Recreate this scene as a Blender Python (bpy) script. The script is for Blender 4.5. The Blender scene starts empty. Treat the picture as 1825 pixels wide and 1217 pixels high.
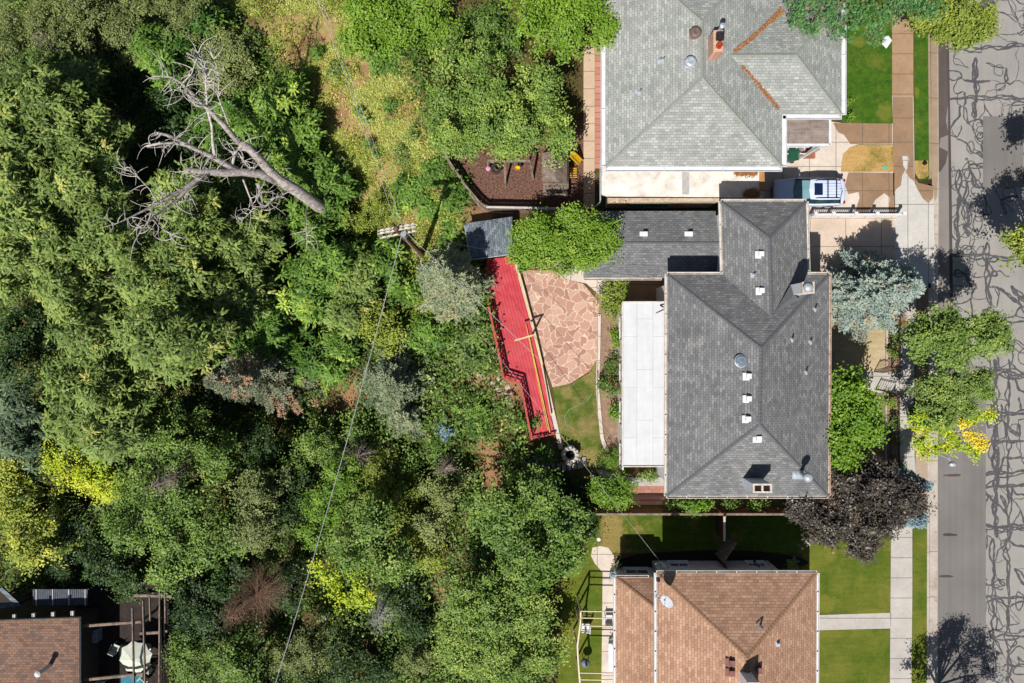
import bpy, math, random
import numpy as np
from mathutils import Vector, Matrix
R = math.radians
random.seed(7)
# ------------------------------------------------------------------ camera, sky, sun, exposure
H, F, CX, CY = 45.0, 1215.0, 912.5, 608.5
S = bpy.context.scene
cam = bpy.data.cameras.new('camera'); camo = bpy.data.objects.new('camera', cam)
S.collection.objects.link(camo); camo.location = (0, 0, H); camo.rotation_euler = (0, 0, 0)
cam.sensor_width = 36; cam.lens = F / 1825 * 36; cam.clip_end = 2000; S.camera = camo
w = bpy.data.worlds.new('World'); S.world = w; w.use_nodes = True
SUN_EL, SHADOW_AZ = 55.0, 27.5          # shadows fall towards image-up, 27.5 degrees clockwise
nt = w.node_tree; bg = nt.nodes['Background']; sky = nt.nodes.new('ShaderNodeTexSky')
sky.sky_type = 'NISHITA'; sky.sun_disc = False; sky.sun_elevation = R(SUN_EL); sky.sun_rotation = R(180 + SHADOW_AZ)
nt.links.new(sky.outputs[0], bg.inputs[0]); bg.inputs[1].default_value = 0.05
sl = bpy.data.lights.new('sun', 'SUN'); sl.energy = 5.0; sl.angle = R(0.5); sl.color = (1, 0.96, 0.9)
so = bpy.data.objects.new('sun', sl); S.collection.objects.link(so)
ld = Vector((math.sin(R(SHADOW_AZ)) * math.cos(R(SUN_EL)), math.cos(R(SHADOW_AZ)) * math.cos(R(SUN_EL)), -math.sin(R(SUN_EL))))
so.rotation_euler = ld.to_track_quat('-Z', 'Y').to_euler(); so.location = (-20, -40, 60)
S.view_settings.view_transform = 'Standard'; S.view_settings.look = 'None'; S.view_settings.exposure = 0.3
S.view_settings.gamma = 1; S.cycles.max_bounces = 5; S.cycles.diffuse_bounces = 2; S.cycles.transparent_max_bounces = 6

# ------------------------------------------------------------------ coordinates
def W(px, py, z=0.0):
    k = (H - z) / F
    return Vector(((px - CX) * k, (CY - py) * k, z))
def sm(a, b, x):
    t = np.clip((x - a) / (b - a), 0, 1); return t * t * (3 - 2 * t)
K0 = H / F
def terr(x, y):
    """terrain height: level garden terraces, falling into the ravine to the west"""
    x = np.asarray(x, float); y = np.asarray(y, float)
    px = x / K0 + CX; py = CY - y / K0
    b = np.interp(py, [-400, 0, 240, 370, 400, 520, 660, 760, 815, 828, 892, 905, 1000, 1400], [700, 730, 790, 850, 850, 905, 930, 950, 960, 1046, 1046, 1000, 990, 1000])
    d = (b - px) * K0
    z = -8.0 * (1 - np.exp(-np.clip(d, 0, None) / 16.0)) * sm(0, 3, d)
    z = z + 0.35 * np.sin(x * .35 + 1) * np.sin(y * .29) * sm(4, 12, d)
    z = np.where(px > 1654, -0.3, np.where(d > 0, z, 0))
    return z
def tz(x, y): return float(terr(x, y))
def G(px, py, dz=0.0):
    z = 0.0
    for _ in range(12):
        p = W(px, py, z); z = tz(p.x, p.y) + dz
    return W(px, py, z)

# ------------------------------------------------------------------ objects
col = S.collection
def tag(o, label=None, cat=None, group=None, kind=None):
    if label: o['label'] = label
    if cat: o['category'] = cat
    if group: o['group'] = group
    if kind: o['kind'] = kind
    return o
def empty(name, loc, label, cat, group=None, rz=0):
    o = bpy.data.objects.new(name, None); col.objects.link(o); o.location = loc; o.rotation_euler = (0, 0, rz)
    o.empty_display_size = .3
    return tag(o, label, cat, group)
class MB:
    def __init__(s, org=(0, 0, 0)): s.v = []; s.f = []; s.mi = []; s.o = Vector(org); s.m = 0
    def face(s, pts):
        n = len(s.v); s.v += [tuple(Vector(p) - s.o) for p in pts]; s.f.append(list(range(n, n + len(pts)))); s.mi.append(s.m)
    def mesh(s, vs, fs):
        n = len(s.v); s.v += [tuple(Vector(p) - s.o) for p in vs]; s.f += [[i + n for i in f] for f in fs]; s.mi += [s.m] * len(fs)
    def hexa(s, b, t):
        s.mesh(list(b) + list(t), [[3, 2, 1, 0], [4, 5, 6, 7], [0, 1, 5, 4], [1, 2, 6, 5], [2, 3, 7, 6], [3, 0, 4, 7]])
    def box(s, c, d, rz=0, ry=0):
        m = Matrix.Translation(Vector(c)) @ Matrix.Rotation(rz, 4, 'Z') @ Matrix.Rotation(ry, 4, 'Y')
        x, y, z = d[0] / 2, d[1] / 2, d[2] / 2
        s.hexa([m @ Vector(p) for p in ((-x, -y, -z), (x, -y, -z), (x, y, -z), (-x, y, -z))], [m @ Vector(p) for p in ((-x, -y, z), (x, -y, z), (x, y, z), (-x, y, z))])
    def bar(s, a, b, w_, h_):
        a, b = Vector(a), Vector(b); d = (b - a); L = d.length
        if L < 1e-6: return
        d /= L; up = Vector((0, 0, 1)) if abs(d.z) < .95 else Vector((0, 1, 0))
        sd = d.cross(up).normalized() * w_ / 2; u = sd.cross(d).normalized() * h_ / 2
        s.hexa([a - sd - u, a + sd - u, b + sd - u, b - sd - u], [a - sd + u, a + sd + u, b + sd + u, b - sd + u])
    def tube(s, pts, rad, n=6, cap=True):
        pts = [Vector(p) for p in pts]; k = len(pts)
        if isinstance(rad, (int, float)): rad = [rad] * k
        vs = []; 
        for i, p in enumerate(pts):
            d = (pts[min(i + 1, k - 1)] - pts[max(i - 1, 0)])
            if d.length < 1e-7: d = Vector((0, 0, 1))
            d.normalize(); a = d.cross(Vector((0.13, 0.31, 0.94)));
            if a.length < .1: a = d.cross(Vector((1, 0, 0)))
            a.normalize(); b = d.cross(a)
            for j in range(n):
                t = 2 * math.pi * j / n; vs.append(p + (a * math.cos(t) + b * math.sin(t)) * rad[i])
        fs = [[i * n + j, i * n + (j + 1) % n, (i + 1) * n + (j + 1) % n, (i + 1) * n + j] for i in range(k - 1) for j in range(n)]
        if cap: fs += [list(range(n))[::-1], [(k - 1) * n + j for j in range(n)]]
        s.mesh(vs, fs)
    def lathe(s, c, prof, n=20, sy=1.0):
        c = Vector(c); vs = [c + Vector((r * math.cos(2 * math.pi * j / n), sy * r * math.sin(2 * math.pi * j / n), z)) for r, z in prof for j in range(n)]
        k = len(prof); fs = [[i * n + j, i * n + (j + 1) % n, (i + 1) * n + (j + 1) % n, (i + 1) * n + j] for i in range(k - 1) for j in range(n)]
        if prof[0][0] > 1e-4: fs.append([j for j in range(n)][::-1])
        if prof[-1][0] > 1e-4: fs.append([(k - 1) * n + j for j in range(n)])
        s.mesh(vs, fs)
    def prism(s, pts, z0, z1):
        n = len(pts); P = [Vector((p[0], p[1], 0)) for p in pts]
        s.mesh([Vector((p.x, p.y, z0)) for p in P] + [Vector((p.x, p.y, z1)) for p in P],
               [list(range(n))[::-1], list(range(n, 2 * n))] + [[i, (i + 1) % n, n + (i + 1) % n, n + i] for i in range(n)])
    def build(s, name, mat, parent=None, smooth=False, bevel=0):
        me = bpy.data.meshes.new(name); me.from_pydata(s.v, [], s.f)
        mats = mat if isinstance(mat, (list, tuple)) else [mat]
        for m in mats: me.materials.append(m)
        if len(mats) > 1: me.polygons.foreach_set('material_index', s.mi)
        if smooth: me.polygons.foreach_set('use_smooth', [True] * len(me.polygons))
        me.update()
        o = bpy.data.objects.new(name, me); col.objects.link(o)
        if parent is not None: o.parent = parent
        else: o.location = s.o
        if bevel:
            b = o.modifiers.new('b', 'BEVEL'); b.width = bevel; b.segments = 2; b.limit_method = 'ANGLE'; b.angle_limit = R(40)
        return o
def orient(me):
    import bmesh
    bm = bmesh.new(); bm.from_mesh(me); bmesh.ops.recalc_face_normals(bm, faces=bm.faces); bm.to_mesh(me); bm.free()

# ------------------------------------------------------------------ materials
def lin(c): return c / 12.92 if c <= .04045 else ((c + .055) / 1.055) ** 2.4
def A(r, g, b, k=1.25): return tuple(min(.85, lin(x / 255) / k) for x in (r, g, b)) + (1,)
_mc = {}
class Nt:
    def __init__(s, name):
        s.m = bpy.data.materials.new(name); s.m.use_nodes = True; s.t = s.m.node_tree; s.b = s.t.nodes['Principled BSDF']; s.out = s.t.nodes['Material Output']
        s.b.inputs['Specular IOR Level'].default_value = .25
    def n(s, t, **k):
        x = s.t.nodes.new('ShaderNode' + t)
        for a, v in k.items(): setattr(x, a, v)
        return x
    def l(s, a, b): s.t.links.new(a, b)
    def co(s, kind='Object', rz=0, sc=(1, 1, 1), loc=(0, 0, 0)):
        c = s.n('TexCoord'); mp = s.n('Mapping'); mp.inputs['Rotation'].default_value[2] = rz; mp.inputs['Scale'].default_value = sc; mp.inputs['Location'].default_value = loc
        if kind == 'World':
            g = s.n('NewGeometry'); s.l(g.outputs['Position'], mp.inputs[0])
        else: s.l(c.outputs[kind], mp.inputs[0])
        return mp.outputs[0]
    def noise(s, co, scale, detail=4, rough=.6, dist=0):
        x = s.n('TexNoise'); x.inputs['Scale'].default_value = scale; x.inputs['Detail'].default_value = detail; x.inputs['Roughness'].default_value = rough; x.inputs['Distortion'].default_value = dist
        s.l(co, x.inputs['Vector']); return x.outputs[0]
    def ramp(s, v, stops):
        x = s.n('ValToRGB'); e = x.color_ramp.elements
        while len(e) < len(stops): e.new(.5)
        for i, (p, c) in enumerate(stops): e[i].position = p; e[i].color = c if len(c) == 4 else (*c, 1)
        s.l(v, x.inputs[0]); return x.outputs[0]
    def rng(s, v, a, b, c=0., d=1.):
        x = s.n('MapRange'); x.inputs[1].default_value = a; x.inputs[2].default_value = b; x.inputs[3].default_value = c; x.inputs[4].default_value = d
        s.l(v, x.inputs[0]); return x.outputs[0]
    def mix(s, f, a, b, mode='MIX'):
        x = s.n('Mix', data_type='RGBA', blend_type=mode)
        if isinstance(f, (int, float)): x.inputs[0].default_value = f
        else: s.l(f, x.inputs[0])
        for i, v in ((6, a), (7, b)):
            if isinstance(v, tuple): x.inputs[i].default_value = v if len(v) == 4 else (*v, 1)
            else: s.l(v, x.inputs[i])
        return x.outputs[2]
    def math(s, op, a, b=0.):
        x = s.n('Math', operation=op)
        for i, v in ((0, a), (1, b)):
            if isinstance(v, (int, float)): x.inputs[i].default_value = v
            else: s.l(v, x.inputs[i])
        return x.outputs[0]
    def bump(s, h, st=.3, d=.02):
        x = s.n('Bump'); x.inputs['Strength'].default_value = st; x.inputs['Distance'].default_value = d; s.l(h, x.inputs['Height']); s.l(x.outputs[0], s.b.inputs['Normal'])
    def fin(s, c, rough=.85, metal=0):
        if isinstance(c, tuple): s.b.inputs['Base Color'].default_value = c
        else: s.l(c, s.b.inputs['Base Color'])
        s.b.inputs['Roughness'].default_value = rough; s.b.inputs['Metallic'].default_value = metal; return s.m
G4 = lambda v: (v, v, v, 1)
def mott(name, c1, c2, scale=3, rough=.85, scale2=30, metal=0, kind='Object', bump=0.0, amt2=.25):
    """two tones in noise patches plus a fine grain"""
    if name in _mc: return _mc[name]
    t = Nt(name); co = t.co(kind); n1 = t.noise(co, scale, 5, .65); n2 = t.noise(co, scale2, 3, .7)
    c = t.mix(t.rng(n1, .35, .65), c1, c2); c = t.mix(amt2, c, t.ramp(n2, [(.3, G4(.25)), (.7, G4(1))]), 'MULTIPLY')
    if bump: t.bump(n2, bump)
    _mc[name] = t.fin(c, rough, metal); return _mc[name]
def shingle(name, cols, row=.15, bw=.28, rough=.9, moss=None):
    t = Nt(name); co = t.co('UV')
    b = t.n('TexBrick'); b.offset = .5; b.inputs['Scale'].default_value = 1; b.inputs['Brick Width'].default_value = bw; b.inputs['Row Height'].default_value = row
    b.inputs['Mortar Size'].default_value = .012; b.inputs['Mortar Smooth'].default_value = .3; b.inputs['Bias'].default_value = 0
    b.inputs['Color1'].default_value = G4(0); b.inputs['Color2'].default_value = G4(1); b.inputs['Mortar'].default_value = G4(.0)
    t.l(co, b.inputs['Vector'])
    n = len(cols); v = t.ramp(b.outputs['Color'], [(i / (n - 1), c) for i, c in enumerate(cols)])
    # second larger brick layer gives the laminated random tabs
    b2 = t.n('TexBrick'); b2.offset = .37; b2.inputs['Scale'].default_value = 1; b2.inputs['Brick Width'].default_value = bw * 1.63; b2.inputs['Row Height'].default_value = row
    b2.inputs['Mortar Size'].default_value = 0; b2.inputs['Color1'].default_value = G4(.88); b2.inputs['Color2'].default_value = G4(1.0)
    t.l(co, b2.inputs['Vector'])
    v = t.mix(1.0, v, b2.outputs['Color'], 'MULTIPLY')
    v = t.mix(t.math('MULTIPLY', b.outputs['Fac'], .7), v, tuple(x * .45 for x in cols[0][:3]) + (1,))
    n1 = t.noise(co, .5, 5, .6); v = t.mix(.55, v, t.ramp(n1, [(.3, G4(.84)), (.7, G4(1.16))]), 'MULTIPLY')
    n2 = t.noise(co, 45, 2, .7); v = t.mix(.4, v, t.ramp(n2, [(.3, G4(.5)), (.7, G4(1))]), 'MULTIPLY')
    st = t.noise(t.co('UV', sc=(1.6, .12, 1)), 1, 4, .65); v = t.mix(.5, v, t.ramp(st, [(.35, G4(.84)), (.6, G4(1.12))]), 'MULTIPLY')
    if moss: v = t.mix(t.rng(t.noise(co, 1.1, 6, .7), .52, .72, 0, .5), v, moss)
    t.bump(b.outputs['Fac'], -.5 if False else .4, -.01)
    return t.fin(v, rough)
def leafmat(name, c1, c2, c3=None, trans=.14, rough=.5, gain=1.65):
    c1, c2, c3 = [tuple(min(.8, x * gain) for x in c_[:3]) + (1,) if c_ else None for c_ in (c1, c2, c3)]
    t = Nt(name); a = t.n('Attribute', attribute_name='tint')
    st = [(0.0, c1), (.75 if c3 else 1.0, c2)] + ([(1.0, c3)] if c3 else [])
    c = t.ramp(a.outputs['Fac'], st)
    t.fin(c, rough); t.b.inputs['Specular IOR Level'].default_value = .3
    tr = t.n('BsdfTranslucent'); t.l(t.mix(1.0, c, (1.0, 1.15, .5, 1), 'MULTIPLY'), tr.inputs[0])
    mx = t.n('MixShader'); mx.inputs[0].default_value = trans; t.l(t.b.outputs[0], mx.inputs[1]); t.l(tr.outputs[0], mx.inputs[2]); t.l(mx.outputs[0], t.out.inputs[0])
    return t.m
white = mott('white_paint', A(235, 236, 238), A(215, 216, 220), 2, .6, 20, amt2=.12)
offwhite = mott('cream_wall', A(214, 208, 196), A(190, 186, 178), 1.5, .8, 25, amt2=.2)
metal = mott('galvanised_metal', A(206, 212, 220), A(170, 178, 188), 4, .4, 30, metal=.25, amt2=.12)
darkmetal = mott('dark_iron', A(40, 38, 38), A(58, 52, 50), 5, .5, 30)
gutterm = mott('aged_white_gutter', A(238, 232, 224), A(208, 194, 180), 2.5, .6, 30, amt2=.3)
wood = mott('weathered_wood', A(168, 152, 138), A(120, 102, 90), 3, .85, 40, amt2=.5)
brownwood = mott('stained_brown_fence_wood', A(140, 84, 52), A(92, 60, 44), 3, .8, 40, amt2=.5)
barkm = mott('bark', A(110, 92, 76), A(72, 60, 50), 4, .95, 30, bump=.4)
deadm = mott('bleached_deadwood', A(206, 198, 192, 1.15), A(138, 126, 120, 1.15), 5, .9, 40, bump=.5, amt2=.5)
conc = None
def concrete(name, c1, c2, jx=0, jy=0, ox=0, oy=0, stain=None):
    """concrete slabs: joints every jx / jy metres in world space"""
    t = Nt(name); co = t.co('World', loc=(ox, oy, 0)); n1 = t.noise(co, .8, 6, .7); n2 = t.noise(co, 25, 3, .7); n3 = t.noise(co, 5, 6, .8)
    c = t.mix(t.rng(n1, .35, .65), c1, c2); c = t.mix(.3, c, t.ramp(t.noise(co, .5, 3, .6), [(.35, G4(.7)), (.6, G4(1))]), 'MULTIPLY'); c = t.mix(.22, c, t.ramp(n2, [(.3, G4(.5)), (.7, G4(1))]), 'MULTIPLY'); c = t.mix(.3, c, t.ramp(n3, [(.35, G4(.6)), (.6, G4(1))]), 'MULTIPLY')
    if stain: c = t.mix(t.rng(t.noise(co, 1.3, 5, .7), .56, .66, 0, .6), c, stain)
    if jx or jy:
        sp = t.n('SeparateXYZ'); t.l(co, sp.inputs[0]); ms = []
        for ax, j in ((0, jx), (1, jy)):
            if j:
                f = t.math('FRACT', t.math('DIVIDE', sp.outputs[ax], j)); d = t.math('ABSOLUTE', t.math('SUBTRACT', f, .5))
                ms.append(t.math('LESS_THAN', d, .028 / j))
        mm = ms[0] if len(ms) == 1 else t.math('MAXIMUM', ms[0], ms[1])
        c = t.mix(t.math('MULTIPLY', mm, .6), c, A(90, 80, 70))
    return t.fin(c, .9)
def spots(t, co, sp_, n1, wob=.5):
    """soft patches [(px, py, rx_px, ry_px)] in world space, ragged with noise n1; returns 0..1"""
    out = None
    for px, py, rx, ry in sp_:
        c = W(px, py, 0); a = t.n('VectorMath', operation='SUBTRACT'); t.l(co, a.inputs[0]); a.inputs[1].default_value = (c.x, c.y, 0)
        m = t.n('VectorMath', operation='MULTIPLY'); t.l(a.outputs[0], m.inputs[0]); m.inputs[1].default_value = (1 / (rx * K0), 1 / (ry * K0), 0)
        l = t.n('VectorMath', operation='LENGTH'); t.l(m.outputs[0], l.inputs[0]); d = t.math('ADD', l.outputs['Value'], t.math('MULTIPLY', t.math('SUBTRACT', n1, .5), wob * 2))
        v = t.rng(d, .65, 1.1, 1, 0); out = v if out is None else t.math('MAXIMUM', out, v)
    return out
def lawnmat(name, g1, g2, dry, th=.55, soft=.1, ax=None, sp_=None):
    t = Nt(name); co = t.co('World'); n1 = t.noise(co, .45, 5, .65); n2 = t.noise(co, 14, 4, .8); n3 = t.noise(co, 2.2, 4, .7); n4 = t.noise(co, 60, 2, .8)
    c = t.mix(t.rng(n3, .35, .65), g1, g2)
    m = t.math('ADD', t.math('MULTIPLY', n1, .7), t.math('MULTIPLY', n2, .3))
    c = t.mix(t.rng(m, th - soft, th + soft), c, dry)
    if sp_: c = t.mix(spots(t, co, sp_, t.noise(co, 2.5, 5, .75), .9), c, t.mix(t.rng(n2, .45, .6), dry, g1))
    c = t.mix(.6, c, t.ramp(n2, [(.3, G4(.4)), (.68, G4(1))]), 'MULTIPLY'); c = t.mix(.5, c, t.ramp(n4, [(.3, G4(.4)), (.7, G4(1))]), 'MULTIPLY')
    mow = t.noise(t.co('World', sc=(.5, 5, 1)), 1, 3, .6); c = t.mix(.5, c, t.ramp(mow, [(.35, G4(.72)), (.62, G4(1))]), 'MULTIPLY')
    t.bump(n4, .6, .05); return t.fin(c, .95)
def sheet(name, pts, z, mat, kind='structure', parent=None, label=None, cat=None, zpix=None):
    """flat polygon traced in photograph pixels, laid at height z; skirt so that it has real thickness"""
    P = [W(x, y, zpix if zpix is not None else z) for x, y in pts]; b = MB()
    ar = sum(P[i].x * P[(i + 1) % len(P)].y - P[(i + 1) % len(P)].x * P[i].y for i in range(len(P)))
    if ar < 0: P = P[::-1]
    b.prism([(p.x, p.y) for p in P], z - .03 if z < .1 else z - .12, z)
    o = b.build(name, mat, parent)
    import bmesh
    bm = bmesh.new(); bm.from_mesh(o.data); bmesh.ops.triangulate(bm, faces=[f for f in bm.faces if len(f.verts) > 4]); bm.to_mesh(o.data); bm.free()
    if parent is None: tag(o, label, cat, None, kind)
    return o
def blob(cx, cy, rx, ry, n=26, j=.12, seed=1, a=0):
    r = random.Random(seed); o = []
    ph = [r.uniform(0, 6.28) for _ in range(4)]
    for i in range(n):
        t = 2 * math.pi * i / n; k = 1 + j * (math.sin(2 * t + ph[0]) * .6 + math.sin(3 * t + ph[1]) * .5 + math.sin(5 * t + ph[2]) * .35 + math.sin(9 * t + ph[3]) * .2)
        x, y = rx * k * math.cos(t), ry * k * math.sin(t); o.append((cx + x * math.cos(a) - y * math.sin(a), cy + x * math.sin(a) + y * math.cos(a)))
    return o
def rect(x0, y0, x1, y1): return [(x0, y0), (x1, y0), (x1, y1), (x0, y1)]

# ------------------------------------------------------------------ ground
def make_ground():
    pxs = sorted(set(list(np.arange(-200, 1100, 12)) + [1100, 1200, 1300, 1400, 1500, 1600, 1653.9, 1654.3, 1700, 1900, 2100, 2600, 6000, -400, -800, -2000, -5000]))
    pys = sorted(set(list(np.arange(-200, 1420, 10)) + [-400, -900, -2500, -5000, 1700, 2200, 4000, 6500]))
    X = (np.array(pxs) - CX) * K0; Y = (CY - np.array(pys)) * K0
    gx, gy = np.meshgrid(X, Y); Z = terr(gx, gy)
    v = np.stack([gx, gy, Z], -1).reshape(-1, 3); nx, ny = len(X), len(Y)
    f = [(j * nx + i, (j + 1) * nx + i, (j + 1) * nx + i + 1, j * nx + i + 1) for j in range(ny - 1) for i in range(nx - 1)]
    me = bpy.data.meshes.new('ground'); me.from_pydata(v.tolist(), [], f); me.polygons.foreach_set('use_smooth', [True] * len(f))
    t = Nt('hillside_soil'); co = t.co('World'); n1 = t.noise(co, .22, 6, .65, .4); n2 = t.noise(co, 3.5, 6, .75); n3 = t.noise(co, 30, 3, .8)
    DIRT = [(500, 45, 80, 26), (570, 66, 46, 26), (600, 715, 36, 44), (545, 830, 26, 20), (630, 705, 24, 18), (880, 850, 30, 66), (700, 870, 34, 26), (870, 800, 30, 26), (870, 680, 40, 22), (780, 1070, 20, 34), (560, 1105, 34, 26), (905, 690, 30, 34), (845, 385, 34, 18), (590, 160, 24, 54), (640, 110, 28, 18), (690, 230, 30, 50), (720, 180, 20, 30), (620, 250, 16, 40)]
    n4 = t.noise(co, .9, 6, .7); dm = spots(t, co, DIRT, n4, .8)
    c = t.mix(t.rng(n4, .4, .6), A(96, 92, 48), A(128, 108, 68)); mead = spots(t, co, [(500, 30, 130, 60), (640, 180, 130, 190), (690, 330, 100, 120)], n4, .3)
    c = t.mix(mead, c, t.mix(t.rng(n4, .42, .58), A(190, 176, 104), A(214, 176, 122))); c = t.mix(dm, c, t.mix(t.rng(n2, .4, .6), A(206, 164, 122), A(170, 124, 86)))
    c = t.mix(.7, c, t.ramp(n3, [(.3, G4(.35)), (.7, G4(1))]), 'MULTIPLY'); c = t.mix(.6, c, t.ramp(n2, [(.3, G4(.45)), (.65, G4(1))]), 'MULTIPLY')
    t.bump(n3, .8, .06); me.materials.append(t.fin(c, .95))
    o = bpy.data.objects.new('ground', me); col.objects.link(o); o['kind'] = 'structure'
make_ground()
C_side = concrete('pavement_concrete', A(206, 200, 192), A(192, 186, 178), 0, 1.33, 0, .3)
C_tan = concrete('damp_tan_concrete', A(186, 154, 122), A(170, 138, 108), 0, 1.33, 0, .3, A(150, 118, 90))
C_cream = concrete('cream_driveway_concrete', A(232, 218, 204), A(216, 202, 188), 1.75, 1.6, .5, .45)
C_apron = concrete('driveway_apron_concrete', A(216, 212, 206), A(204, 200, 194), 1.35, 2.9, .2, 1.1)
C_wet = concrete('wet_concrete', A(170, 138, 108), A(150, 122, 98), 1.75, 1.6, .5, .45)
C_gut = concrete('gutter_concrete', A(206, 196, 184), A(188, 176, 164), 0, 3.0, 0, .4, A(150, 120, 100))
C_wgut = concrete('stained_gutter_concrete', A(178, 156, 130), A(158, 138, 116), 0, 3.0, 0, .4)
lawn_g = lawnmat('watered_lawn', A(92, 132, 26), A(56, 106, 18), A(150, 150, 60), .60, .10, sp_=[(1577, 200, 16, 18), (1530, 75, 14, 10), (1634, 165, 5, 12)])
lawn_s = lawnmat('patchy_lawn', A(112, 132, 34), A(90, 116, 26), A(156, 152, 62), .56, .14, sp_=[(1470, 1075, 26, 16), (1470, 1130, 40, 8), (1480, 985, 14, 16), (1555, 1090, 30, 6)])
lawn_dry = lawnmat('dried_lawn', A(120, 130, 40), A(190, 156, 84), A(236, 192, 120), .44, .06)
lawn_tan = lawnmat('straw_dry_lawn', A(208, 184, 136), A(224, 202, 156), A(240, 218, 178), .5, .12)
soil = mott('garden_bed_soil', A(178, 146, 124), A(150, 122, 100), 3, .95, 40, bump=.7, amt2=.5)
mulch = mott('bark_mulch', A(164, 122, 104), A(80, 58, 48), 9, .95, 34, bump=1.0, amt2=.8)
gravelm = mott('pale_gravel', A(214, 192, 168), A(180, 160, 140), 12, .95, 60, bump=1.0, amt2=.6)
def road_mat():
    t = Nt('cracked_asphalt'); co = t.co('World'); dn = t.n('TexNoise'); dn.inputs['Scale'].default_value = .9; dn.inputs['Detail'].default_value = 3; t.l(co, dn.inputs['Vector'])
    hair = t.n('TexVoronoi', feature='DISTANCE_TO_EDGE', voronoi_dimensions='2D'); hair.inputs['Scale'].default_value = .8
    a = t.n('VectorMath', operation='ADD'); t.l(co, a.inputs[0]); t.l(dn.outputs['Color'], a.inputs[1]); t.l(a.outputs[0], hair.inputs['Vector'])
    g = t.math('MULTIPLY', t.rng(hair.outputs[0], .006, .014, .5, 0), t.rng(t.noise(co, .5, 3, .6), .5, .56))
    n1 = t.noise(co, .35, 5, .6); n2 = t.noise(co, 60, 3, .85); n3 = t.noise(t.co('World', sc=(2.4, .06, 1)), 1, 4, .6)
    c = t.mix(t.rng(n1, .35, .65), A(172, 167, 161), A(160, 156, 151)); c = t.mix(.4, c, t.ramp(n3, [(.35, G4(.75)), (.65, G4(1))]), 'MULTIPLY')
    c = t.mix(.5, c, t.ramp(n2, [(.3, G4(.55)), (.7, G4(1))]), 'MULTIPLY'); c = t.mix(t.math('MULTIPLY', g, .85), c, A(104, 100, 104))
    t.bump(n2, .3); return t.fin(c, .9)
def patch_mat(name, c1, c2, k=.35):
    t = Nt(name); co = t.co('World'); n1 = t.noise(co, .3, 5, .6); n2 = t.noise(co, 55, 3, .85); n3 = t.noise(t.co('World', sc=(3, .05, 1)), 1, 4, .6)
    c = t.mix(t.rng(n1, .35, .65), c1, c2); c = t.mix(k, c, t.ramp(n3, [(.35, G4(.7)), (.65, G4(1))]), 'MULTIPLY'); c = t.mix(.5, c, t.ramp(n2, [(.3, G4(.6)), (.7, G4(1))]), 'MULTIPLY')
    t.bump(n2, .3); return t.fin(c, .9)
asph_new = patch_mat('newer_asphalt', A(136, 131, 128), A(126, 121, 118)); asph_strip = patch_mat('asphalt_edge_strip', A(156, 148, 142), A(140, 132, 128)); asph_wet = patch_mat('wet_asphalt', A(104, 94, 88), A(90, 80, 76)); seam = patch_mat('sealed_seam', A(92, 84, 84), A(78, 72, 74))
sheet('road', rect(1670, -500, 2300, 1700), -.15, road_mat())
sheet('road_patch', rect(1672, 652, 1757, 1500), -.144, asph_new)
sheet('road_patch', rect(1752, 207, 1824, 334), -.144, asph_new)
sheet('road_patch', rect(1671, 196, 1692, 652), -.144, asph_strip)
sheet('road_patch', [(1671, 66), (1688, 66), (1690, 180), (1686, 215), (1691, 240), (1676, 246), (1674, 262), (1690, 270), (1686, 290), (1676, 306), (1671, 306)], -.140, asph_wet)
sheet('road_patch', [(1688, 68), (1691, 68), (1696, 330), (1700, 660), (1694, 660), (1691, 330)], -.137, seam)
for x, y, rx in ((1698, 847, 15), (1693, 953, 14), (1686, 1027, 12)): sheet('road_patch', blob(x, y, rx, 2.4, 20, .15, x), -.136, seam)
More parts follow.
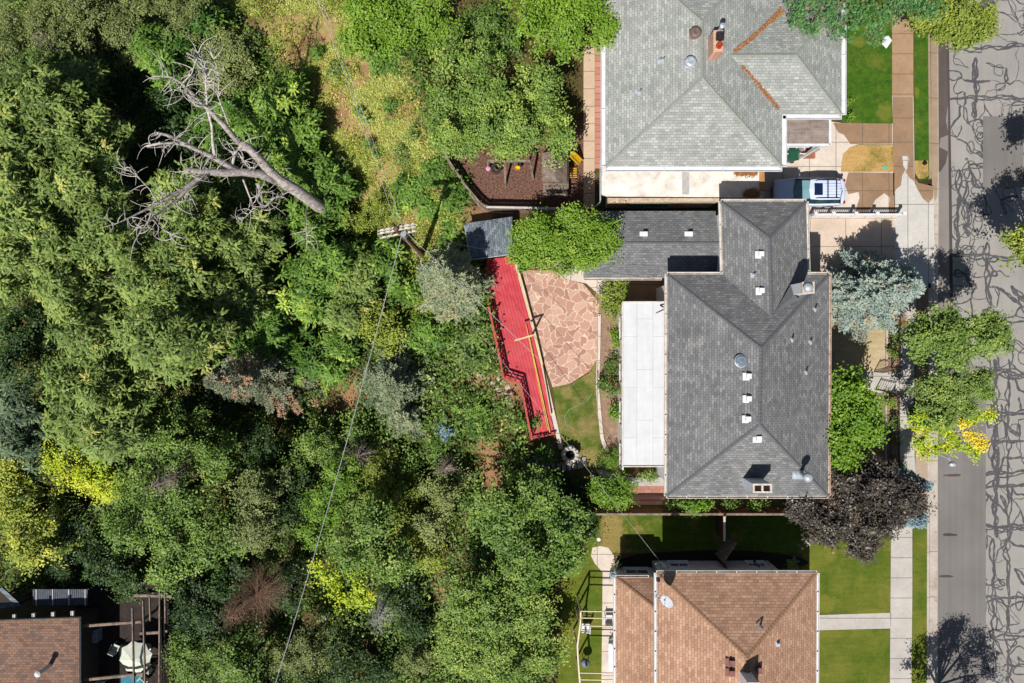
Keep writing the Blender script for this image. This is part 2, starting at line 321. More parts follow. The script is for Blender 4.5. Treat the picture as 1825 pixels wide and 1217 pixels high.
def tar_lines():
    r = random.Random(12); tar = mott('crack_sealant', A(92, 91, 93), A(78, 77, 80), 1.5, .75, 30, amt2=.15); m = MB()
    def ribbon(pts, w_):
        pts = [Vector((p[0], p[1])) for p in pts]; k = len(pts); z = -.1492 + r.random() * .0036; L = []; Rr = []; ph = r.uniform(0, 6)
        for i, p in enumerate(pts):
            d = (pts[min(i + 1, k - 1)] - pts[max(i - 1, 0)]); d = d.normalized() if d.length > 1e-6 else Vector((1, 0)); n = Vector((-d.y, d.x)); ww = w_ * (.75 + .4 * math.sin(i * .7 + ph) ** 2 + r.uniform(-.1, .1)) / 2 * (.55 if i in (0, k - 1) else 1)
            a, b = p + n * ww, p - n * ww; L.append(W(a.x, a.y, 0)); Rr.append(W(b.x, b.y, 0))
        for i in range(k - 1): m.face([(L[i].x, L[i].y, z), (Rr[i].x, Rr[i].y, z), (Rr[i + 1].x, Rr[i + 1].y, z), (L[i + 1].x, L[i + 1].y, z)])
    def wander(a, b, amp, w_, strands=1):
        a, b = Vector(a), Vector(b); d = b - a; L = d.length; n = Vector((-d.y, d.x)) / (L or 1); k = max(4, int(L / 3.2))
        for s_ in range(strands):
            ph = [r.uniform(0, 6.28) for _ in range(3)]; am = amp * r.uniform(.6, 1.3); off = r.uniform(-3.5, 3.5) if strands > 1 else 0
            pts = []
            for i in range(k + 1):
                t_ = i / k; e = math.sin(math.pi * t_) ** .6; q = am * e * (math.sin(t_ * 3.1 + ph[0]) * .6 + math.sin(t_ * L / 9 + ph[1]) * .3 + math.sin(t_ * L / 4 + ph[2]) * .16) + r.uniform(-.5, .5) + off * e; pts.append(a + d * t_ + n * q)
            ribbon(pts, w_ * r.uniform(.7, 1.2))
    def loop(cx, cy, rx, ry, w_):
        ph = [r.uniform(0, 6.28) for _ in range(3)]; n = 26; a0 = r.uniform(0, 6.28); full = r.choice([6.28, 6.28, 4.6, 3.6])
        ribbon([(cx + rx * math.cos(a0 + full * i / n) * (1 + .16 * math.sin(2 * full * i / n + ph[0])), cy + ry * math.sin(a0 + full * i / n) * (1 + .14 * math.sin(3 * full * i / n + ph[1]))) for i in range(n + 1)], w_)
    xs0, xs1 = 1698, 1900
    G_ = {}
    cell = 27
    for j in range(-4, 52):
        for i in range(0, 8): G_[i, j] = (xs0 + 6 + i * cell + r.uniform(-12, 12), j * cell + r.uniform(-12, 12))
    for (i, j), p in G_.items():
        for q, pr in (((i + 1, j), .52), ((i, j + 1), .52), ((i + 1, j + 1), .22)):
            if q in G_ and r.random() < pr: wander(p, G_[q], 5.5, r.choice([1.2, 1.6, 2.2, 2.8, 4]), r.choice([1, 1, 1, 2, 2, 3]))
    for y, st in ((88, 2), (174, 3), (300, 1), (455, 3), (565, 2), (662, 4), (745, 3), (792, 2), (850, 3), (868, 2), (937, 5), (1068, 2), (1140, 2)): wander((1694, y + r.uniform(-6, 6)), (1900, y + r.uniform(-14, 14)), 7, 3.2, st)
    for x, y0, y1, st in ((1778, 640, 960, 5), (1740, 100, 210, 4), (1712, 300, 460, 3), (1762, 430, 560, 3), (1772, 960, 1217, 2), (1800, 640, 1217, 2), (1724, 320, 420, 3)): 
        y = y0
        while y < y1: wander((x + r.uniform(-3, 3), y), (x + r.uniform(-3, 3), min(y + 45, y1)), 6, 3.4, st); y += 40
    for _ in range(26): loop(r.uniform(1700, 1760), r.uniform(215, 470), r.uniform(5, 17), r.uniform(5, 20), r.uniform(1.4, 2.8))
    for _ in range(16): loop(r.uniform(1765, 1840), r.uniform(560, 1217), r.uniform(6, 18), r.uniform(6, 20), r.uniform(1.4, 2.8))
    for _ in range(6): loop(r.uniform(1700, 1830), r.uniform(0, 560), r.uniform(6, 16), r.uniform(6, 18), r.uniform(1.6, 2.8))
    o = m.build('crack_sealing', tar); o['kind'] = 'structure'
tar_lines()
# gutter and kerb
gx = [(1660, 60, 1672), (1664, 330, 1673), (1665, 500, 1672), (1659, 511, 1672), (1658, 700, 1671), (1657, 950, 1671), (1655, 1500, 1669)]
sheet('gutter', [(a, b) for a, b, c in [(1657, -400, 1671)] + gx] + [(c, b) for a, b, c in [(1657, -400, 1671)] + gx][::-1], -.13, C_gut)
sheet('gutter', [(1659, 66), (1671, 66), (1672, 306), (1670, 350), (1667, 358), (1662, 350), (1660, 300)], -.125, C_wgut)
kerb = [(1652, -400), (1654, 60), (1656, 300), (1654, 900), (1652, 1500)]
def strip_poly(pts, w_):
    L = []; Rr = []
    for i, p in enumerate(pts):
        a = pts[max(0, i - 1)]; b = pts[min(len(pts) - 1, i + 1)]; dx, dy = b[0] - a[0], b[1] - a[1]; l = math.hypot(dx, dy) or 1; nx, ny = -dy / l * w_ / 2, dx / l * w_ / 2
        L.append((p[0] + nx, p[1] + ny)); Rr.append((p[0] - nx, p[1] - ny))
    return L + Rr[::-1]
def solid(name, poly, z0, z1, mat, kind='structure', label=None, cat=None, parent=None, group=None, zp=None):
    P = [W(x, y, z1 if zp is None else zp) for x, y in poly]; b = MB(); ar = sum(P[i].x * P[(i + 1) % len(P)].y - P[(i + 1) % len(P)].x * P[i].y for i in range(len(P)))
    if ar < 0: P = P[::-1]
    b.prism([(p.x, p.y) for p in P], z0, z1); o = b.build(name, mat, parent)
    import bmesh
    bm = bmesh.new(); bm.from_mesh(o.data); bmesh.ops.triangulate(bm, faces=[f for f in bm.faces if len(f.verts) > 4]); bm.to_mesh(o.data); bm.free()
    if parent is None: tag(o, label, cat, group, kind)
    return o
solid('kerb', strip_poly([(1656, -400), (1656, 60), (1658, 318)], 4), -.25, .012, C_wgut)
solid('kerb', strip_poly([(1654.5, 900), (1654, 1100), (1653, 1500)], 4), -.25, .012, C_gut)
solid('kerb', strip_poly([(1657, 505), (1656, 700), (1655, 900)], 4), -.25, .012, C_gut)
# pavements and lawns
sheet('pavement', [(1590, -400), (1627, -400), (1628, 172), (1590, 172)], .016, C_tan)
sheet('pavement', [(1590, 172), (1628, 172), (1630, 318), (1640, 330), (1655, 330), (1664, 335), (1666, 512), (1594, 520), (1594, 300)], .012, C_apron)
sheet('wet_pavement', [(1591, 172.5), (1627, 172.5), (1629, 315), (1637, 326), (1655, 330), (1664, 332), (1663, 352), (1655, 362), (1645, 354), (1634, 335), (1629, 322), (1622, 318), (1614, 306), (1617, 300), (1620, 284), (1619, 278), (1608, 278), (1610, 296), (1614, 302), (1608, 312), (1606, 330), (1596, 338), (1594, 348), (1592, 348)], .018, C_wet)
sheet('pavement', [(1604, 505), (1634, 505), (1630, 640), (1628, 760), (1632, 860), (1626, 935), (1626, 1050), (1622, 1500), (1584, 1500), (1588, 960), (1604, 880)], .02, C_side)
sheet('park_strip', [(1628, -400), (1654, -400), (1656, 318), (1640, 322), (1632, 312), (1630, 290)], .004, lawn_g)
sheet('park_strip', [(1630, 286), (1654, 286), (1655, 312), (1648, 318), (1637, 318), (1631, 308)], .008, lawn_dry)
sheet('park_strip', [(1627, 925), (1652, 905), (1652, 1500), (1622, 1500), (1626, 1100)], .004, lawn_s)
sheet('gravel_strip', [(1633, 770), (1655, 770), (1654, 920), (1628, 935)], .008, gravelm)
sheet('soil_strip', [(1634, 512), (1656, 512), (1656, 770), (1630, 770)], .004, soil)
sheet('lawn', [(1480, -200), (1591, -200), (1591, 220), (1503, 218), (1490, 205)], .008, lawn_g)
sheet('path', [(1470, 215), (1500, 219), (1591, 220), (1591, 257), (1530, 257), (1516, 262), (1506, 272), (1480, 300), (1440, 300), (1440, 215)], .02, C_cream)
sheet('driveway', [(1350, 250), (1480, 255), (1506, 270), (1500, 300), (1595, 306), (1595, 385), (1350, 385)], .012, C_cream)
sheet('wet_pavement', [(1485, 219), (1590, 220), (1590, 256), (1516, 257), (1504, 240), (1494, 236)], .026, C_wet)
sheet('wet_pavement', [(1512, 307), (1594, 308), (1594, 380), (1584, 379), (1586, 352), (1576, 344), (1560, 356), (1548, 378), (1524, 377), (1532, 352), (1530, 342), (1512, 346), (1506, 330)], .018, C_wet)
sheet('lawn', [(1500, 290), (1503, 274), (1514, 263), (1530, 258), (1592, 258), (1592, 306), (1499, 306)], .030, lawn_dry)
sheet('driveway', rect(1436, 388, 1595, 505), .006, concrete('peach_driveway_concrete', A(226, 206, 188), A(210, 190, 172), 2.35, 1.85, .3, .2))
sheet('lawn', [(1460, 540), (1581, 540), (1581, 650), (1566, 664), (1460, 664)], .006, lawn_tan)
sheet('garden_bed', rect(1560, 505, 1604, 950), .0045, soil)
sheet('path', [(1460, 664), (1600, 664), (1604, 700), (1560, 700), (1540, 690), (1460, 690)], .022, C_side)
sheet('garden_bed', rect(1455, 690, 1562, 940), .0075, soil)
solid('garden_edging', strip_poly([(1581, 560), (1581, 652)], 3), 0, .14, C_gut)
solid('garden_edging', strip_poly([(1579.5, 702), (1579, 870)], 2.4), 0, .14, C_gut)
sheet('lawn', [(1430, 925), (1590, 945), (1587, 1093), (1430, 1095)], .009, lawn_s)
sheet('path', [(1430, 1097), (1588, 1092), (1587, 1120), (1430, 1124)], .02, C_side)
sheet('lawn', [(1430, 1124), (1586, 1121), (1584, 1500), (1430, 1500)], .009, lawn_s)
sheet('lawn', [(1045, 907), (1445, 907), (1445, 985), (1045, 985)], .006, lawnmat('shaded_side_lawn', A(108, 130, 30), A(84, 112, 22), A(206, 172, 112), .60, .08, sp_=[(1090, 950, 26, 44)]))
sheet('garden_bed', blob(1270, 1000, 165, 20, 40, .05, 8), .014, mott('dark_mulch', A(60, 52, 48), A(36, 32, 30), 10, .95, 50, amt2=.6, bump=.8))
sheet('lawn', [(1000, 985), (1075, 985), (1075, 1400), (985, 1400), (1000, 1100)], .006, lawn_s)
sheet('path', [(1053, 990), (1056, 976), (1070, 973), (1084, 976), (1094, 990), (1096, 1005), (1098, 1400), (1070, 1400), (1074, 1020), (1060, 1004)], .02, C_cream)
# main garden
sheet('garden_bed', [(1062, 505), (1115, 500), (1112, 840), (1070, 845), (1060, 700)], .004, soil)
sheet('lawn', [(985, 690), (1015, 685), (1050, 665), (1063, 640), (1064, 720), (1072, 790), (1076, 830), (1030, 835), (1000, 800)], .012, lawnmat('back_garden_lawn', A(104, 130, 36), A(82, 114, 28), A(196, 168, 112), .56, .1, sp_=[(1055, 665, 22, 22), (1050, 815, 30, 18), (1010, 700, 12, 10)]))
def stone_mat(name, s1, s2, s3, grout, sc, gw=.035, warpk=.35):
    t = Nt(name); co = t.co('World'); dn = t.n('TexNoise'); dn.inputs['Scale'].default_value = 1.2; t.l(co, dn.inputs['Vector'])
    a = t.n('VectorMath', operation='SCALE'); t.l(dn.outputs['Color'], a.inputs[0]); a.inputs['Scale'].default_value = warpk
    s_ = t.n('VectorMath', operation='ADD'); t.l(co, s_.inputs[0]); t.l(a.outputs[0], s_.inputs[1])
    e = t.n('TexVoronoi', feature='DISTANCE_TO_EDGE', voronoi_dimensions='2D'); e.inputs['Scale'].default_value = sc; t.l(s_.outputs[0], e.inputs['Vector'])
    v = t.n('TexVoronoi', feature='F1', voronoi_dimensions='2D'); v.inputs['Scale'].default_value = sc; t.l(s_.outputs[0], v.inputs['Vector'])
    sp = t.n('SeparateColor'); t.l(v.outputs['Color'], sp.inputs[0]); c = t.ramp(sp.outputs[0], [(0, s1), (.5, s2), (1, s3)])
    n = t.noise(co, 7, 5, .75); c = t.mix(.45, c, t.ramp(n, [(.3, G4(.55)), (.7, G4(1))]), 'MULTIPLY')
    edge = t.rng(t.math('ADD', e.outputs[0], t.math('MULTIPLY', t.math('SUBTRACT', n, .5), .05)), gw, gw + .03, 1, 0)
    c = t.mix(t.math('MULTIPLY', edge, .9), c, grout); t.bump(edge, -.5, .03); return t.fin(c, .9)
flag = stone_mat('red_flagstone', A(176, 134, 118), A(196, 152, 132), A(212, 176, 152), A(224, 204, 184), 1.95, .024, 1.1)
sheet('patio', [(922, 480), (960, 482), (985, 480), (1010, 497), (1040, 506), (1068, 540), (1064, 640), (1050, 662), (1015, 684), (985, 690), (968, 640), (945, 560)], .016, flag)
sheet('path', [(985, 470), (1040, 470), (1110, 500), (1122, 505), (1120, 530), (1068, 526), (1045, 505), (1010, 498)], .008, C_cream)
solid('garden_edging', strip_poly([(1068, 560), (1067, 620), (1065, 690), (1068, 730), (1073, 780), (1082, 806)], 6), 0, .12, C_cream)
sheet('path', [(1118, 500), (1190, 500), (1190, 540), (1118, 540)], .010, concrete('brown_yard_concrete', A(170, 144, 120), A(150, 128, 108), 0, 1.5))  # darker, browner concrete than the cream path
brick = Nt('red_paver_brick')
def brickmat(name, c1, c2, m, bw=.5, rh=.5, mort=.02, off=0.0, kind='World', rz=0):
    t = Nt(name); co = t.co(kind, rz); b = t.n('TexBrick'); b.offset = off; b.inputs['Scale'].default_value = 1; b.inputs['Brick Width'].default_value = bw; b.inputs['Row Height'].default_value = rh; b.inputs['Mortar Size'].default_value = mort
    b.inputs['Color1'].default_value = c1; b.inputs['Color2'].default_value = c2; b.inputs['Mortar'].default_value = m; t.l(co, b.inputs['Vector'])
    c = t.mix(.4, b.outputs[0], t.ramp(t.noise(co, 9, 5, .7), [(.3, G4(.6)), (.7, G4(1))]), 'MULTIPLY'); return t.fin(c, .9)
paver = brickmat('terracotta_pavers', A(206, 146, 124), A(188, 130, 110), A(130, 90, 76), .42, .42)
sheet('patio', [(1104, 866), (1190, 866), (1190, 900), (1104, 900)], .012, brickmat('rose_brick_paving', A(196, 140, 122), A(176, 120, 106), A(150, 120, 104), .5, .25, .02, .5))
sheet('path', [(1060, 835), (1120, 850), (1190, 850), (1190, 868), (1104, 868), (1070, 850)], .010, C_side)
# neighbour's side yard and playground
sheet('patio', rect(1060, 80, 1078, 300), .012, paver)
sheet('path', rect(1040, 80, 1060, 372), .016, concrete('side_walk_concrete', A(220, 194, 168), A(206, 180, 154), 0, 1.15))
sheet('playground_mulch', [(800, 215), (1040, 215), (1040, 380), (915, 380), (866, 366), (820, 300)], .010, mulch)
# ------------------------------------------------------------------ buildings
def gutter_run(parent, org, a, b, mat=None, w_=.13, br=1.1, name='gutter'):
    """open trough along an eave from a to b (world), with cross brackets"""
    a, b = Vector(a), Vector(b); d = b - a; L = d.length; d /= L; n = Vector((d.y, -d.x, 0)); m = MB(org)
    m.bar(a + n * .0, b + n * .0, .018, .12); m.bar(a + n * w_, b + n * w_, .028, .12); m.bar(a + n * w_ / 2 - Vector((0, 0, .055)), b + n * w_ / 2 - Vector((0, 0, .055)), w_ - .03, .012)
    k = max(1, int(L / br))
    for i in range(k + 1):
        p = a + d * (L * i / k) if 0 < i < k else a + d * (.02 if i == 0 else L - .02); m.bar(p, p + n * w_, .045, .10)
    return m.build(name, mat or gutterm, parent)
def roof_mesh(parent, org, planes, mat, thick=.16, fascia=None, name='roof'):
    """planes: list of world polygons (upper surface); UVs run along the eaves so that shingle courses follow each slope"""
    me = bpy.data.meshes.new(name); v = []; f = []; uv = []
    for P in planes:
        P = [Vector(p) for p in P]; n = Vector((0, 0, 0))
        for i in range(len(P)): n += P[i].cross(P[(i + 1) % len(P)])
        n.normalize()
        if n.z < 0: P = P[::-1]; n = -n
        hx = Vector((-n.y, n.x, 0)); hx = hx.normalized() if hx.length > .01 else Vector((1, 0, 0)); up = n.cross(hx)
        k = len(v); v += [tuple(p - Vector(org)) for p in P]; f.append(list(range(k, k + len(P)))); uv += [(p.dot(hx), p.dot(up)) for p in P]
    top = len(f)
    # underside a little lower, and the outer edge (edges used once)
    ed = {}
    key = lambda p: (round(p[0], 2), round(p[1], 2), round(p[2], 2))
    for fc in list(f):
        for i in range(len(fc)):
            a, b = fc[i], fc[(i + 1) % len(fc)]; kk = frozenset((key(v[a]), key(v[b]))); ed.setdefault(kk, []).append((a, b))
    for fc in list(f[:top]):
        k = len(v); v += [(v[i][0], v[i][1], v[i][2] - thick) for i in fc]; f.append([k + i for i in range(len(fc))][::-1]); uv += [(0, 0)] * len(fc)
    for kk, l in ed.items():
        if len(l) == 1:
            a, b = l[0]; k = len(v); v += [v[b], v[a], (v[a][0], v[a][1], v[a][2] - thick), (v[b][0], v[b][1], v[b][2] - thick)]; f.append([k, k + 1, k + 2, k + 3]); uv += [(0, 0)] * 4
    me.from_pydata(v, [], f); me.materials.append(mat); me.materials.append(fascia or white)
    me.polygons.foreach_set('material_index', [0] * top + [1] * (len(f) - top))
    ul = me.uv_layers.new(name='UVMap'); ul.data.foreach_set('uv', [c for fc in f for i in fc for c in uv[i]])
    o = bpy.data.objects.new(name, me); col.objects.link(o); o.parent = parent; return o
def ridge_caps(parent, org, segs, mat, w_=.22, step=.2):
    for a, b in segs:
        m = MB(org); a, b = Vector(a), Vector(b)
        if a.z > b.z: a, b = b, a
        d = b - a; L = d.length; d /= L; sd = d.cross(Vector((0, 0, 1))).normalized(); k = max(1, int(L / step))
        for i in range(k):
            p = a + d * (L * i / k); q = a + d * (L * (i + 1.06) / k); h0, h1 = .012, .034; dr = Vector((0, 0, -.055))
            for s_ in (-1, 1):
                e = sd * s_ * w_ / 2
                top = [p + Vector((0, 0, h1)), q + Vector((0, 0, h0)), q + e + dr + Vector((0, 0, h0)), p + e + dr + Vector((0, 0, h1))]
                if s_ > 0: top = top[::-1]
                lo = [x - Vector((0, 0, .03)) for x in top]; m.hexa(lo, top)
        m.build('ridge_cap', mat, parent)
def zroof(planes, x, y):
    """height of the roof over (x, y)"""
    best = None
    for P in planes:
        P = [Vector(p) for p in P]; n = (P[1] - P[0]).cross(P[2] - P[0])
        if abs(n.z) < 1e-6: continue
        ins = False; j = len(P) - 1
        for i in range(len(P)):
            if (P[i].y > y) != (P[j].y > y) and x < (P[j].x - P[i].x) * (y - P[i].y) / (P[j].y - P[i].y) + P[i].x: ins = not ins
            j = i
        if ins:
            z = P[0].z - (n.x * (x - P[0].x) + n.y * (y - P[0].y)) / n.z
            best = z if best is None else max(best, z)
    return best
def onroof(planes, px, py, z=6.0):
    for _ in range(8):
        p = W(px, py, z); q = zroof(planes, p.x, p.y); z = q if q is not None else z
    return W(px, py, z)
def box_vent(parent, org, p, mat=None, s=.29, h=.18):
    m = MB(org); m.box((p.x - .03, p.y - .03, p.z + .02), (s + .2, s + .14, .03)); m.box((p.x + .02, p.y, p.z + h / 2 + .03), (s * .8, s * .8, h)); m.box((p.x + .02, p.y, p.z + h + .05), (s, s, .035))
    return m.build('roof_vent', mat or white, parent, bevel=.008)
def pipe_vent(parent, org, p, h=.35, r=.05):
    m = MB(org); m.lathe((p.x, p.y, p.z - .1), [(r * 2.6, .08), (r * 2.4, .14), (r * 1.3, .22), (r, .24), (r, .1 + h), (r * .8, .1 + h), (r * .8, h - .1)], 14); m.box((p.x - .05, p.y - .05, p.z + .0), (.26, .3, .02))
    return m.build('vent_pipe', metal, parent, smooth=False)
def wall_loop(m, pts, z0, z1):
    for i in range(len(pts)):
        a, b = pts[i], pts[(i + 1) % len(pts)]
        m.face([(a[0], a[1], z0), (b[0], b[1], z0), (b[0], b[1], z1), (a[0], a[1], z1)])
glassm = Nt('window_glass').fin(A(40, 54, 62), .08); 
def window(parent, org, c, w_, h_, face, mat=None, name='window', sill=True):
    """face: 'N','S','E','W' outward direction; frame proud of the wall, pane and sill as sub-parts"""
    c = Vector(c); n = {'N': Vector((0, 1, 0)), 'S': Vector((0, -1, 0)), 'E': Vector((1, 0, 0)), 'W': Vector((-1, 0, 0))}[face]; t = Vector((-n.y, n.x, 0)); u = Vector((0, 0, 1))
    m = MB(org); o = c + n * .03
    for s_ in (-1, 1):
        m.bar(o + t * s_ * w_ / 2 - u * h_ / 2, o + t * s_ * w_ / 2 + u * h_ / 2, .09, .09); m.bar(o - t * (w_ / 2 - .045) + u * s_ * (h_ / 2 - .03), o + t * (w_ / 2 - .045) + u * s_ * (h_ / 2 - .03), .09, .06)
    m.bar(o - u * (h_ / 2 - .07), o + u * (h_ / 2 - .07), .04, .04); f = m.build(name, mat or white, parent)
    m = MB(org); m.box(c + n * .012, (abs(t.x) * (w_ - .08) + abs(n.x) * .016, abs(t.y) * (w_ - .08) + abs(n.y) * .016, h_ - .1)); m.build('pane', glassm, f)
    if not sill: return f
    m = MB(org); m.bar(c + n * .11 - u * (h_ / 2 + .035) - t * (w_ / 2 + .08), c + n * .11 - u * (h_ / 2 + .035) + t * (w_ / 2 + .08), .2, .06); m.build('sill', mat or white, f)
    return f
def door(parent, org, c, w_, h_, face, mat):
    c = Vector(c); n = {'N': Vector((0, 1, 0)), 'S': Vector((0, -1, 0)), 'E': Vector((1, 0, 0)), 'W': Vector((-1, 0, 0))}[face]; t = Vector((-n.y, n.x, 0)); m = MB(org)
    m.box(c + n * .03, (abs(t.x) * w_ + abs(n.x) * .05, abs(t.y) * w_ + abs(n.y) * .05, h_)); d = m.build('door', mat, parent, bevel=.01)
    m = MB(org); m.lathe(c + n * .08 + t * w_ * .4, [(.0, -.04), (.04, -.02), (.04, .02), (0, .04)], 10); m.build('handle', metal, d); return d

sh_grey = shingle('grey_shingles', [A(116, 117, 118), A(128, 129, 130), A(134, 134, 135), A(152, 151, 150)])
sh_garage = shingle('garage_grey_shingles', [A(112, 114, 118), A(124, 126, 128), A(132, 133, 134), A(146, 145, 143)])
sh_sage = shingle('sage_shingles', [A(158, 161, 157), A(170, 173, 168), A(177, 180, 175), A(194, 197, 192)], .155, .3, moss=A(150, 153, 145))
sh_brown = shingle('tan_brown_shingles', [A(174, 134, 110), A(187, 147, 120), A(193, 153, 126), A(206, 167, 140)], .17, .32)
sh_shed = shingle('slate_shingles', [A(96, 106, 114), A(124, 134, 142), A(146, 156, 162)], .14, .3)
sh_red = shingle('russet_shingles', [A(112, 92, 84), A(134, 106, 92), A(154, 116, 94), A(142, 118, 106)], .17, .3)

capg = mott('grey_cap', A(112, 114, 118), A(98, 100, 104), 6, .9, 30, amt2=.4); capt = mott('tan_cap', A(170, 134, 106), A(154, 118, 92), 6, .9, 30, amt2=.4)
# ---- main grey house -------------------------------------------------
ZE = 5.1; org = W(1330, 690, 0); org.z = 0
mh = empty('house', org, 'large dark grey shingled house with hipped roofs and white flat-roofed extension', 'house')
NW, NE, SE, SW = W(1189, 489, ZE), W(1478, 489, ZE), W(1476, 884, ZE), W(1188, 884, ZE)
RA, RB = W(1357, 620, 7.2), W(1354, 756, 7.2)
wNW, wNE, wSW, wSE = W(1285, 359, ZE), W(1437, 359, ZE), W(1288, 489, ZE), W(1440, 489, ZE)
wA = W(1372, 424, 6.35); 
# wing ridge runs until it meets the north hip plane of the body
n_ = (NE - NW).cross(RA - NW); 
def zpl(P0, n, x, y): return P0.z - (n.x * (x - P0.x) + n.y * (y - P0.y)) / n.z
y_ = wA.y
while zpl(NW, n_, wA.x + .12, y_) < 6.35: y_ -= .02
wB = Vector((wA.x + .12, y_, 6.35))
main_pl = [[NW, SW, RB, RA], [SE, NE, RA, RB], [SW, SE, RB], [NW, wSW, wB, wSE, NE, RA], [wNW, wSW, wB, wA], [wSE, wNE, wA, wB], [wNE, wNW, wA]]
roof = roof_mesh(mh, org, main_pl, sh_grey)
ridge_caps(roof, org, [(NW, RA), (NE, RA), (RA, RB), (SW, RB), (SE, RB), (wNW, wA), (wNE, wA), (wA, wB)], capg)
for a, b in ((SE, SW), (SW, NW), (NW, wSW), (wSW, wNW), (wNW, wNE), (wNE, wSE), (wSE, NE)): gutter_run(mh, org, b - Vector((0, 0, .05)), a - Vector((0, 0, .05)))
gutter_run(mh, org, SE - Vector((0, 0, .05)), NE - Vector((0, 0, .05)), mott('copper_brown_gutter', A(186, 148, 128), A(150, 110, 90), 3, .5, 30)) if False else gutter_run(mh, org, SE - Vector((0, 0, .05)), NE - Vector((0, 0, .05)), mott('rusty_gutter', A(216, 192, 176), A(184, 152, 132), 3, .6, 30))
m = MB(org); o_ = .42
loop = [(wNW.x + o_, wNW.y - o_), (wNW.x + o_, NW.y - o_), (NW.x + o_, NW.y - o_), (SW.x + o_, SW.y + o_), (SE.x - o_, SE.y + o_), (NE.x - o_, NE.y - o_), (wSE.x - o_, wSE.y - o_), (wNE.x - o_, wNE.y - o_)]
wall_loop(m, loop, -.3, ZE - .1); m.build('wall', white, mh)
for px, py in ((1354, 453), (1355, 518), (1332, 670), (1332, 710), (1331, 746), (1350, 781)): box_vent(mh, org, onroof(main_pl, px, py))
for px, py, h in ((1343, 489, .3), (1452, 550, .4), (1411, 604, .4), (1444, 608, .3), (1436, 662, .4)): pipe_vent(mh, org, onroof(main_pl, px, py), h)
# chimneys
blackm = mott('soot_black', A(24, 22, 24), A(36, 32, 32), 4, .9)
tanbrick = brickmat('buff_chimney_brick', A(206, 180, 150), A(180, 150, 120), A(150, 140, 126), .22, .08, .01, .5)
def chimney(parent, org, pb, sx, sy, h, flues, mat, dome=False, rz=0):
    m = MB(org); m.box((pb.x, pb.y, pb.z + h / 2 - .4), (sx, sy, h + .8)); st = m.build('chimney', mat, parent, bevel=.01)
    m = MB(org); T = pb.z + h; m.bar((pb.x - sx / 2 - .03, pb.y, T + .03), (pb.x + sx / 2 + .03, pb.y, T + .03), .0001, .0001)
    e = .1
    for s_ in (-1, 1): m.box((pb.x, pb.y + s_ * (sy / 2 - e / 2 + .02), T + .05), (sx + .06, e, .1)); m.box((pb.x + s_ * (sx / 2 - e / 2 + .02), pb.y, T + .05), (e, sy - e * 2 + .04, .1))
    if flues > 1: m.box((pb.x, pb.y, T + .05), (e, sy - 2 * e + .04, .1))
    m.build('chimney_rim', mott('mortar_cap', A(234, 222, 208), A(200, 180, 162), 6, .9, 30), st)
    m = MB(org); m.box((pb.x, pb.y, T + .008), (sx - .12, sy - .12, .012)); m.build('flue_opening', blackm, st)
    if dome:
        m = MB(org); m.lathe((pb.x - .1, pb.y, T), [(.13, .0), (.13, .25), (.27, .28), (.26, .36), (.18, .44), (.08, .48), (0, .49)], 20); m.build('chimney_cowl', metal, st, smooth=True)
    return st
ch = chimney(mh, org, Vector((16.27, 2.95, 6.1)), .62, .6, 1.4, 1, white, True)
m = MB(org); q0, q1, q2 = Vector((15.95, 3.2, 6.05)), Vector((15.95, 2.65, 6.25)), Vector((16.55, 2.64, 6.3)); tl = onroof(main_pl, 1381, 556); tl.z += .03
for a, b in ((q0 + Vector((-.05, 0, .0)), q1 + Vector((.05, 0, .12))), (q1 + Vector((.05, 0, .12)), q2 + Vector((-.1, -.25, -.25)))): m.face([a, tl, b]); m.face([a - Vector((0, 0, .1)), b - Vector((0, 0, .1)), tl - Vector((0, 0, .1))])
m.build('chimney_saddle', capg, ch)
p = onroof(main_pl, 1338, 858); bluegrey = mott('painted_chimney', A(226, 230, 234), A(206, 212, 220), 3, .7)
chimney(mh, org, Vector((p.x - .0, p.y + .0, p.z)), 1.02, .48, 1.75, 2, bluegrey)
p = onroof(main_pl, 1424, 843); m = MB(org); m.lathe((p.x, p.y, p.z - .2), [(.3, .12), (.28, .2), (.15, .5), (.12, .52), (.12, 1.35), (.26, 1.37), (.27, 1.45), (.2, 1.55), (.08, 1.6), (0, 1.61)], 22); m.box((p.x - .05, p.y, p.z + .02), (.7, .7, .02)); m.build('metal_flue', metal, mh, smooth=True)
p = onroof(main_pl, 1320, 643); m = MB(org); m.lathe((p.x, p.y, p.z - .06), [(.37, .0), (.37, .16), (.34, .17)], 28); dm = m.build('dome_skylight', metal, mh); m = MB(org); m.lathe((p.x, p.y, p.z - .06), [(.34, .165), (.33, .2), (.24, .25), (.22, .24), (.1, .3), (0, .31)], 28); m.build('skylight_lens', mott('dull_grey_dome', A(128, 142, 158), A(110, 122, 138), 3, .3, 20), dm, smooth=True)
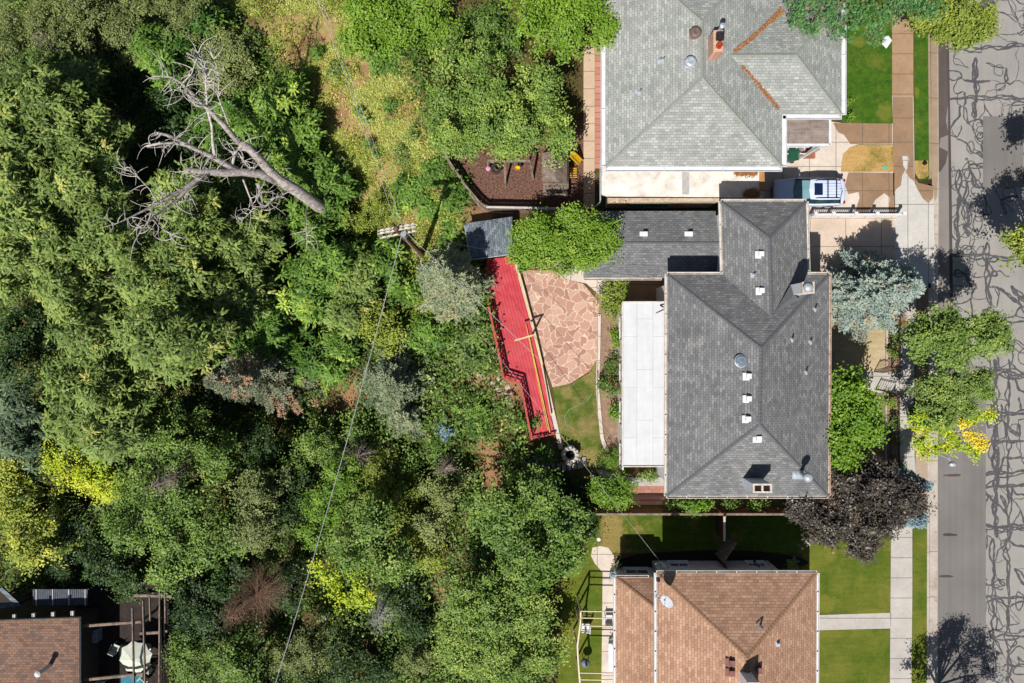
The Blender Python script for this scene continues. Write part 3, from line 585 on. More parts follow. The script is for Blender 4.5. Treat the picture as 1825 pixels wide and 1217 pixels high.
# west extension with white flat roof
t = Nt('white_roof_membrane'); co = t.co('World', loc=(.3, .2, 0)); nn = t.noise(co, 1.2, 5, .7); n9 = t.noise(t.co('World', sc=(3.4, .25, 1)), 1, 4, .6)
b_ = t.n('TexBrick'); b_.offset = .35; b_.inputs['Scale'].default_value = 1; b_.inputs['Brick Width'].default_value = 3.1; b_.inputs['Row Height'].default_value = .98; b_.inputs['Mortar Size'].default_value = .008; b_.inputs['Color1'].default_value = A(228, 229, 232, 1.38); b_.inputs['Color2'].default_value = A(221, 222, 225, 1.38); b_.inputs['Mortar'].default_value = A(160, 160, 166, 1.4)
t.l(t.co('World', R(90), loc=(.3, .2, 0)), b_.inputs['Vector'])
c = t.mix(.5, b_.outputs[0], t.ramp(nn, [(.3, G4(.8)), (.6, G4(1))]), 'MULTIPLY'); c = t.mix(.35, c, t.ramp(n9, [(.3, G4(.8)), (.6, G4(1))]), 'MULTIPLY'); membrane = t.fin(c, .7)
ZX = 3.3
P4 = [W(1109, 538, ZX), W(1186, 538, ZX), W(1186, 831, ZX), W(1109, 831, ZX)]; P4[1].x = P4[2].x = NW.x + o_ - .02
m = MB(org); m.prism([(p.x, p.y) for p in P4[::-1]], ZX - .22, ZX); fr = m.build('flat_roof', membrane, mh)
m = MB(org)
for i in (2, 3, 0): a, b = P4[i], P4[(i + 1) % 4]; m.bar(a, b, .07, .13)
m.build('roof_edge', gutterm, fr); m = MB(org); wl = [(P4[0].x + .25, P4[0].y - .2), (P4[1].x, P4[1].y - .2), (P4[2].x, P4[2].y + .2), (P4[3].x + .25, P4[3].y + .2)]
wall_loop(m, wl, -.2, ZX - .2); m.build('extension_wall', white, mh)
for k in range(4): window(mh, org, (P4[0].x + .25, P4[0].y - 1.6 - k * 2.7, 1.6), 1.5, 1.2, 'W', sill=False)
m = MB(org); q = W(1180, 546, ZX + .1); m.tube([W(1177, 544, ZX + .05), W(1182, 547, ZX + .3)], .05); m.tube([W(1169, 558, ZX + .03), W(1186, 551, ZX + .15)], .02); m.build('roof_cable_mast', darkmetal, mh)
xe = SE.x - o_
for yy, ww in ((-1.2, 1.6), (1.5, 1.2), (-5.2, 1.8), (-8, 1.4)): window(mh, org, (xe, W(0, 640, 0).y + yy + 1, 2.9), ww, 1.3, 'E')
door(mh, org, (xe, W(0, 678, 0).y, 1.7), 1.0, 2.2, 'E', brownwood)
for xx in (2.5, 6.0): window(mh, org, (SW.x + xx, SW.y + o_, 2.9), 1.4, 1.2, 'S')
m = MB(org); gy0, gy1 = wNE.y - 1.0, NE.y + .5; m.box((wNE.x - o_ + .03, (gy0 + gy1) / 2, 1.2), (.06, abs(gy0 - gy1), 2.3)); m.build('garage_door', white, mh)

# ---- garage west of the main house -------------------------------------
ZG, ZGR = 2.75, 3.4; og = W(1150, 435, 0)
ga = empty('garage', og, 'low grey shingled garage wing with two white vents beside a leafy tree', 'garage')
gNW, gSW, gNE, gSE = W(1042, 376, ZG), W(1040, 495, ZG), W(1279, 376, ZG), W(1279, 495, ZG)
gNE.x = gSE.x = wNW.x + o_ - .03; gR0, gR1 = W(1040, 432, ZGR), W(1279, 432, ZGR); gR1.x = gNE.x; gR0.x = gSW.x; gNW.x = gSW.x
g_pl = [[gNW, gNE, gR1, gR0], [gSE, gSW, gR0, gR1]]
gr = roof_mesh(ga, og, g_pl, sh_garage); ridge_caps(gr, og, [(gR0, gR1)], capg, .2)
gutter_run(ga, og, gSW - Vector((0, 0, .05)), Vector((NW.x + .2, gSW.y, ZG - .05)))
m = MB(og); wall_loop(m, [(gNW.x + .3, gNW.y - .25), (gNE.x - .02, gNW.y - .25), (gNE.x - .02, gSW.y + .3), (gNW.x + .3, gSW.y + .3)], -.3, ZG + .05); m.build('wall', mott('beige_wall', A(196, 180, 160), A(170, 154, 136), 2, .85), ga)  # wall mixes two beige tones by noise
for px, py in ((1148, 418), (1228, 418)): box_vent(ga, og, onroof(g_pl, px, py, 3), None, .3, .2)

# ---- north neighbour -----------------------------------------------------
ZN = 4.7; on = W(1250, 150, 0); nh = empty('house', on, 'pale sage-grey hip-roofed house above the silver car', 'house')
a1, a2, a3, a4 = W(1079, 297, ZN), W(1394, 297, ZN), W(1394, -112, ZN), W(1079, -112, ZN)
b1, b2 = W(1252, 138, 6.6), W(1252, 38, 6.6)
e1, e2 = W(1500, 204, ZN), W(1500, -8, ZN); er = W(1420, 98, 5.95)
ne = (a3 - a2).cross(b1 - a2); x_ = er.x
while zpl(a2, ne, x_, er.y) < 5.95: x_ -= .02
ew = Vector((x_, er.y, 5.95)); v1 = Vector((a2.x, e1.y, ZN)); v2 = Vector((a2.x, e2.y, ZN))
n_pl = [[a1, a2, b1], [a3, a4, b2], [a4, a1, b1, b2], [a2, v1, ew, v2, a3, b2, b1], [v1, e1, er, ew], [e2, v2, ew, er], [e1, e2, er]]
nr = roof_mesh(nh, on, n_pl, sh_sage, .2); ridge_caps(nr, on, [(a1, b1), (a2, b1), (b1, b2), (a4, b2), (a3, b2), (ew, er), (e1, er), (e2, er)], mott('sage_cap', A(160, 164, 154), A(142, 146, 136), 5, .9, 40), .24)
for a, b in ((a1, a2), (a2, v1), (v1, e1), (e1, e2), (a4, a1)): gutter_run(nh, on, b - Vector((0, 0, .04)) if False else a - Vector((0, 0, .04)), b - Vector((0, 0, .04)), white, .26, 3.0)
m = MB(on); q = .55; wall_loop(m, [(a1.x + q, a1.y + q), (a2.x - q, a2.y + q), (v1.x - q, v1.y + q), (e1.x - q, e1.y + q), (e2.x - q, e2.y - q), (a3.x - q, a3.y - q), (a4.x + q, a4.y - q)], -.2, ZN - .1); m.build('wall', mott('pale_brick_wall', A(206, 196, 184), A(186, 172, 160), 2, .85), nh)
for k in range(3): window(nh, on, (a1.x + q, a1.y + 2.5 + k * 3, 3.1), 1.5, 1.3, 'W')
for k in range(3): window(nh, on, (a1.x + 2 + k * 3.6, a1.y + q, 3.5), 1.3, .9, 'S')
ZP = 3.7; pp = [(1391, 194), (1470, 194), (1479, 203), (1479, 258), (1391, 258)]
P = [W(x, y, ZP) for x, y in pp]; P[0].x = P[4].x = a2.x + .05; P[0].y = v1.y; 
t = Nt('weathered_porch_roof'); co = t.co('World'); c = t.mix(t.rng(t.noise(t.co('World', sc=(.5, 3, 1)), 1.5, 6, .75), .35, .65), A(124, 112, 106), A(164, 150, 140)); c = t.mix(t.rng(t.noise(t.co('World', sc=(3, .6, 1)), 1.5, 6, .8), .5, .7, 0, .6), c, A(84, 74, 70)); porchm = t.fin(c, .9)
m = MB(on); m.prism([(p.x, p.y) for p in P[::-1]], ZP - .2, ZP); pr = m.build('porch_roof', porchm, nh)
m = MB(on)
for i in (1, 2, 3): m.bar(P[i] - Vector((0, 0, .06)), P[(i + 1) % 5] - Vector((0, 0, .06)), .14, .2)
m.build('roof_edge', white, pr); m = MB(on); m.bar((P[3].x - .2, P[3].y + .2, 0), (P[3].x - .2, P[3].y + .2, ZP - .2), .16, .16); m.build('porch_post', white, nh)
# chimney, flue, turbine vents
p = onroof(n_pl, 1270, 88); rb = brickmat('peach_brick', A(226, 178, 150), A(200, 146, 120), A(206, 190, 176), .22, .08, .01, .5)
m = MB(on); m.box((p.x, p.y, p.z + .4), (.55, 1.2, 1.4)); c_ = m.build('chimney', rb, nh, bevel=.02); T = p.z + 1.1
m = MB(on); m.box((p.x + .05, p.y + .2, T + .12), (.42, .42, .22)); m.build('chimney_cap', darkmetal, c_, bevel=.02)
m = MB(on); m.lathe((p.x + .02, p.y - .28, T), [(.17, 0), (.17, .2), (.12, .2), (.11, .02)], 14); m.build('clay_flue', mott('red_clay', A(196, 84, 54), A(160, 60, 40), 5), c_)
m = MB(on); m.lathe((p.x + .08, p.y + .62, T - .5), [(.09, 0), (.09, .9), (.15, .92), (.15, 1.0), (0, 1.06)], 14); m.build('metal_flue', metal, c_)
for (px, py), mt, nm in (((1238, 61), mott('rust_brown_metal', A(138, 116, 108), A(112, 92, 86), 5, .5), 'roof_turbine'), ((1229, 113), metal, 'roof_turbine')):
    p = onroof(n_pl, px, py); m = MB(on); m.lathe((p.x, p.y, p.z - .1), [(.3, .05), (.28, .14), (.2, .2), (.2, .26), (.31, .3), (.33, .38), (.26, .46), (.12, .5), (.1, .48), (0, .5)], 24); m.box((p.x, p.y, p.z + .01), (.62, .55, .02)); m.build(nm, mt, nh, smooth=True)
for px, py in ((1176, 108), (1181, 107), (1140, 164)): pipe_vent(nh, on, onroof(n_pl, px, py), .3, .05)
# stairs and rail under the porch
m = MB(on)
for k in range(5): m.box(W(1400 + k * 14, 266, .5).to_tuple(), (.06, .3, 1.0))
m.bar(W(1393, 262, 1.1), W(1462, 262, 1.1), .06, .06); m.bar(W(1395, 274, .9), W(1440, 274, .9), .06, .06)
for k in range(9): m.bar(W(1397 + k * 5.5, 274, 0), W(1397 + k * 5.5, 274, .9), .03, .03)
m.build('porch_railing', white, nh); m = MB(on)
for k in range(3): m.box(W(1430, 268, 0) + Vector((k * .3, 0, .3 - k * .09)), (.3, 1.1, .6 - k * .18))
m.build('porch_step', mott('brown_tile', A(176, 120, 96), A(150, 100, 80), 4), nh)
# balcony rail on the west side
m = MB(on)
m.bar(W(1075, 88, 3), W(1075, 210, 3), .05, .05)
for k in range(14): m.bar(W(1075, 90 + k * 9, 2), W(1075, 90 + k * 9, 3), .03, .03); m.bar(W(1075, 90 + k * 9, 3), W(1080, 90 + k * 9, 3), .04, .04)
m.build('balcony_railing', white, nh); m = MB(on); m.box(W(1079, 150, 1.95), (.5, 4.6, .12)); m.build('balcony_floor', offwhite, nh)
# ---- flat concrete carport roof joined to it
ZC = 2.35; oc = W(1200, 325, 0); cp = empty('carport', oc, 'flat whitewashed concrete carport roof with needle piles below the pale sage house', 'carport')
t = Nt('peeling_white_concrete'); co = t.co('World'); c = t.mix(t.rng(t.noise(co, .9, 6, .75), .40, .62), A(236, 230, 222), A(206, 198, 188)); c = t.mix(t.rng(t.noise(co, 5, 6, .85, 1), .60, .68, 0, .75), c, A(110, 100, 96))
c = t.mix(t.rng(t.noise(co, .45, 5, .7), .56, .7, 0, .5), c, A(140, 130, 126)); peel = t.fin(c, .9)
P = [W(x, y, ZC) for x, y in ((1071, 285), (1359, 285), (1359, 352), (1086, 350), (1072, 346))]; m = MB(oc); m.prism([(p.x, p.y) for p in P[::-1]], ZC - .25, ZC); m.build('flat_roof', peel, cp)
m = MB(oc); m.box(W(1222, 325, ZC + .0) + Vector((0, 0, .006)), (.45, 1.5, .01)); m.build('roof_patch', mott('grey_patch', A(196, 192, 190), A(176, 172, 170), 4), cp)
P = [W(x, y, 2.5) for x, y in ((1083, 352.5), (1283, 353), (1283, 359), (1083, 361))]; m = MB(oc); m.prism([(p.x, p.y) for p in P[::-1]], 2.2, 2.5); m.build('parapet', mott('stained_parapet', A(226, 206, 182), A(186, 160, 134), 4, .9, 30, amt2=.4), cp)
m = MB(oc); wl = [W(1085, 361, 2.25), W(1282, 360, 2.25)]; yy = wl[0].y; wall_loop(m, [(P[0].x + .2, yy + .1), (P[1].x, yy + .1), (P[1].x, W(0, 290, ZC).y), (P[0].x + .2, W(0, 290, ZC).y)], -.3, 2.2); m.build('wall', mott('cream_plaster', A(224, 214, 196), A(190, 172, 150), 2, .85), cp)
for k in range(3): window(cp, oc, (W(1130 + k * 24, 366, 1).x, yy + .1, 1.3), .75, .7, 'S', mott('green_frame', A(110, 124, 110), A(90, 104, 92), 4))
m = MB(oc); m.box(W(1357, 318, 2.3), (.3, 1.6, .3)); m.build('roof_box', mott('orange_wood', A(200, 150, 100), A(160, 116, 80), 4), cp)
m = MB(oc); m.tube([W(1070, 285, 2.45), W(1070, 360, 2.45)], .05); m.tube([W(1070, 360, 2.5), W(1056, 372, 2.2)], .04); m.build('edge_pipe', metal, cp)
# ---- south neighbour (tan-brown roof)
ZS = 5.0; os_ = W(1300, 1150, 0); sh = empty('house', os_, 'tan-brown shingled house with grey side wall and satellite dish, bottom of the picture', 'house')
s1, s2, s3, s4 = W(1170, 1021, ZS), W(1456, 1021, ZS), W(1454, 1480, ZS), W(1170, 1480, ZS); sr = W(1332, 1172, 6.9); sr2 = W(1332, 1320, 6.9)
t1, t2, t3 = W(1097, 1029, 2.8), W(1171, 1026, 2.8), W(1097, 1480, 2.8); t2.x = s1.x + .35; ta = W(1170, 1088, 3.9); ta.x = t2.x
tz3 = Vector((t2.x, t3.y, 3.9)); tz2 = Vector((t2.x, t1.y, 2.8)); t2 = tz2
s_pl = [[s1, s2, sr], [s2, s3, sr2, sr], [s4, s1, sr, sr2], [s3, s4, sr2]]; l_pl = [[t1, t2, ta], [t1, t3, tz3, ta]]
r1 = roof_mesh(sh, os_, s_pl, sh_brown); ridge_caps(r1, os_, [(s1, sr), (s2, sr), (sr, sr2)], capt, .24); r2 = roof_mesh(sh, os_, l_pl, sh_brown); ridge_caps(r2, os_, [(t1, ta)], capt)
for a, b in ((s1, s2), (t1, Vector((s1.x, t1.y, 2.8))), (s2, s3), (s1, s4), (t1, t3)): 
    if a is s1 and b is s2 or a is t1 and b is not t3: gutter_run(sh, os_, b - Vector((0, 0, .04)), a - Vector((0, 0, .04)))
    elif a is s2: gutter_run(sh, os_, b - Vector((0, 0, .04)), a - Vector((0, 0, .04)), white)
    else: gutter_run(sh, os_, a - Vector((0, 0, .04)), b - Vector((0, 0, .04)), white)
m = MB(os_); wx0, wx1, wy = W(1162, 998, 0).x, W(1392, 998, 0).x, W(0, 999, 0).y; greywall = mott('grey_white_render', A(214, 216, 220), A(196, 198, 204), 2, .85, 20)
wx1 = s2.x - 1.0; wall_loop(m, [(wx0, wy), (wx1, wy), (wx1, s3.y + .6), (wx0, s3.y + .6)], -.2, ZS - .12); m.build('wall', greywall, sh)
m = MB(os_); lx0, ly = t1.x + .3, W(0, 1011, 0).y; wall_loop(m, [(lx0, ly), (wx0 - .01, ly), (wx0 - .01, s3.y + .6), (lx0, s3.y + .6)], -.2, 2.7); m.build('wall', greywall, sh)
m = MB(os_); m.prism([(s1.x + .05, s1.y - .05), (wx0 - .01, wy), (wx1 + .0, wy), (s2.x - .05, s2.y - .05)], ZS - .2, ZS - .17) ; m.build('soffit', white, sh)
for px, ww in ((1210, 1.2), (1341, .55), (1356, .55)): p = W(px, 1009, 1.0); window(sh, os_, (p.x, wy, 1.0), ww, .75, 'N')
window(sh, os_, (W(1135, 1015, 1).x, ly, 1.0), 1.5, .8, 'N')
p = onroof(s_pl, 1171, 1062); m = MB(os_); m.tube([p + Vector((-.1, 0, -.05)), p + Vector((.05, .02, .55)), p + Vector((.3, .0, .62))], .03); m.lathe(p + Vector((-.05, 0, -.02)), [(.14, 0), (.14, .05)], 10); mast = m.build('dish_mast', metal, sh)
m = MB(os_); dc = p + Vector((.42, -.02, .72)); ax = Vector((-.55, -.45, .75)).normalized(); ux = ax.cross(Vector((0, 1, 0))).normalized(); uy = ax.cross(ux)
vs = []; fs = []; nr_, ns_ = 5, 24
for i in range(nr_ + 1):
    rr = .36 * i / nr_
    for j in range(ns_): a_ = 2 * math.pi * j / ns_; vs.append(dc + ux * rr * math.cos(a_) + uy * rr * 1.25 * math.sin(a_) + ax * (rr * rr * .45))
for i in range(nr_):
    for j in range(ns_): fs.append([i * ns_ + j, i * ns_ + (j + 1) % ns_, (i + 1) * ns_ + (j + 1) % ns_, (i + 1) * ns_ + j])
m.mesh(vs, fs); m.mesh([v - ax * .02 for v in vs], [f[::-1] for f in fs]); m.build('satellite_dish', mott('dish_white', A(206, 210, 214), A(190, 196, 202), 3, .4), sh)
m = MB(os_); m.tube([dc - uy * .4, dc + ax * .5], .015); m.box(dc + ax * .5, (.08, .08, .12)); m.build('dish_arm', metal, sh)
p = onroof(s_pl, 1355, 1114); m = MB(os_); m.tube([p - Vector((0, 0, .1)), p + Vector((0, 0, .45))], .05, 10); m.tube([p + Vector((-.25, .02, .1)), p + Vector((0, 0, .5))], .03); m.build('vent_pipe', mott('blue_metal', A(150, 176, 206), A(120, 140, 170), 3, .3), sh)
brownv = mott('brown_vent_metal', A(150, 104, 94), A(126, 84, 78), 4, .5)
for px, py in ((1302, 1179), (1302, 1197), (1350, 1192)): box_vent(sh, os_, onroof(s_pl, px, py), brownv, .32, .2)
box_vent(sh, os_, onroof(s_pl, 1385, 1147), metal, .16, .12)
p = onroof(s_pl, 1326, 1212); chimney(sh, os_, Vector((p.x + .1, p.y - .3, p.z)), .62, 1.5, 1.1, 1, white)
m = MB(os_); m.tube([W(1168, 1005, 3.6), W(1180, 1002, 3.6), W(1190, 1018, 4.3)], .035); m.box(W(1184, 1010, 2.4), (.35, .2, .5)); m.build('power_meter', metal, sh)
# ---- bottom left house
ZB = -.2; ob = W(60, 1160, 0); ob.z = -6; bh = empty('house', ob, 'russet-brown shingled house with white vent pipe, bottom left corner', 'house')
q1, q2, q3, q4 = W(-420, 1130, -1.6), W(141, 1101, ZB), W(141, 1600, ZB), W(-420, 1600, -1.6); q1 = W(-120, 1110, ZB); q4 = W(-120, 1600, ZB)
b_pl = [[q1, q4, q3, q2]]; roof_mesh(bh, ob, b_pl, sh_red, .2)
m = MB(ob); wall_loop(m, [(q1.x + .4, q1.y - .5), (q2.x - .5, q2.y - .5), (q3.x - .5, q3.y), (q1.x + .4, q3.y)], -10, ZB - .15); m.build('wall', mott('dark_timber_wall', A(84, 72, 66), A(64, 56, 52), 3, .85), bh)
p = W(89, 1186, ZB); m = MB(ob); m.tube([Vector((p.x, p.y, ZB - .1)), Vector((p.x, p.y, ZB + 1.1))], .14, 16); vp = m.build('vent_pipe', white, bh); m = MB(ob); m.lathe((p.x, p.y, ZB + 1.1), [(.2, 0), (.2, .1), (.1, .18), (0, .2)], 16); m.build('vent_cap', white, vp)
m = MB(ob)
for k in range(4): m.box(W(27 + k * 34.5, 1101 - k * 2, ZB - .25), (.12, .5, .16)); m.box(W(24 + k * 34.5, 1101 - k * 2, ZB - .25), (.04, .5, .16))
m.build('rafter_tail', offwhite, bh)
# shed
Zs = 1.3; osd = W(870, 425, 0); osd.z = -2; sd = empty('shed', osd, 'slate-shingled garden shed at the top end of the red deck', 'shed')
d1, d2, d3, d4 = W(828, 398, Zs), W(913, 386, Zs + .25), W(913, 452, Zs + .25), W(839, 462, Zs)
d2.z = d3.z = Zs + .25; roof_mesh(sd, osd, [[d1, d4, d3, d2]], sh_shed, .12)
m = MB(osd); m.bar(d4 - Vector((0, .03, .03)), d3 - Vector((0, .03, .03)), .05, .12); m.bar(d1 - Vector((.03, 0, .03)), d4 - Vector((.03, 0, .03)), .05, .12); m.build('roof_edge', metal, sd)
m = MB(osd); wall_loop(m, [(d1.x + .2, d1.y - .15), (d4.x + .2, d4.y + .2), (d3.x - .2, d3.y + .2), (d2.x - .2, d2.y - .2)], -4, Zs - .05); m.build('wall', mott('red_brown_wall', A(150, 80, 66), A(120, 64, 54), 3), sd)
# ------------------------------------------------------------------ vegetation
rng = np.random.default_rng(11)
def nrm(a): return a / (np.linalg.norm(a, axis=-1, keepdims=True) + 1e-9)
class Leaves:
    def __init__(s): s.q = []; s.t = []
    def add(s, c, d, n, L, Wd, tint):
        d = nrm(d); sd = nrm(np.cross(n, d)); L = np.asarray(L).reshape(-1, 1); Wd = np.asarray(Wd).reshape(-1, 1); nn = np.cross(d, sd)
        q = np.stack([c, c + d * L * .45 + sd * Wd * .5 + nn * L * .06, c + d * L, c + d * L * .45 - sd * Wd * .5 + nn * L * .06], 1)
        s.q.append(q.astype(np.float32)); s.t.append(np.broadcast_to(tint, (len(c),)).astype(np.float32))
    def build(s, name, mat, parent=None, org=(0, 0, 0), kind=None, label=None, cat=None):
        q = np.concatenate(s.q) - np.array(org, np.float32); t = np.concatenate(s.t); n = len(q)
        me = bpy.data.meshes.new(name); me.vertices.add(4 * n); me.vertices.foreach_set('co', q.reshape(-1))
        me.loops.add(4 * n); me.loops.foreach_set('vertex_index', np.arange(4 * n, dtype=np.int32)); me.polygons.add(n)
        me.polygons.foreach_set('loop_start', np.arange(0, 4 * n, 4, dtype=np.int32))
        at = me.attributes.new('tint', 'FLOAT', 'FACE'); at.data.foreach_set('value', t); me.materials.append(mat); me.update()
        o = bpy.data.objects.new(name, me); col.objects.link(o)
        if parent is not None: o.parent = parent
        else: o.location = org
        if kind: o['kind'] = kind
        if label: tag(o, label, cat)
        return o
def rdir(n, zmin=-.25):
    z = rng.uniform(zmin, 1, n); a = rng.uniform(0, 2 * np.pi, n); r = np.sqrt(np.clip(1 - z * z, 0, 1)); return np.stack([r * np.cos(a), r * np.sin(a), z], -1)
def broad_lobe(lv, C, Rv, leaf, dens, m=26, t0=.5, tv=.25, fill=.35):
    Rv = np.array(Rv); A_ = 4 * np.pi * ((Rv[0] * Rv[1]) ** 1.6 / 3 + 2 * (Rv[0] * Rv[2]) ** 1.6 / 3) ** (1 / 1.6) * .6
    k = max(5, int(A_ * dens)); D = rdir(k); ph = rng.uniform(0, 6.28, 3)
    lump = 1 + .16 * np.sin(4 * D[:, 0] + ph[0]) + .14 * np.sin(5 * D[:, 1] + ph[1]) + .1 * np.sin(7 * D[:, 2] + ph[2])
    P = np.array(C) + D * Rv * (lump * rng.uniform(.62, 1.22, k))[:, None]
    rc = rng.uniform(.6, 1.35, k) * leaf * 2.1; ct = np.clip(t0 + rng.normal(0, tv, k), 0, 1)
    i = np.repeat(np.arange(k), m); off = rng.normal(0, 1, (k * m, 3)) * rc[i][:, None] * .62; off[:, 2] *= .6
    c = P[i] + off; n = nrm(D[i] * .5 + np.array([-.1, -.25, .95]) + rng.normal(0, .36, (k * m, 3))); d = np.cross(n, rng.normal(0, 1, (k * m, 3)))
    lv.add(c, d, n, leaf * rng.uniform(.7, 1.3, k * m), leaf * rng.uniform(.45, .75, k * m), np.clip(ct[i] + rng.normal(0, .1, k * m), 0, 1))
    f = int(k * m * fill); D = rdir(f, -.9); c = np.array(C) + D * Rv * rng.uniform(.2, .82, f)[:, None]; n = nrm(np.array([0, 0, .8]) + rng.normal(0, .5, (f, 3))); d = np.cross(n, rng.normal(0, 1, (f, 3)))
    lv.add(c, d, n, leaf * 1.5 * np.ones(f), leaf * np.ones(f), np.clip(t0 - .1 + rng.normal(0, .15, f), 0, 1))  # inner leaves tinted darker, putting shade inside the lobe
def pinnate_lobe(lv, C, Rv, fl, dens, t0=.5, tv=.2, nf=9, pairs=6, fill=.3, lw=1.25):
    """rosettes of compound leaves: fronds radiate from shoot tips and droop, each with paired leaflets"""
    Rv = np.array(Rv); A_ = 4 * np.pi * ((Rv[0] * Rv[1]) ** 1.6 / 3 + 2 * (Rv[0] * Rv[2]) ** 1.6 / 3) ** (1 / 1.6) * .6
    k = max(4, int(A_ * dens)); D = rdir(k, -.1); ph = rng.uniform(0, 6.28, 3); lump = 1 + .2 * np.sin(4 * D[:, 0] + ph[0]) + .18 * np.sin(5 * D[:, 1] + ph[1])
    P = np.array(C) + D * Rv * (lump * rng.uniform(.75, 1.12, k))[:, None]; ct = np.clip(t0 + rng.normal(0, tv, k), 0, 1); ax = nrm(D * .7 + np.array([0, 0, .8]) + rng.normal(0, .2, (k, 3)))
    i = np.repeat(np.arange(k), nf); N = k * nf; u = nrm(np.cross(ax[i], rng.normal(0, 1, (N, 3)))); L = fl * rng.uniform(.65, 1.2, N)
    rise = rng.uniform(.0, .45, N); fd = nrm(u + ax[i] * rise[:, None]); tn = np.clip(ct[i] + rng.normal(0, .08, N), 0, 1)
    dr = np.array([0, 0, -1.]) * (L * .16)[:, None]; md = P[i] + fd * (L * .5)[:, None] + dr * .35; sd = nrm(np.cross(ax[i], fd))
    for sg in (-1, 1):
        nn_ = ax[i] + sd * sg * .35; ofs = sd * (sg * L * .035 * lw)[:, None]
        lv.add(P[i] + fd * (L * .08)[:, None] + ofs, fd + dr * .5, nn_, L * .55, L * .10 * lw, tn); lv.add(md + ofs * .8, fd * (L * .5)[:, None] + dr, nn_, L * .55, L * .085 * lw, tn)
    f = int(N * pairs * fill); D = rdir(f, -.9); c = np.array(C) + D * Rv * rng.uniform(.2, .8, f)[:, None]; n = nrm(np.array([0, 0, .8]) + rng.normal(0, .5, (f, 3))); d = np.cross(n, rng.normal(0, 1, (f, 3)))
    f = len(c); lv.add(c, d, n, fl * .5 * np.ones(f), fl * .25 * np.ones(f), np.clip(t0 - .1 + rng.normal(0, .15, f), 0, 1))  # inner leaflets get a darker tint as painted shade
def spruce_leaves(lv, base, top, Rr, tint0=.5, tw=.2, tiers=15, br=15, tv=.22, ell=1.0, ang=0.0, brown=0.0):
    """conifer: tiers of boughs round a leader, side twigs on each bough, needle tufts on each twig"""
    base = np.array(base); top = np.array(top); 
    for k in range(tiers):
        f = (k + .5) / tiers; o = base + (top - base) * f; rr = Rr * (1 - f) ** .8 * 1.02 + .12; nb = int(br * (1 - f * .5) * .62) + 3; zj = rng.normal(0, .12); a0 = rng.uniform(0, 6.28)
        for b in range(nb):
            a = a0 + 2 * np.pi * b / nb + rng.normal(0, .2); L = rr * rng.uniform(.62, 1.2); dx = np.array([np.cos(a) * ell, np.sin(a), 0]); ca, sa = np.cos(ang), np.sin(ang); dx = np.array([dx[0] * ca - dx[1] * sa, dx[0] * sa + dx[1] * ca, 0])
            bt = np.clip(tint0 + rng.normal(0, tv), 0, 1); bt = 1.0 if rng.random() < brown else min(bt, .74)
            ns = max(5, int(L / .10)); s_ = (np.arange(ns) + rng.uniform(0, 1, ns)) / ns; s_ = s_ ** .75
            P = o + dx * (L * s_)[:, None] + np.array([0, 0, 1.]) * (L * (.12 - .3 * s_ * s_ + .12 * s_ ** 3))[:, None]; perp = np.array([-dx[1], dx[0], 0]); perp /= np.linalg.norm(perp)
            for sg in (-1, 1):
                tl = min(L, 1.6) * .26 * (1 - s_ * .5) * rng.uniform(.5, 1.3, ns) + .05; td = perp * sg + dx / np.linalg.norm(dx) * rng.uniform(.6, 1.1, ns)[:, None] + np.array([0, 0, -.1])
                td = nrm(td); nn = max(2, int(np.mean(tl) / .11))
                for q in range(nn):
                    pq = P + td * (tl * (q + .3) / nn)[:, None] + rng.normal(0, .025, (ns, 3))
                    for e in range(3):
                        dd = td + rng.normal(0, .5, (ns, 3)) + np.array([0, 0, .25]); lv.add(pq, dd, np.array([0, 0, 1.]) + rng.normal(0, .4, (ns, 3)), tw * rng.uniform(.6, 1.1, ns), .06 * rng.uniform(.8, 1.4, ns) * tw / .2, np.clip(bt + rng.normal(0, .08, ns), 0, 1))
L_mid = leafmat('leaf_mid_green', A(62, 88, 30), A(114, 140, 60), A(154, 168, 80), gain=1.4)
L_shade = leafmat('leaf_shade_green', A(34, 60, 22), A(74, 104, 44), A(112, 132, 60), gain=1.0)  # green darkened so crowns in dim hollows carry shade in their colour
L_bright = leafmat('leaf_bright_green', A(88, 124, 28), A(132, 162, 48), A(168, 186, 80), gain=1.2)
L_yel = leafmat('leaf_yellow_green', A(98, 116, 38), A(148, 158, 58), A(200, 194, 76), gain=1.35)
L_gold = leafmat('leaf_turning_gold', A(110, 140, 26), A(170, 184, 44), A(208, 198, 50), gain=1.35)
L_orange = leafmat('leaf_turning_orange', A(206, 200, 48), A(224, 196, 52), A(224, 166, 64), gain=1.2)
L_olive = leafmat('leaf_olive', A(70, 82, 42), A(116, 128, 70), A(150, 152, 90), gain=1.4)
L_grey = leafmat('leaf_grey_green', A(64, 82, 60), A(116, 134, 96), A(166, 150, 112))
L_pin = leafmat('leaf_compound_green', A(64, 84, 38), A(124, 144, 72), A(164, 160, 84))
L_pinb = leafmat('leaf_compound_bright', A(62, 96, 34), A(116, 148, 60), A(172, 190, 80), gain=1.4)
L_maple = leafmat('leaf_maple', A(58, 88, 32), A(114, 138, 58), A(154, 166, 78), gain=1.5)
L_blue = leafmat('needle_blue', A(104, 122, 120), A(158, 174, 164), A(190, 156, 122), .1, gain=1.3)
L_blue2 = leafmat('needle_pale_blue', A(110, 136, 150), A(150, 174, 184), A(186, 190, 180), .1, gain=1.25)
L_spr = leafmat('needle_grey_green', A(92, 108, 84), A(150, 160, 124), A(204, 174, 138), .1, gain=1.3)
L_spr2 = leafmat('needle_olive_grey', A(84, 96, 74), A(140, 146, 116), A(176, 140, 114), .1, gain=1.2)
L_plum = leafmat('leaf_plum', A(48, 40, 36), A(92, 84, 74), A(142, 130, 112), .06, .4, gain=1.05)
L_pine = leafmat('needle_pine', A(60, 100, 58), A(110, 150, 88), A(140, 160, 90), .12)
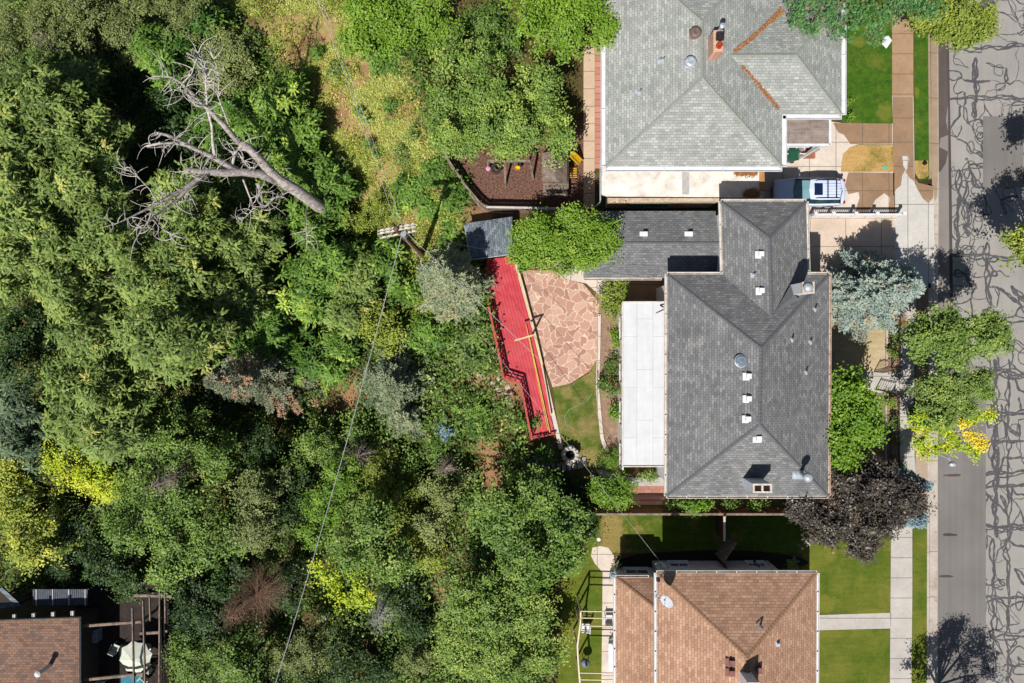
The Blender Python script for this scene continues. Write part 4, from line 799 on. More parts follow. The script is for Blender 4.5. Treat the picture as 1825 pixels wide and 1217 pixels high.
L_street = leafmat('leaf_street_olive', A(66, 88, 34), A(118, 142, 62), A(154, 166, 80), gain=1.35)
def limbs(mb, base, tips, r0, fork=.45, n=7):
    base = Vector(base)
    mx = sum((Vector(t) for t in tips), Vector()) / len(tips); top = base.lerp(mx, fork); top.x += random.uniform(-.15, .15); mb.tube([base - Vector((0, 0, .3)), base.lerp(top, .5) + Vector((random.uniform(-.1, .1), random.uniform(-.1, .1), 0)), top], [r0 * 1.25, r0, r0 * .75], n)
    for t_ in tips:
        t_ = Vector(t_); mid = top.lerp(t_, .5) + Vector((random.uniform(-.25, .25), random.uniform(-.25, .25), .2)); mb.tube([top - Vector((0, 0, .1)), mid, t_], [r0 * .5, r0 * .33, r0 * .1], 5)
        for _ in range(2): mb.tube([mid, mid.lerp(t_, .6) + Vector((random.uniform(-.6, .6), random.uniform(-.6, .6), random.uniform(0, .5)))], [r0 * .22, r0 * .06], 4)
GR = 1.16
def tree(label, spec, zc, mat, kind='broad', leaf=.2, dens=1.5, name='tree', cat='tree', t0=.5, tv=.25, th=1.0, extra=None, group=None, base=None, m=30, fl=.58, nl=None, trunk=None, fill=.22):
    """spec: list of crown discs (px, py, r_px[, ry_px]) in the photograph; zc: crown height; lobes scatter through each disc"""
    lv = Leaves(); tips = []; lk = random.choice([.3, .36, .36, .46]); leaf *= random.uniform(.85, 1.15)
    cx = sum(s_[0] * s_[2] for s_ in spec) / sum(s_[2] for s_ in spec); cy = sum(s_[1] * s_[2] for s_ in spec) / sum(s_[2] for s_ in spec)
    c0 = W(cx, cy, zc)
    if base is None: base = Vector((c0.x, c0.y, tz(c0.x, c0.y)))
    hz = zc - base.z
    for s_ in spec:
        px, py, rx = s_[:3]; rx = rx * GR; ry = s_[3] if len(s_) > 3 else rx; k = (H - zc) / F; RX, RY = rx * k, ry * k; C = W(px, py, zc); rm = min(RX, RY)
        n = (nl or 0) + max(4, int(4 + rm * 3.6)); lr = rm * (lk if rm > 1.2 else .48)
        pts = [(0, 0)] if rm > 1.0 else []
        for i in range(n):
            a = 2 * math.pi * (i + random.uniform(-.3, .3)) / n; u = random.uniform(.5, .86) if i % 3 else random.uniform(.2, .5); pts.append((u * math.cos(a), u * math.sin(a)))
        core = max(base.z + rm * .4, zc - rm * .85)
        if kind == 'broad': broad_lobe(lv, (C.x, C.y, core), (RX * .72, RY * .72, rm * .4), leaf * 1.1, dens * .42, m, t0 - .15, tv * .5, .2)  # core leaves tinted darker to paint shade into the crown gaps
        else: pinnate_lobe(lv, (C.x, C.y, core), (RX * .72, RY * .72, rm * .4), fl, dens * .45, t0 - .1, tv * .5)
        for ux, uy in pts:
            rr = math.hypot(ux, uy); r_ = lr * random.uniform(.72, 1.12); p = Vector((C.x + ux * RX, C.y + uy * RY, zc + th * rm * (.55 - rr * rr * 1.1) + random.uniform(-.38, .38) * rm))
            p.z = max(p.z, base.z + r_ * .5); tips.append(p)
            RV = (r_ * RX / rm, r_ * RY / rm, r_ * .75) if max(RX, RY) / rm < 1.6 else (r_ * 1.3, r_ * 1.3, r_ * .75)
            tt = t0 + random.uniform(-.16, .16)
            if kind == 'broad': broad_lobe(lv, p, RV, leaf, dens, m, tt, tv * .6, fill)
            else: pinnate_lobe(lv, p, RV, fl, dens, tt, tv * .7)
    e = empty(name, base, label, cat, group)
    mb = MB(base); limbs(mb, base, tips if len(tips) < 12 else random.sample(tips, 12), trunk or max(.05, .035 * hz)); mb.build('trunk' if hz > 1.8 else 'stem', barkm, e)
    lv.build('crown', mat, e, base)
    if extra:
        for mt, sp in extra:
            l2 = Leaves()
            for (px, py, r_, zz) in sp:
                k = (H - zz) / F; broad_lobe(l2, W(px, py, zz), (r_ * k, r_ * k, r_ * k * .6), leaf, dens * 1.2, m, .5, .25)
            l2.build('crown', mt, e, base)
    return e
def spruce(label, px, py, rpx, zb, zt, mat, tipx=None, name='spruce_tree', **kw):
    """rpx: radius of the lowest boughs; the leader stands straight, so its tip leans outward in the picture"""
    zc = zb + (zt - zb) * .3; C = W(px, py, zc); k = (H - zc) / F; base = Vector((C.x, C.y, zb - .8)); g = tz(C.x, C.y); lv = Leaves()
    lean = Vector(tipx) if tipx else Vector((0, 0, 0)); top = Vector((C.x, C.y, zt)) + lean
    spruce_leaves(lv, (C.x, C.y, zb), tuple(top), rpx * k, **kw)
    e = empty(name, Vector((C.x, C.y, g)), label, 'tree'); mb = MB((C.x, C.y, g)); mb.tube([(C.x, C.y, g - .3), Vector((C.x, C.y, zb)).lerp(top, .5), top], [.2, .12, .02], 7); mb.build('trunk', barkm, e); lv.build('crown', mat, e, (C.x, C.y, g)); return e
def bush(label, px, py, r, h, mat, leaf=.12, dens=5, t0=.5, name='shrub', cat='shrub', kind='broad', fl=.35, ry=None, group=None, m=18, z=None):
    r *= 1.3; ry = ry * 1.3 if ry else ry
    g = G(px, py, h * .5) if z is None else W(px, py, z + h * .5); k = (H - g.z) / F; lv = Leaves(); base = Vector((g.x, g.y, g.z - h * .5)); tips = []; ry = ry or r
    nb = max(2, int(r * max(r, ry) * k * k * 4)) if r > 8 else 2
    if name == 'boxwood_ball': nb = 0; tips = [Vector((g.x, g.y, base.z + h * .5))]; broad_lobe(lv, tips[0], (r * k * .92, r * k * .92, h * .55), leaf, dens * 1.6, m, t0, .1)
    for i in range(min(nb, 14)):
        a = random.uniform(0, 6.28); u = math.sqrt(random.random()) * .6; p = Vector((g.x + r * k * u * math.cos(a), g.y + ry * k * u * math.sin(a), base.z + h * random.uniform(.4, .75))); tips.append(p); q = min(r, ry) * k * random.uniform(.5, .7)
        if kind == 'broad': broad_lobe(lv, p, (q, q, h * .4), leaf, dens, m, t0, .2)
        else: pinnate_lobe(lv, p, (q, q, h * .4), fl, dens * .5, t0, .2)
    e = empty(name, base, label, cat, group); mb = MB(base); limbs(mb, base, tips[:6], .03, .4, 5); mb.build('stem', barkm, e); lv.build('foliage', mat, e, base); return e

P_ = 'pinnate'
# --- the wood west of the gardens -------------------------------------
T = tree
T('feathery green locust tree along the left edge beside the olive scrub', [(50, 190, 62), (35, 255, 55)], 2.5, L_pin, P_, dens=2.5)
T('feathery green locust tree with pale tips left of the deep dark gap', [(135, 265, 62), (110, 200, 48)], 1.5, L_pin, P_, dens=2.5)
T('feathery locust tree at the left edge below the topmost locust', [(25, 330, 60), (60, 390, 55)], 2.8, L_pin, P_, dens=2.5, t0=.55)
T('feathery locust tree whose crown fills the space left of the dead tree tips', [(160, 350, 60), (110, 340, 52)], 2.2, L_pin, P_, dens=2.5, t0=.5)
T('feathery locust tree above the dark gap at the left edge', [(55, 460, 58), (120, 450, 56), (25, 500, 25)], 2.6, L_pin, P_, dens=2.5, t0=.5)
T('feathery locust tree right under the lowest dead twigs', [(200, 425, 55), (250, 455, 50)], 2.3, L_pin, P_, dens=2.5, t0=.5)
T('green locust tree under the main fork of the dead tree', [(320, 345, 52), (355, 400, 55)], 1.5, L_pin, P_, dens=2.5, t0=.5)
T('large locust crown right of the small black gap in the left wood', [(290, 510, 62), (330, 470, 50)], 2.6, L_pin, P_, dens=2.5, t0=.52)
T('broad locust crown whose lower lip overhangs the dark hollow above the leaning grey conifer', [(290, 600, 58), (350, 610, 52)], 3.2, L_pin, P_, dens=2.5, t0=.5)
T('locust crown left of the small black gap in the left wood', [(130, 520, 52), (160, 590, 56)], 2.5, L_pin, P_, dens=2.5, t0=.5)
T('locust tree below the small black gap, above the lone yellow patch', [(130, 680, 50), (190, 700, 60)], 1.8, L_pin, P_, dens=2.5, t0=.45)
T('lower locust tree reaching down to the yellow-leaved tree', [(205, 755, 54), (140, 750, 40)], 1.4, L_pin, P_, dens=2.5, t0=.5)
T('small dark locust tree between the large crown and the dead trunk foot', [(430, 450, 42), (470, 420, 34)], .2, L_pin, P_, dens=2.5, t0=.4)
T('dark green locust tree right of the large locust crown', [(400, 520, 46), (440, 545, 40)], 0, L_pin, P_, dens=2.5, t0=.35)
T('locust tree in the shade of the dead tree trunk', [(455, 490, 30), (400, 420, 36)], -.5, L_pin, P_, dens=2.5, t0=.35)
T('shadowed locust tree at the lower left edge beside the yellow tree', [(30, 740, 52), (60, 800, 40)], -.5, L_grey, P_, dens=2.5, t0=.3)
T('small dark tree deep in the gap at the left edge', [(40, 590, 42), (25, 650, 40)], -4.5, L_shade, dens=1.6, t0=.3)
T('dark tree in the hollow behind the dead tree tips', [(230, 170, 40), (290, 230, 36)], -4, L_shade, dens=1.6, t0=.35)
T('dim tree in the hollow between the locusts and the bare limbs', [(240, 300, 34), (290, 290, 30)], -4, L_shade, P_, dens=2.5, t0=.4)
T('olive-grey scrub oak in the top left corner', [(40, 60, 55), (90, 40, 40)], -1.5, L_olive, leaf=.13, dens=3, t0=.5)
T('olive scrub oak second from the top left corner', [(150, 30, 48), (130, 90, 38)], -1.5, L_olive, leaf=.13, dens=3, t0=.42)
T('olive scrub oak above the deep hollow near the top edge', [(225, 60, 42), (250, 20, 40)], -1.8, L_olive, leaf=.13, dens=3, t0=.45)
T('olive scrub oak on the top edge beside the pale meadow', [(310, 20, 42), (350, 30, 36)], -1.8, L_olive, leaf=.13, dens=3, t0=.5)
T('round grey-olive bush tree right of the dead tree top', [(418, 105, 44), (410, 140, 34)], -3.2, L_olive, leaf=.12, dens=3.6, t0=.6)
T('bright sumac clump above the dead tree top', [(270, 80, 30), (300, 120, 26)], -1.8, L_pinb, P_, dens=2.6, t0=.4, name='sumac_tree')
T('dark sumac clump on the left rim of the pale meadow', [(370, 45, 28), (330, 90, 26)], -2.5, L_pinb, P_, dens=2.6, t0=.2, name='sumac_tree')
T('bright sumac with light green tips right of the dead tree top branch', [(495, 185, 34), (520, 160, 26)], -1.2, L_pinb, P_, dens=2.7, t0=.65, name='sumac_tree')
T('green sumac touching the dead tree main limb from above', [(450, 235, 34), (420, 200, 30)], -1.4, L_pinb, P_, dens=2.7, t0=.4, name='sumac_tree')
T('bright sumac directly right of the dead tree upper trunk', [(500, 250, 36), (545, 235, 28)], -1.2, L_pinb, P_, dens=2.7, t0=.55, name='sumac_tree')
T('green sumac above the dead trunk foot', [(540, 300, 36), (575, 325, 28)], -1.3, L_pinb, P_, dens=2.7, t0=.45, name='sumac_tree')
T('sumac behind the foot of the dead trunk', [(590, 375, 30), (610, 340, 22)], -1.5, L_pinb, P_, dens=2.7, t0=.45, name='sumac_tree')
T('bright sumac below the dead trunk foot', [(565, 415, 34), (540, 385, 26)], -1.2, L_pinb, P_, dens=2.7, t0=.55, name='sumac_tree')
T('large sumac crown left of the long power line', [(560, 490, 44), (600, 470, 40)], -.2, L_pinb, P_, dens=2.6, t0=.45, name='sumac_tree')
T('bright yellow-green sumac at the left rim of the large sumac crown', [(540, 530, 34), (560, 550, 26)], -.4, L_pinb, P_, dens=2.7, t0=.75, name='sumac_tree')
T('olive sumac under the middle of the long power line', [(635, 510, 40), (615, 560, 34)], -.4, L_pin, P_, dens=2.6, t0=.55, name='sumac_tree')
T('sumac between the power line and the pale spruce', [(690, 470, 36), (720, 520, 28)], -1, L_pinb, P_, dens=2.7, t0=.45, name='sumac_tree')
T('small golden-brown tree under the power line above the grey conifers', [(670, 570, 34), (700, 600, 24)], -.8, L_yel, leaf=.14, dens=2.8, t0=.35)
T('sumac above the leaning grey conifer', [(480, 580, 40), (450, 610, 30)], -1, L_pinb, P_, dens=2.6, t0=.4, name='sumac_tree')
T('bright sumac between the grey conifers on the bank', [(610, 620, 32), (600, 660, 24)], -1.5, L_pinb, P_, dens=2.7, t0=.5, name='sumac_tree')
T('sumac left of the red deck, below the pale spruce', [(750, 590, 34), (790, 600, 26)], -1.6, L_pinb, P_, dens=2.7, t0=.5, name='sumac_tree')
T('ferny green sumac pressed against the red deck railing', [(845, 600, 34), (850, 640, 26)], -1.2, L_pin, P_, dens=3.0, t0=.3, name='sumac_tree')
T('yellow-green bush tree between the power pole and the pale spruce', [(765, 545, 26), (745, 500, 24)], -1.8, L_yel, leaf=.13, dens=3, t0=.3)
T('olive bush tree left of the utility pole', [(655, 400, 34), (680, 370, 26)], -2.2, L_yel, leaf=.12, dens=3, t0=.35)
T('sumac right above the utility pole', [(740, 350, 28), (775, 372, 22)], -2.2, L_pinb, P_, dens=2.6, t0=.5, name='sumac_tree')
T('sumac beside the playground retaining wall', [(785, 320, 22), (815, 355, 22)], -1.9, L_pinb, P_, dens=2.6, t0=.4, name='sumac_tree')
T('small sumac left of the slate shed', [(810, 410, 18), (800, 440, 16)], -1.6, L_pinb, P_, dens=3, t0=.5, name='sumac_tree')
T('dark green sumac hugging the meadow at the top', [(690, 115, 26), (680, 90, 24)], -1.6, L_pinb, P_, dens=2.6, t0=.3, name='sumac_tree')
# big trees of the upper middle
T('tall fresh green tree at the top edge right of the pale meadow', [(660, 30, 50), (710, 60, 46), (640, 70, 30)], .5, L_bright, leaf=.16, dens=2.0, t0=.35)
T('dense green tree on the top edge left of the pale house', [(760, 20, 48), (800, 70, 36)], 1.2, L_bright, leaf=.16, dens=2.0, t0=.3)
T('bright green tree overhanging the top left corner of the pale roof', [(960, 25, 52), (1040, 25, 52), (1080, 60, 26), (1000, 55, 40)], 4.5, L_bright, leaf=.16, dens=2.0, t0=.35)
T('light green maple with drooping boughs above the playground', [(830, 130, 62), (800, 190, 40), (880, 190, 44)], 2.2, L_maple, leaf=.145, dens=2.3, t0=.55)
T('maple shading the swing set and play tower', [(960, 160, 44), (930, 230, 44), (870, 240, 34), (985, 215, 34), (1002, 250, 26), (915, 258, 24), (830, 258, 22), (792, 235, 24)], 2.8, L_maple, leaf=.145, dens=2.3, t0=.6)
T('shaded tree between the two tall trees at the top edge', [(870, 45, 38), (900, 80, 30)], .5, L_mid, leaf=.145, dens=2.3, t0=.3)
# lower left
T('tree with bright yellow leaves above the bottom left house', [(110, 815, 34), (170, 850, 34), (210, 870, 24)], -.5, L_gold, leaf=.17, dens=2.2, t0=.62)
T('yellow-green tree at the left edge over the bottom left house', [(40, 900, 50), (60, 970, 46), (20, 850, 26)], .3, L_yel, leaf=.145, dens=2.3, t0=.65)
T('shade-darkened tree between the two yellow-leaved trees', [(130, 940, 38), (110, 880, 24)], -2, L_shade, leaf=.145, dens=2.3, t0=.4)
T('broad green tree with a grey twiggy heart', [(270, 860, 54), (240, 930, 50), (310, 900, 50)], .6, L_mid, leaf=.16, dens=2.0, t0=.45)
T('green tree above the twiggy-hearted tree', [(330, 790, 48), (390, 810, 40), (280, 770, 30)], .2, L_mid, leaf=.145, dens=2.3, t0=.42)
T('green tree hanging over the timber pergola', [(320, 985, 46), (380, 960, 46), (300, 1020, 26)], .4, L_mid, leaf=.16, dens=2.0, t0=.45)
T('dim green tree in front of the timber deck', [(200, 1010, 34), (235, 1040, 26)], -1.8, L_shade, leaf=.16, dens=2.2, t0=.5)
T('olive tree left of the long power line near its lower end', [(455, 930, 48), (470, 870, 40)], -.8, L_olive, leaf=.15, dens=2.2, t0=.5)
T('shade-darkened tree under the leaning grey conifer', [(440, 780, 40), (480, 800, 34)], -2.5, L_shade, leaf=.145, dens=2.3, t0=.35)
T('shade-darkened tree in the shadow below the leaning grey conifer', [(390, 730, 40), (350, 720, 32)], -3.5, L_shade, leaf=.145, dens=2.3, t0=.3)
T('small light tree beside the bare bank under the power line', [(560, 790, 32), (530, 830, 22)], -2, L_mid, leaf=.14, dens=2.4, t0=.5)
T('fresh green tree crossed by the long power line', [(580, 900, 42), (610, 850, 34), (560, 950, 28)], -.3, L_bright, leaf=.15, dens=2.2, t0=.15)
T('tree whose lower skirt has turned yellow, right of the long power line', [(640, 980, 48), (660, 930, 42), (700, 1000, 34)], .8, L_mid, leaf=.16, dens=2.0, t0=.45, extra=[(L_gold, [(600, 1045, 22, 1.4), (625, 1070, 20, 1.2), (648, 1068, 16, 1.2), (568, 1015, 18, 1.2), (590, 1028, 16, 1.4), (640, 1045, 18, 1.6)])])
T('thin tree with rusty leaves under the grey conifers', [(680, 840, 36), (720, 880, 30)], -2, L_yel, leaf=.12, dens=2.0, t0=.3)
T('olive-leaved tree left of the big maple', [(790, 870, 42), (770, 930, 34)], -.8, L_olive, leaf=.15, dens=2.4, t0=.7)
T('dry-leaved tree below the olive-leaved tree', [(760, 990, 30), (740, 950, 22)], -1.2, L_yel, leaf=.13, dens=2.2, t0=.45)
T('huge green maple west of the tan-brown house', [(900, 920, 58), (960, 880, 44), (1000, 930, 42), (940, 990, 58), (1010, 990, 32)], 2.4, L_maple, leaf=.145, dens=2.3, t0=.38, nl=9)
T('broad pale green maple on the bottom edge', [(860, 1080, 56), (930, 1090, 52), (830, 1140, 44), (900, 1160, 50), (970, 1160, 30)], 2.4, L_maple, leaf=.15, dens=2.2, t0=.6, nl=9)
T('dark tree filling the shade between the two maples and the garden', [(1025, 878, 24), (990, 868, 18)], -.4, L_shade, leaf=.14, dens=2.0, t0=.3)
T('shadowed tree on the bottom edge right of the power line end', [(620, 1180, 42), (680, 1190, 36)], -3, L_shade, leaf=.16, dens=2.0, t0=.35)
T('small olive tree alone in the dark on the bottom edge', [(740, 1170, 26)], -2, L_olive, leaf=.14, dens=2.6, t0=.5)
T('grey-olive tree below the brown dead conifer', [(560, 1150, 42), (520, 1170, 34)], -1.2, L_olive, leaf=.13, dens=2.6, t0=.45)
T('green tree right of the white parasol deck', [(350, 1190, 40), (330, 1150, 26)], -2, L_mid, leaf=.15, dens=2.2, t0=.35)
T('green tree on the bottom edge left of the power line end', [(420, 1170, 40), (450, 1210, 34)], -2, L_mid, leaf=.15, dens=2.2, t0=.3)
T('shady tree right of the timber pergola top', [(370, 1090, 40), (340, 1060, 26)], -2.5, L_shade, leaf=.14, dens=2.0, t0=.35)
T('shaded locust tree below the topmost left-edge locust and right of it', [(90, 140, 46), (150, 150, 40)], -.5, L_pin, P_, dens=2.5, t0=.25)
T('shade-darkened tree right of the deep gap under the scrub oaks', [(310, 190, 36), (330, 250, 32)], -3.4, L_shade, P_, dens=2.5, t0=.4)
T('dim sumac between the bare limbs and the grey-olive bush', [(380, 210, 34), (400, 260, 34)], -2.8, L_pinb, P_, dens=2.5, t0=.15, name='sumac_tree')
T('green tree in the shade just under the dead trunk', [(450, 340, 36), (480, 400, 34)], -2.2, L_pin, P_, dens=1.9, t0=.35)
T('dark sumac between the large sumac crown and the leaning grey conifer', [(520, 620, 34), (560, 650, 26)], -2.2, L_pinb, P_, dens=2.6, t0=.15, name='sumac_tree')
T('low green tree right of the bare bank under the power line', [(600, 800, 34), (640, 770, 24)], -3, L_mid, leaf=.14, dens=2.2, t0=.3)
T('tree between the olive tree and the long power line', [(510, 900, 36), (520, 850, 26)], -1.8, L_shade, leaf=.14, dens=2.0, t0=.4)
T('dark leafy tree left of the brown dead conifer', [(410, 1040, 34), (430, 1010, 26)], -2, L_shade, leaf=.14, dens=2.0, t0=.35)
T('dark tree right of the brown dead conifer', [(510, 1060, 34), (530, 1010, 30)], -2.6, L_shade, leaf=.14, dens=2.0, t0=.35)
T('shaded tree between the yellow-skirted tree and the pale maple', [(720, 1060, 32), (740, 1110, 26)], -2.6, L_shade, leaf=.14, dens=2.0, t0=.3)
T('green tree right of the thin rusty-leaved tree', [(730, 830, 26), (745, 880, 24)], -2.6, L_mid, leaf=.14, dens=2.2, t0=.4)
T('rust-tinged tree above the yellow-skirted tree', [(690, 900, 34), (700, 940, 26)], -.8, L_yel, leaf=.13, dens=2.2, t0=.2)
T('shade-darkened tree filling the dark corner beside the yellow tree', [(170, 990, 30), (120, 1010, 24)], -3.2, L_shade, leaf=.14, dens=2.0, t0=.35)
T('dark tree between the shady pergola tree and the dead conifer', [(390, 1120, 30), (330, 1100, 22)], -3.4, L_shade, leaf=.14, dens=2.0, t0=.3)
T('dark tree on the bottom edge below the brown dead conifer', [(490, 1200, 34), (560, 1210, 30)], -3.2, L_shade, leaf=.14, dens=2.0, t0=.3)
T('olive scrub oak between the locusts and the scrub at the left edge', [(30, 120, 36), (75, 115, 28)], -1.6, L_olive, leaf=.13, dens=3, t0=.5)
for (x_, y_, r_, m_, t_, l_) in ((565, 95, 15, L_pinb, .3, 'small dark sumac sapling on the bare patch at the top of the meadow'), (545, 130, 15, L_pinb, .45, 'sumac sapling between the grey-olive bush and the open slope'), (590, 120, 17, L_pin, .5, 'sapling left of the power lines at the upper meadow'), (612, 300, 18, L_pin, .5, 'sapling on the slope right of the dead trunk'), (640, 345, 18, L_pinb, .4, 'bright sapling just left of the power lines at the lower meadow'), (575, 210, 15, L_pin, .4, 'sapling at the shaded left rim of the open slope'), (700, 190, 17, L_pinb, .35, 'sapling right of the power lines under the tall fresh green tree'), (712, 275, 20, L_pin, .55, 'olive sapling in the right half of the open slope'), (745, 235, 17, L_pin, .6, 'sapling beside the playground wall at the meadow edge'), (665, 265, 13, L_pinb, .5, 'tiny sapling close to the middle of the power lines'), (640, 210, 13, L_pin, .5, 'tiny sapling left of the power lines in the middle of the slope'), (725, 320, 16, L_pinb, .3, 'sapling above the sumac by the utility pole')):
    bush(l_, x_, y_, r_, 1.1, m_, .3, 4, t_, 'sapling', 'sapling', 'pinnate', .38)
# gardens and street
GR = 1.02
T('bright green tree between the slate shed and the grey garage', [(955, 415, 40), (1020, 402, 38), (1066, 425, 38), (990, 445, 42), (940, 455, 26), (1040, 455, 28)], 4.0, L_bright, leaf=.15, dens=2.2, t0=.35, nl=7)
T('green street tree reaching over the cracked road', [(1675, 588, 42), (1730, 598, 46), (1772, 598, 30), (1645, 606, 28), (1700, 628, 26)], 6.2, L_street, leaf=.14, dens=2.0, t0=.5, nl=4, base=W(1645, 605, 0))
T('street tree with yellow and orange lower boughs', [(1665, 695, 34), (1695, 685, 30), (1730, 690, 20), (1675, 735, 30), (1712, 722, 22), (1752, 672, 9), (1758, 700, 8)], 4.8, L_street, leaf=.15, dens=1.8, t0=.5, nl=2, base=W(1640, 700, 0), extra=[(L_gold, [(1632, 752, 15, 4.4), (1645, 740, 13, 4.4), (1650, 775, 17, 4.2), (1668, 760, 15, 4.3), (1690, 775, 15, 4.3), (1705, 790, 14, 4.3), (1722, 797, 12, 4.3), (1742, 806, 10, 4.2), (1650, 805, 11, 4), (1668, 800, 12, 4.2), (1686, 800, 10, 4.2), (1640, 790, 9, 4.2), (1750, 742, 7, 4.6), (1735, 744, 8, 4.6), (1766, 741, 5, 4.6), (1720, 748, 9, 4.6)]), (L_orange, [(1728, 774, 6, 4.8), (1742, 784, 5.5, 4.8), (1752, 793, 5, 4.7), (1714, 754, 5, 4.9), (1680, 745, 2.5, 4.8)])])
T('bright green yard tree touching the east eave of the dark grey house', [(1508, 695, 30), (1515, 750, 34), (1490, 790, 26), (1500, 815, 24), (1548, 770, 24), (1466, 758, 11), (1545, 720, 16)], 4.6, L_bright, leaf=.16, dens=1.8, t0=.15, nl=2, base=W(1503, 735, 0))
T('dark purple plum tree at the corner of the dark grey house', [(1520, 870, 50), (1470, 930, 44), (1540, 930, 50), (1590, 900, 40), (1570, 850, 30), (1430, 905, 26), (1540, 970, 24), (1620, 890, 24)], 4.6, L_plum, leaf=.15, dens=2.2, t0=.45, nl=8, base=W(1510, 870, 0))
T('round bright green tree over the road beside the spreading pine', [(1690, 35, 42), (1740, 40, 34), (1650, 30, 22), (1720, 55, 28)], 5.0, L_yel, leaf=.15, dens=2.4, t0=.2, nl=7, base=W(1646, 40, 0))
T('yellow-green tree peeping in at the right edge', [(1830, 430, 34), (1850, 460, 40), (1870, 400, 40)], 5.0, L_yel, leaf=.16, dens=2.2, t0=.4, base=W(1880, 470, 0))
T('tree just outside the right edge that shades the road above the yellow-green tree', [(1950, 250, 46), (1890, 290, 24)], 6, L_mid, leaf=.16, dens=1.8, base=W(1900, 300, 0))
T('tree just outside the bottom edge that shades the kerb and road', [(1790, 1350, 60), (1750, 1300, 30), (1700, 1340, 46)], 5.2, L_mid, leaf=.145, dens=2.3, base=W(1650, 1280, 0))
# conifers
spruce('pale blue-grey spruce with tan cones beside the red deck', 812, 506, 78, -2.4, 6.6, L_spr, tint0=.65, tiers=19, br=27, brown=.06)
spruce('frosty blue spruce beside the driveways at the front of the dark grey house', 1556, 520, 76, .8, 7.5, L_blue, tint0=.6, tiers=19, br=27, brown=.04, ell=1.08)
spruce('leaning grey conifer with a reddish dead tip', 500, 672, 76, -6, 5.5, L_spr2, tint0=.5, tiers=15, tipx=(-1.6, .2, 0), brown=.15, ell=.9)
spruce('big grey-green conifer on the bank left of the rocks', 715, 680, 92, -5, 1.5, L_spr, tint0=.45, tiers=14, br=22)
spruce('second grey-green conifer just below the big one', 730, 738, 66, -4.5, 0, L_spr, tint0=.45, tiers=10, br=17)
spruce('young blue spruce on the bank by the stone wall', 800, 765, 30, -3.4, -1.2, L_blue2, tint0=.3, tiers=8, br=11)
spruce('small pale blue spruce under the plum tree by the pavement', 1622, 918, 26, .2, 2.4, L_blue2, tint0=.5, tiers=9, br=12)
spruce('tiny pale blue spruce inside the plum tree edge', 1606, 850, 17, .2, 4.6, L_blue2, tint0=.5, tiers=9, br=10)
spruce('slim dark conifer casting a pointed shadow across the pavement', 1646, 745, 14, .1, 3.2, L_pine, tint0=.3, tiers=9, br=10)
def pine(label, spec, zc, base):
    lv = Leaves(); mb = MB(base); base = Vector(base); top = base + Vector((0, 0, zc + 1)); mb.tube([base - Vector((0, 0, .2)), top], [.3, .12], 8)
    for px, py, r in spec:
        C = W(px, py, zc + random.uniform(-.7, .7)); k = (H - zc) / F * r; mb.tube([base + Vector((0, 0, zc * .6)), C - Vector((0, 0, .25))], [.1, .03], 5)
        for _ in range(6): a = random.uniform(0, 6.28); mb.tube([C - Vector((0, 0, .2)), C + Vector((math.cos(a) * k * .8, math.sin(a) * k * .8, .1))], [.03, .012], 4)
        n = int(90 * k * k); D = rdir(n, -.05); P = np.array(C) + D * np.array([k, k, k * .45]) * rng.uniform(.75, 1.08, n)[:, None]; tt = np.clip(.45 + rng.normal(0, .2, n), 0, .8); i = np.repeat(np.arange(n), 12)
        ax = nrm(D + np.array([0, 0, .8])); d = nrm(rng.normal(0, 1, (n * 12, 3)) + ax[i] * .9); lv.add(P[i], d, rng.normal(0, 1, (n * 12, 3)), .17 * rng.uniform(.7, 1.2, n * 12), .028 * np.ones(n * 12), tt[i])
        n = int(220 * k * k); D = rdir(n, -.9); lv.add(np.array(C) + D * np.array([k, k, k * .4]) * rng.uniform(.1, .8, n)[:, None], rng.normal(0, 1, (n, 3)), rng.normal(0, 1, (n, 3)) + np.array([0, 0, 1.]), .2 * np.ones(n), .12 * np.ones(n), .2)
    e = empty('pine_tree', base, label, 'tree'); mb.build('trunk', mott('pine_bark', A(170, 128, 96), A(120, 88, 66), 5, .9, 40), e); lv.build('crown', L_pine, e, tuple(base))
pine('spreading pine overhanging the pale roof and the top of the pavement', [(1425, 15, 26), (1445, 48, 22), (1420, 40, 16), (1480, 25, 28), (1500, 55, 24), (1530, 20, 30), (1555, 60, 22), (1575, 25, 26), (1600, 0, 28), (1635, 10, 26), (1660, 15, 24), (1470, -15, 30), (1530, -25, 34), (1590, -30, 30), (1650, -25, 28), (1440, -15, 24)], 6.2, W(1525, -10, 0))
# dry, leafless and brownish trees
def twiggy(label, px, py, r, zc, mat, seed=0, n=60, name='dead_shrub', cat='shrub', rad=.03):
    rr = random.Random(seed); C = W(px, py, zc); g = tz(C.x, C.y); base = Vector((C.x, C.y, g)); k = (H - zc) / F * r; mb = MB(base); mb.tube([base, C], [rad * 2.5, rad * 1.3], 6)
    for i in range(n):
        a = rr.uniform(0, 6.28); u = rr.uniform(.5, 1.1); p0 = base.lerp(C, rr.uniform(.6, 1)); pts = [p0]; d = Vector((math.cos(a), math.sin(a), rr.uniform(.1, .8))).normalized(); L = k * u
        for s_ in range(4): pts.append(pts[-1] + d * L / 4); d = (d + Vector((rr.uniform(-.4, .4), rr.uniform(-.4, .4), rr.uniform(-.3, .2)))).normalized()
        mb.tube(pts, [rad * .5, rad * .4, rad * .3, rad * .25, rad * .15], 3, False)
        for _ in range(3): j = rr.randint(1, 3); q = pts[j]; mb.tube([q, q + Vector((rr.uniform(-1, 1), rr.uniform(-1, 1), rr.uniform(-.2, .5))) * L * .25], [rad * .25, rad * .12], 3, False)
    o = mb.build(name, mat); tag(o, label, cat); return o
greytw = mott('grey_twigs', A(176, 160, 150), A(136, 120, 112), 5, .9, 30); browntw = mott('brown_twigs', A(150, 118, 96), A(112, 88, 72), 5, .9, 30)
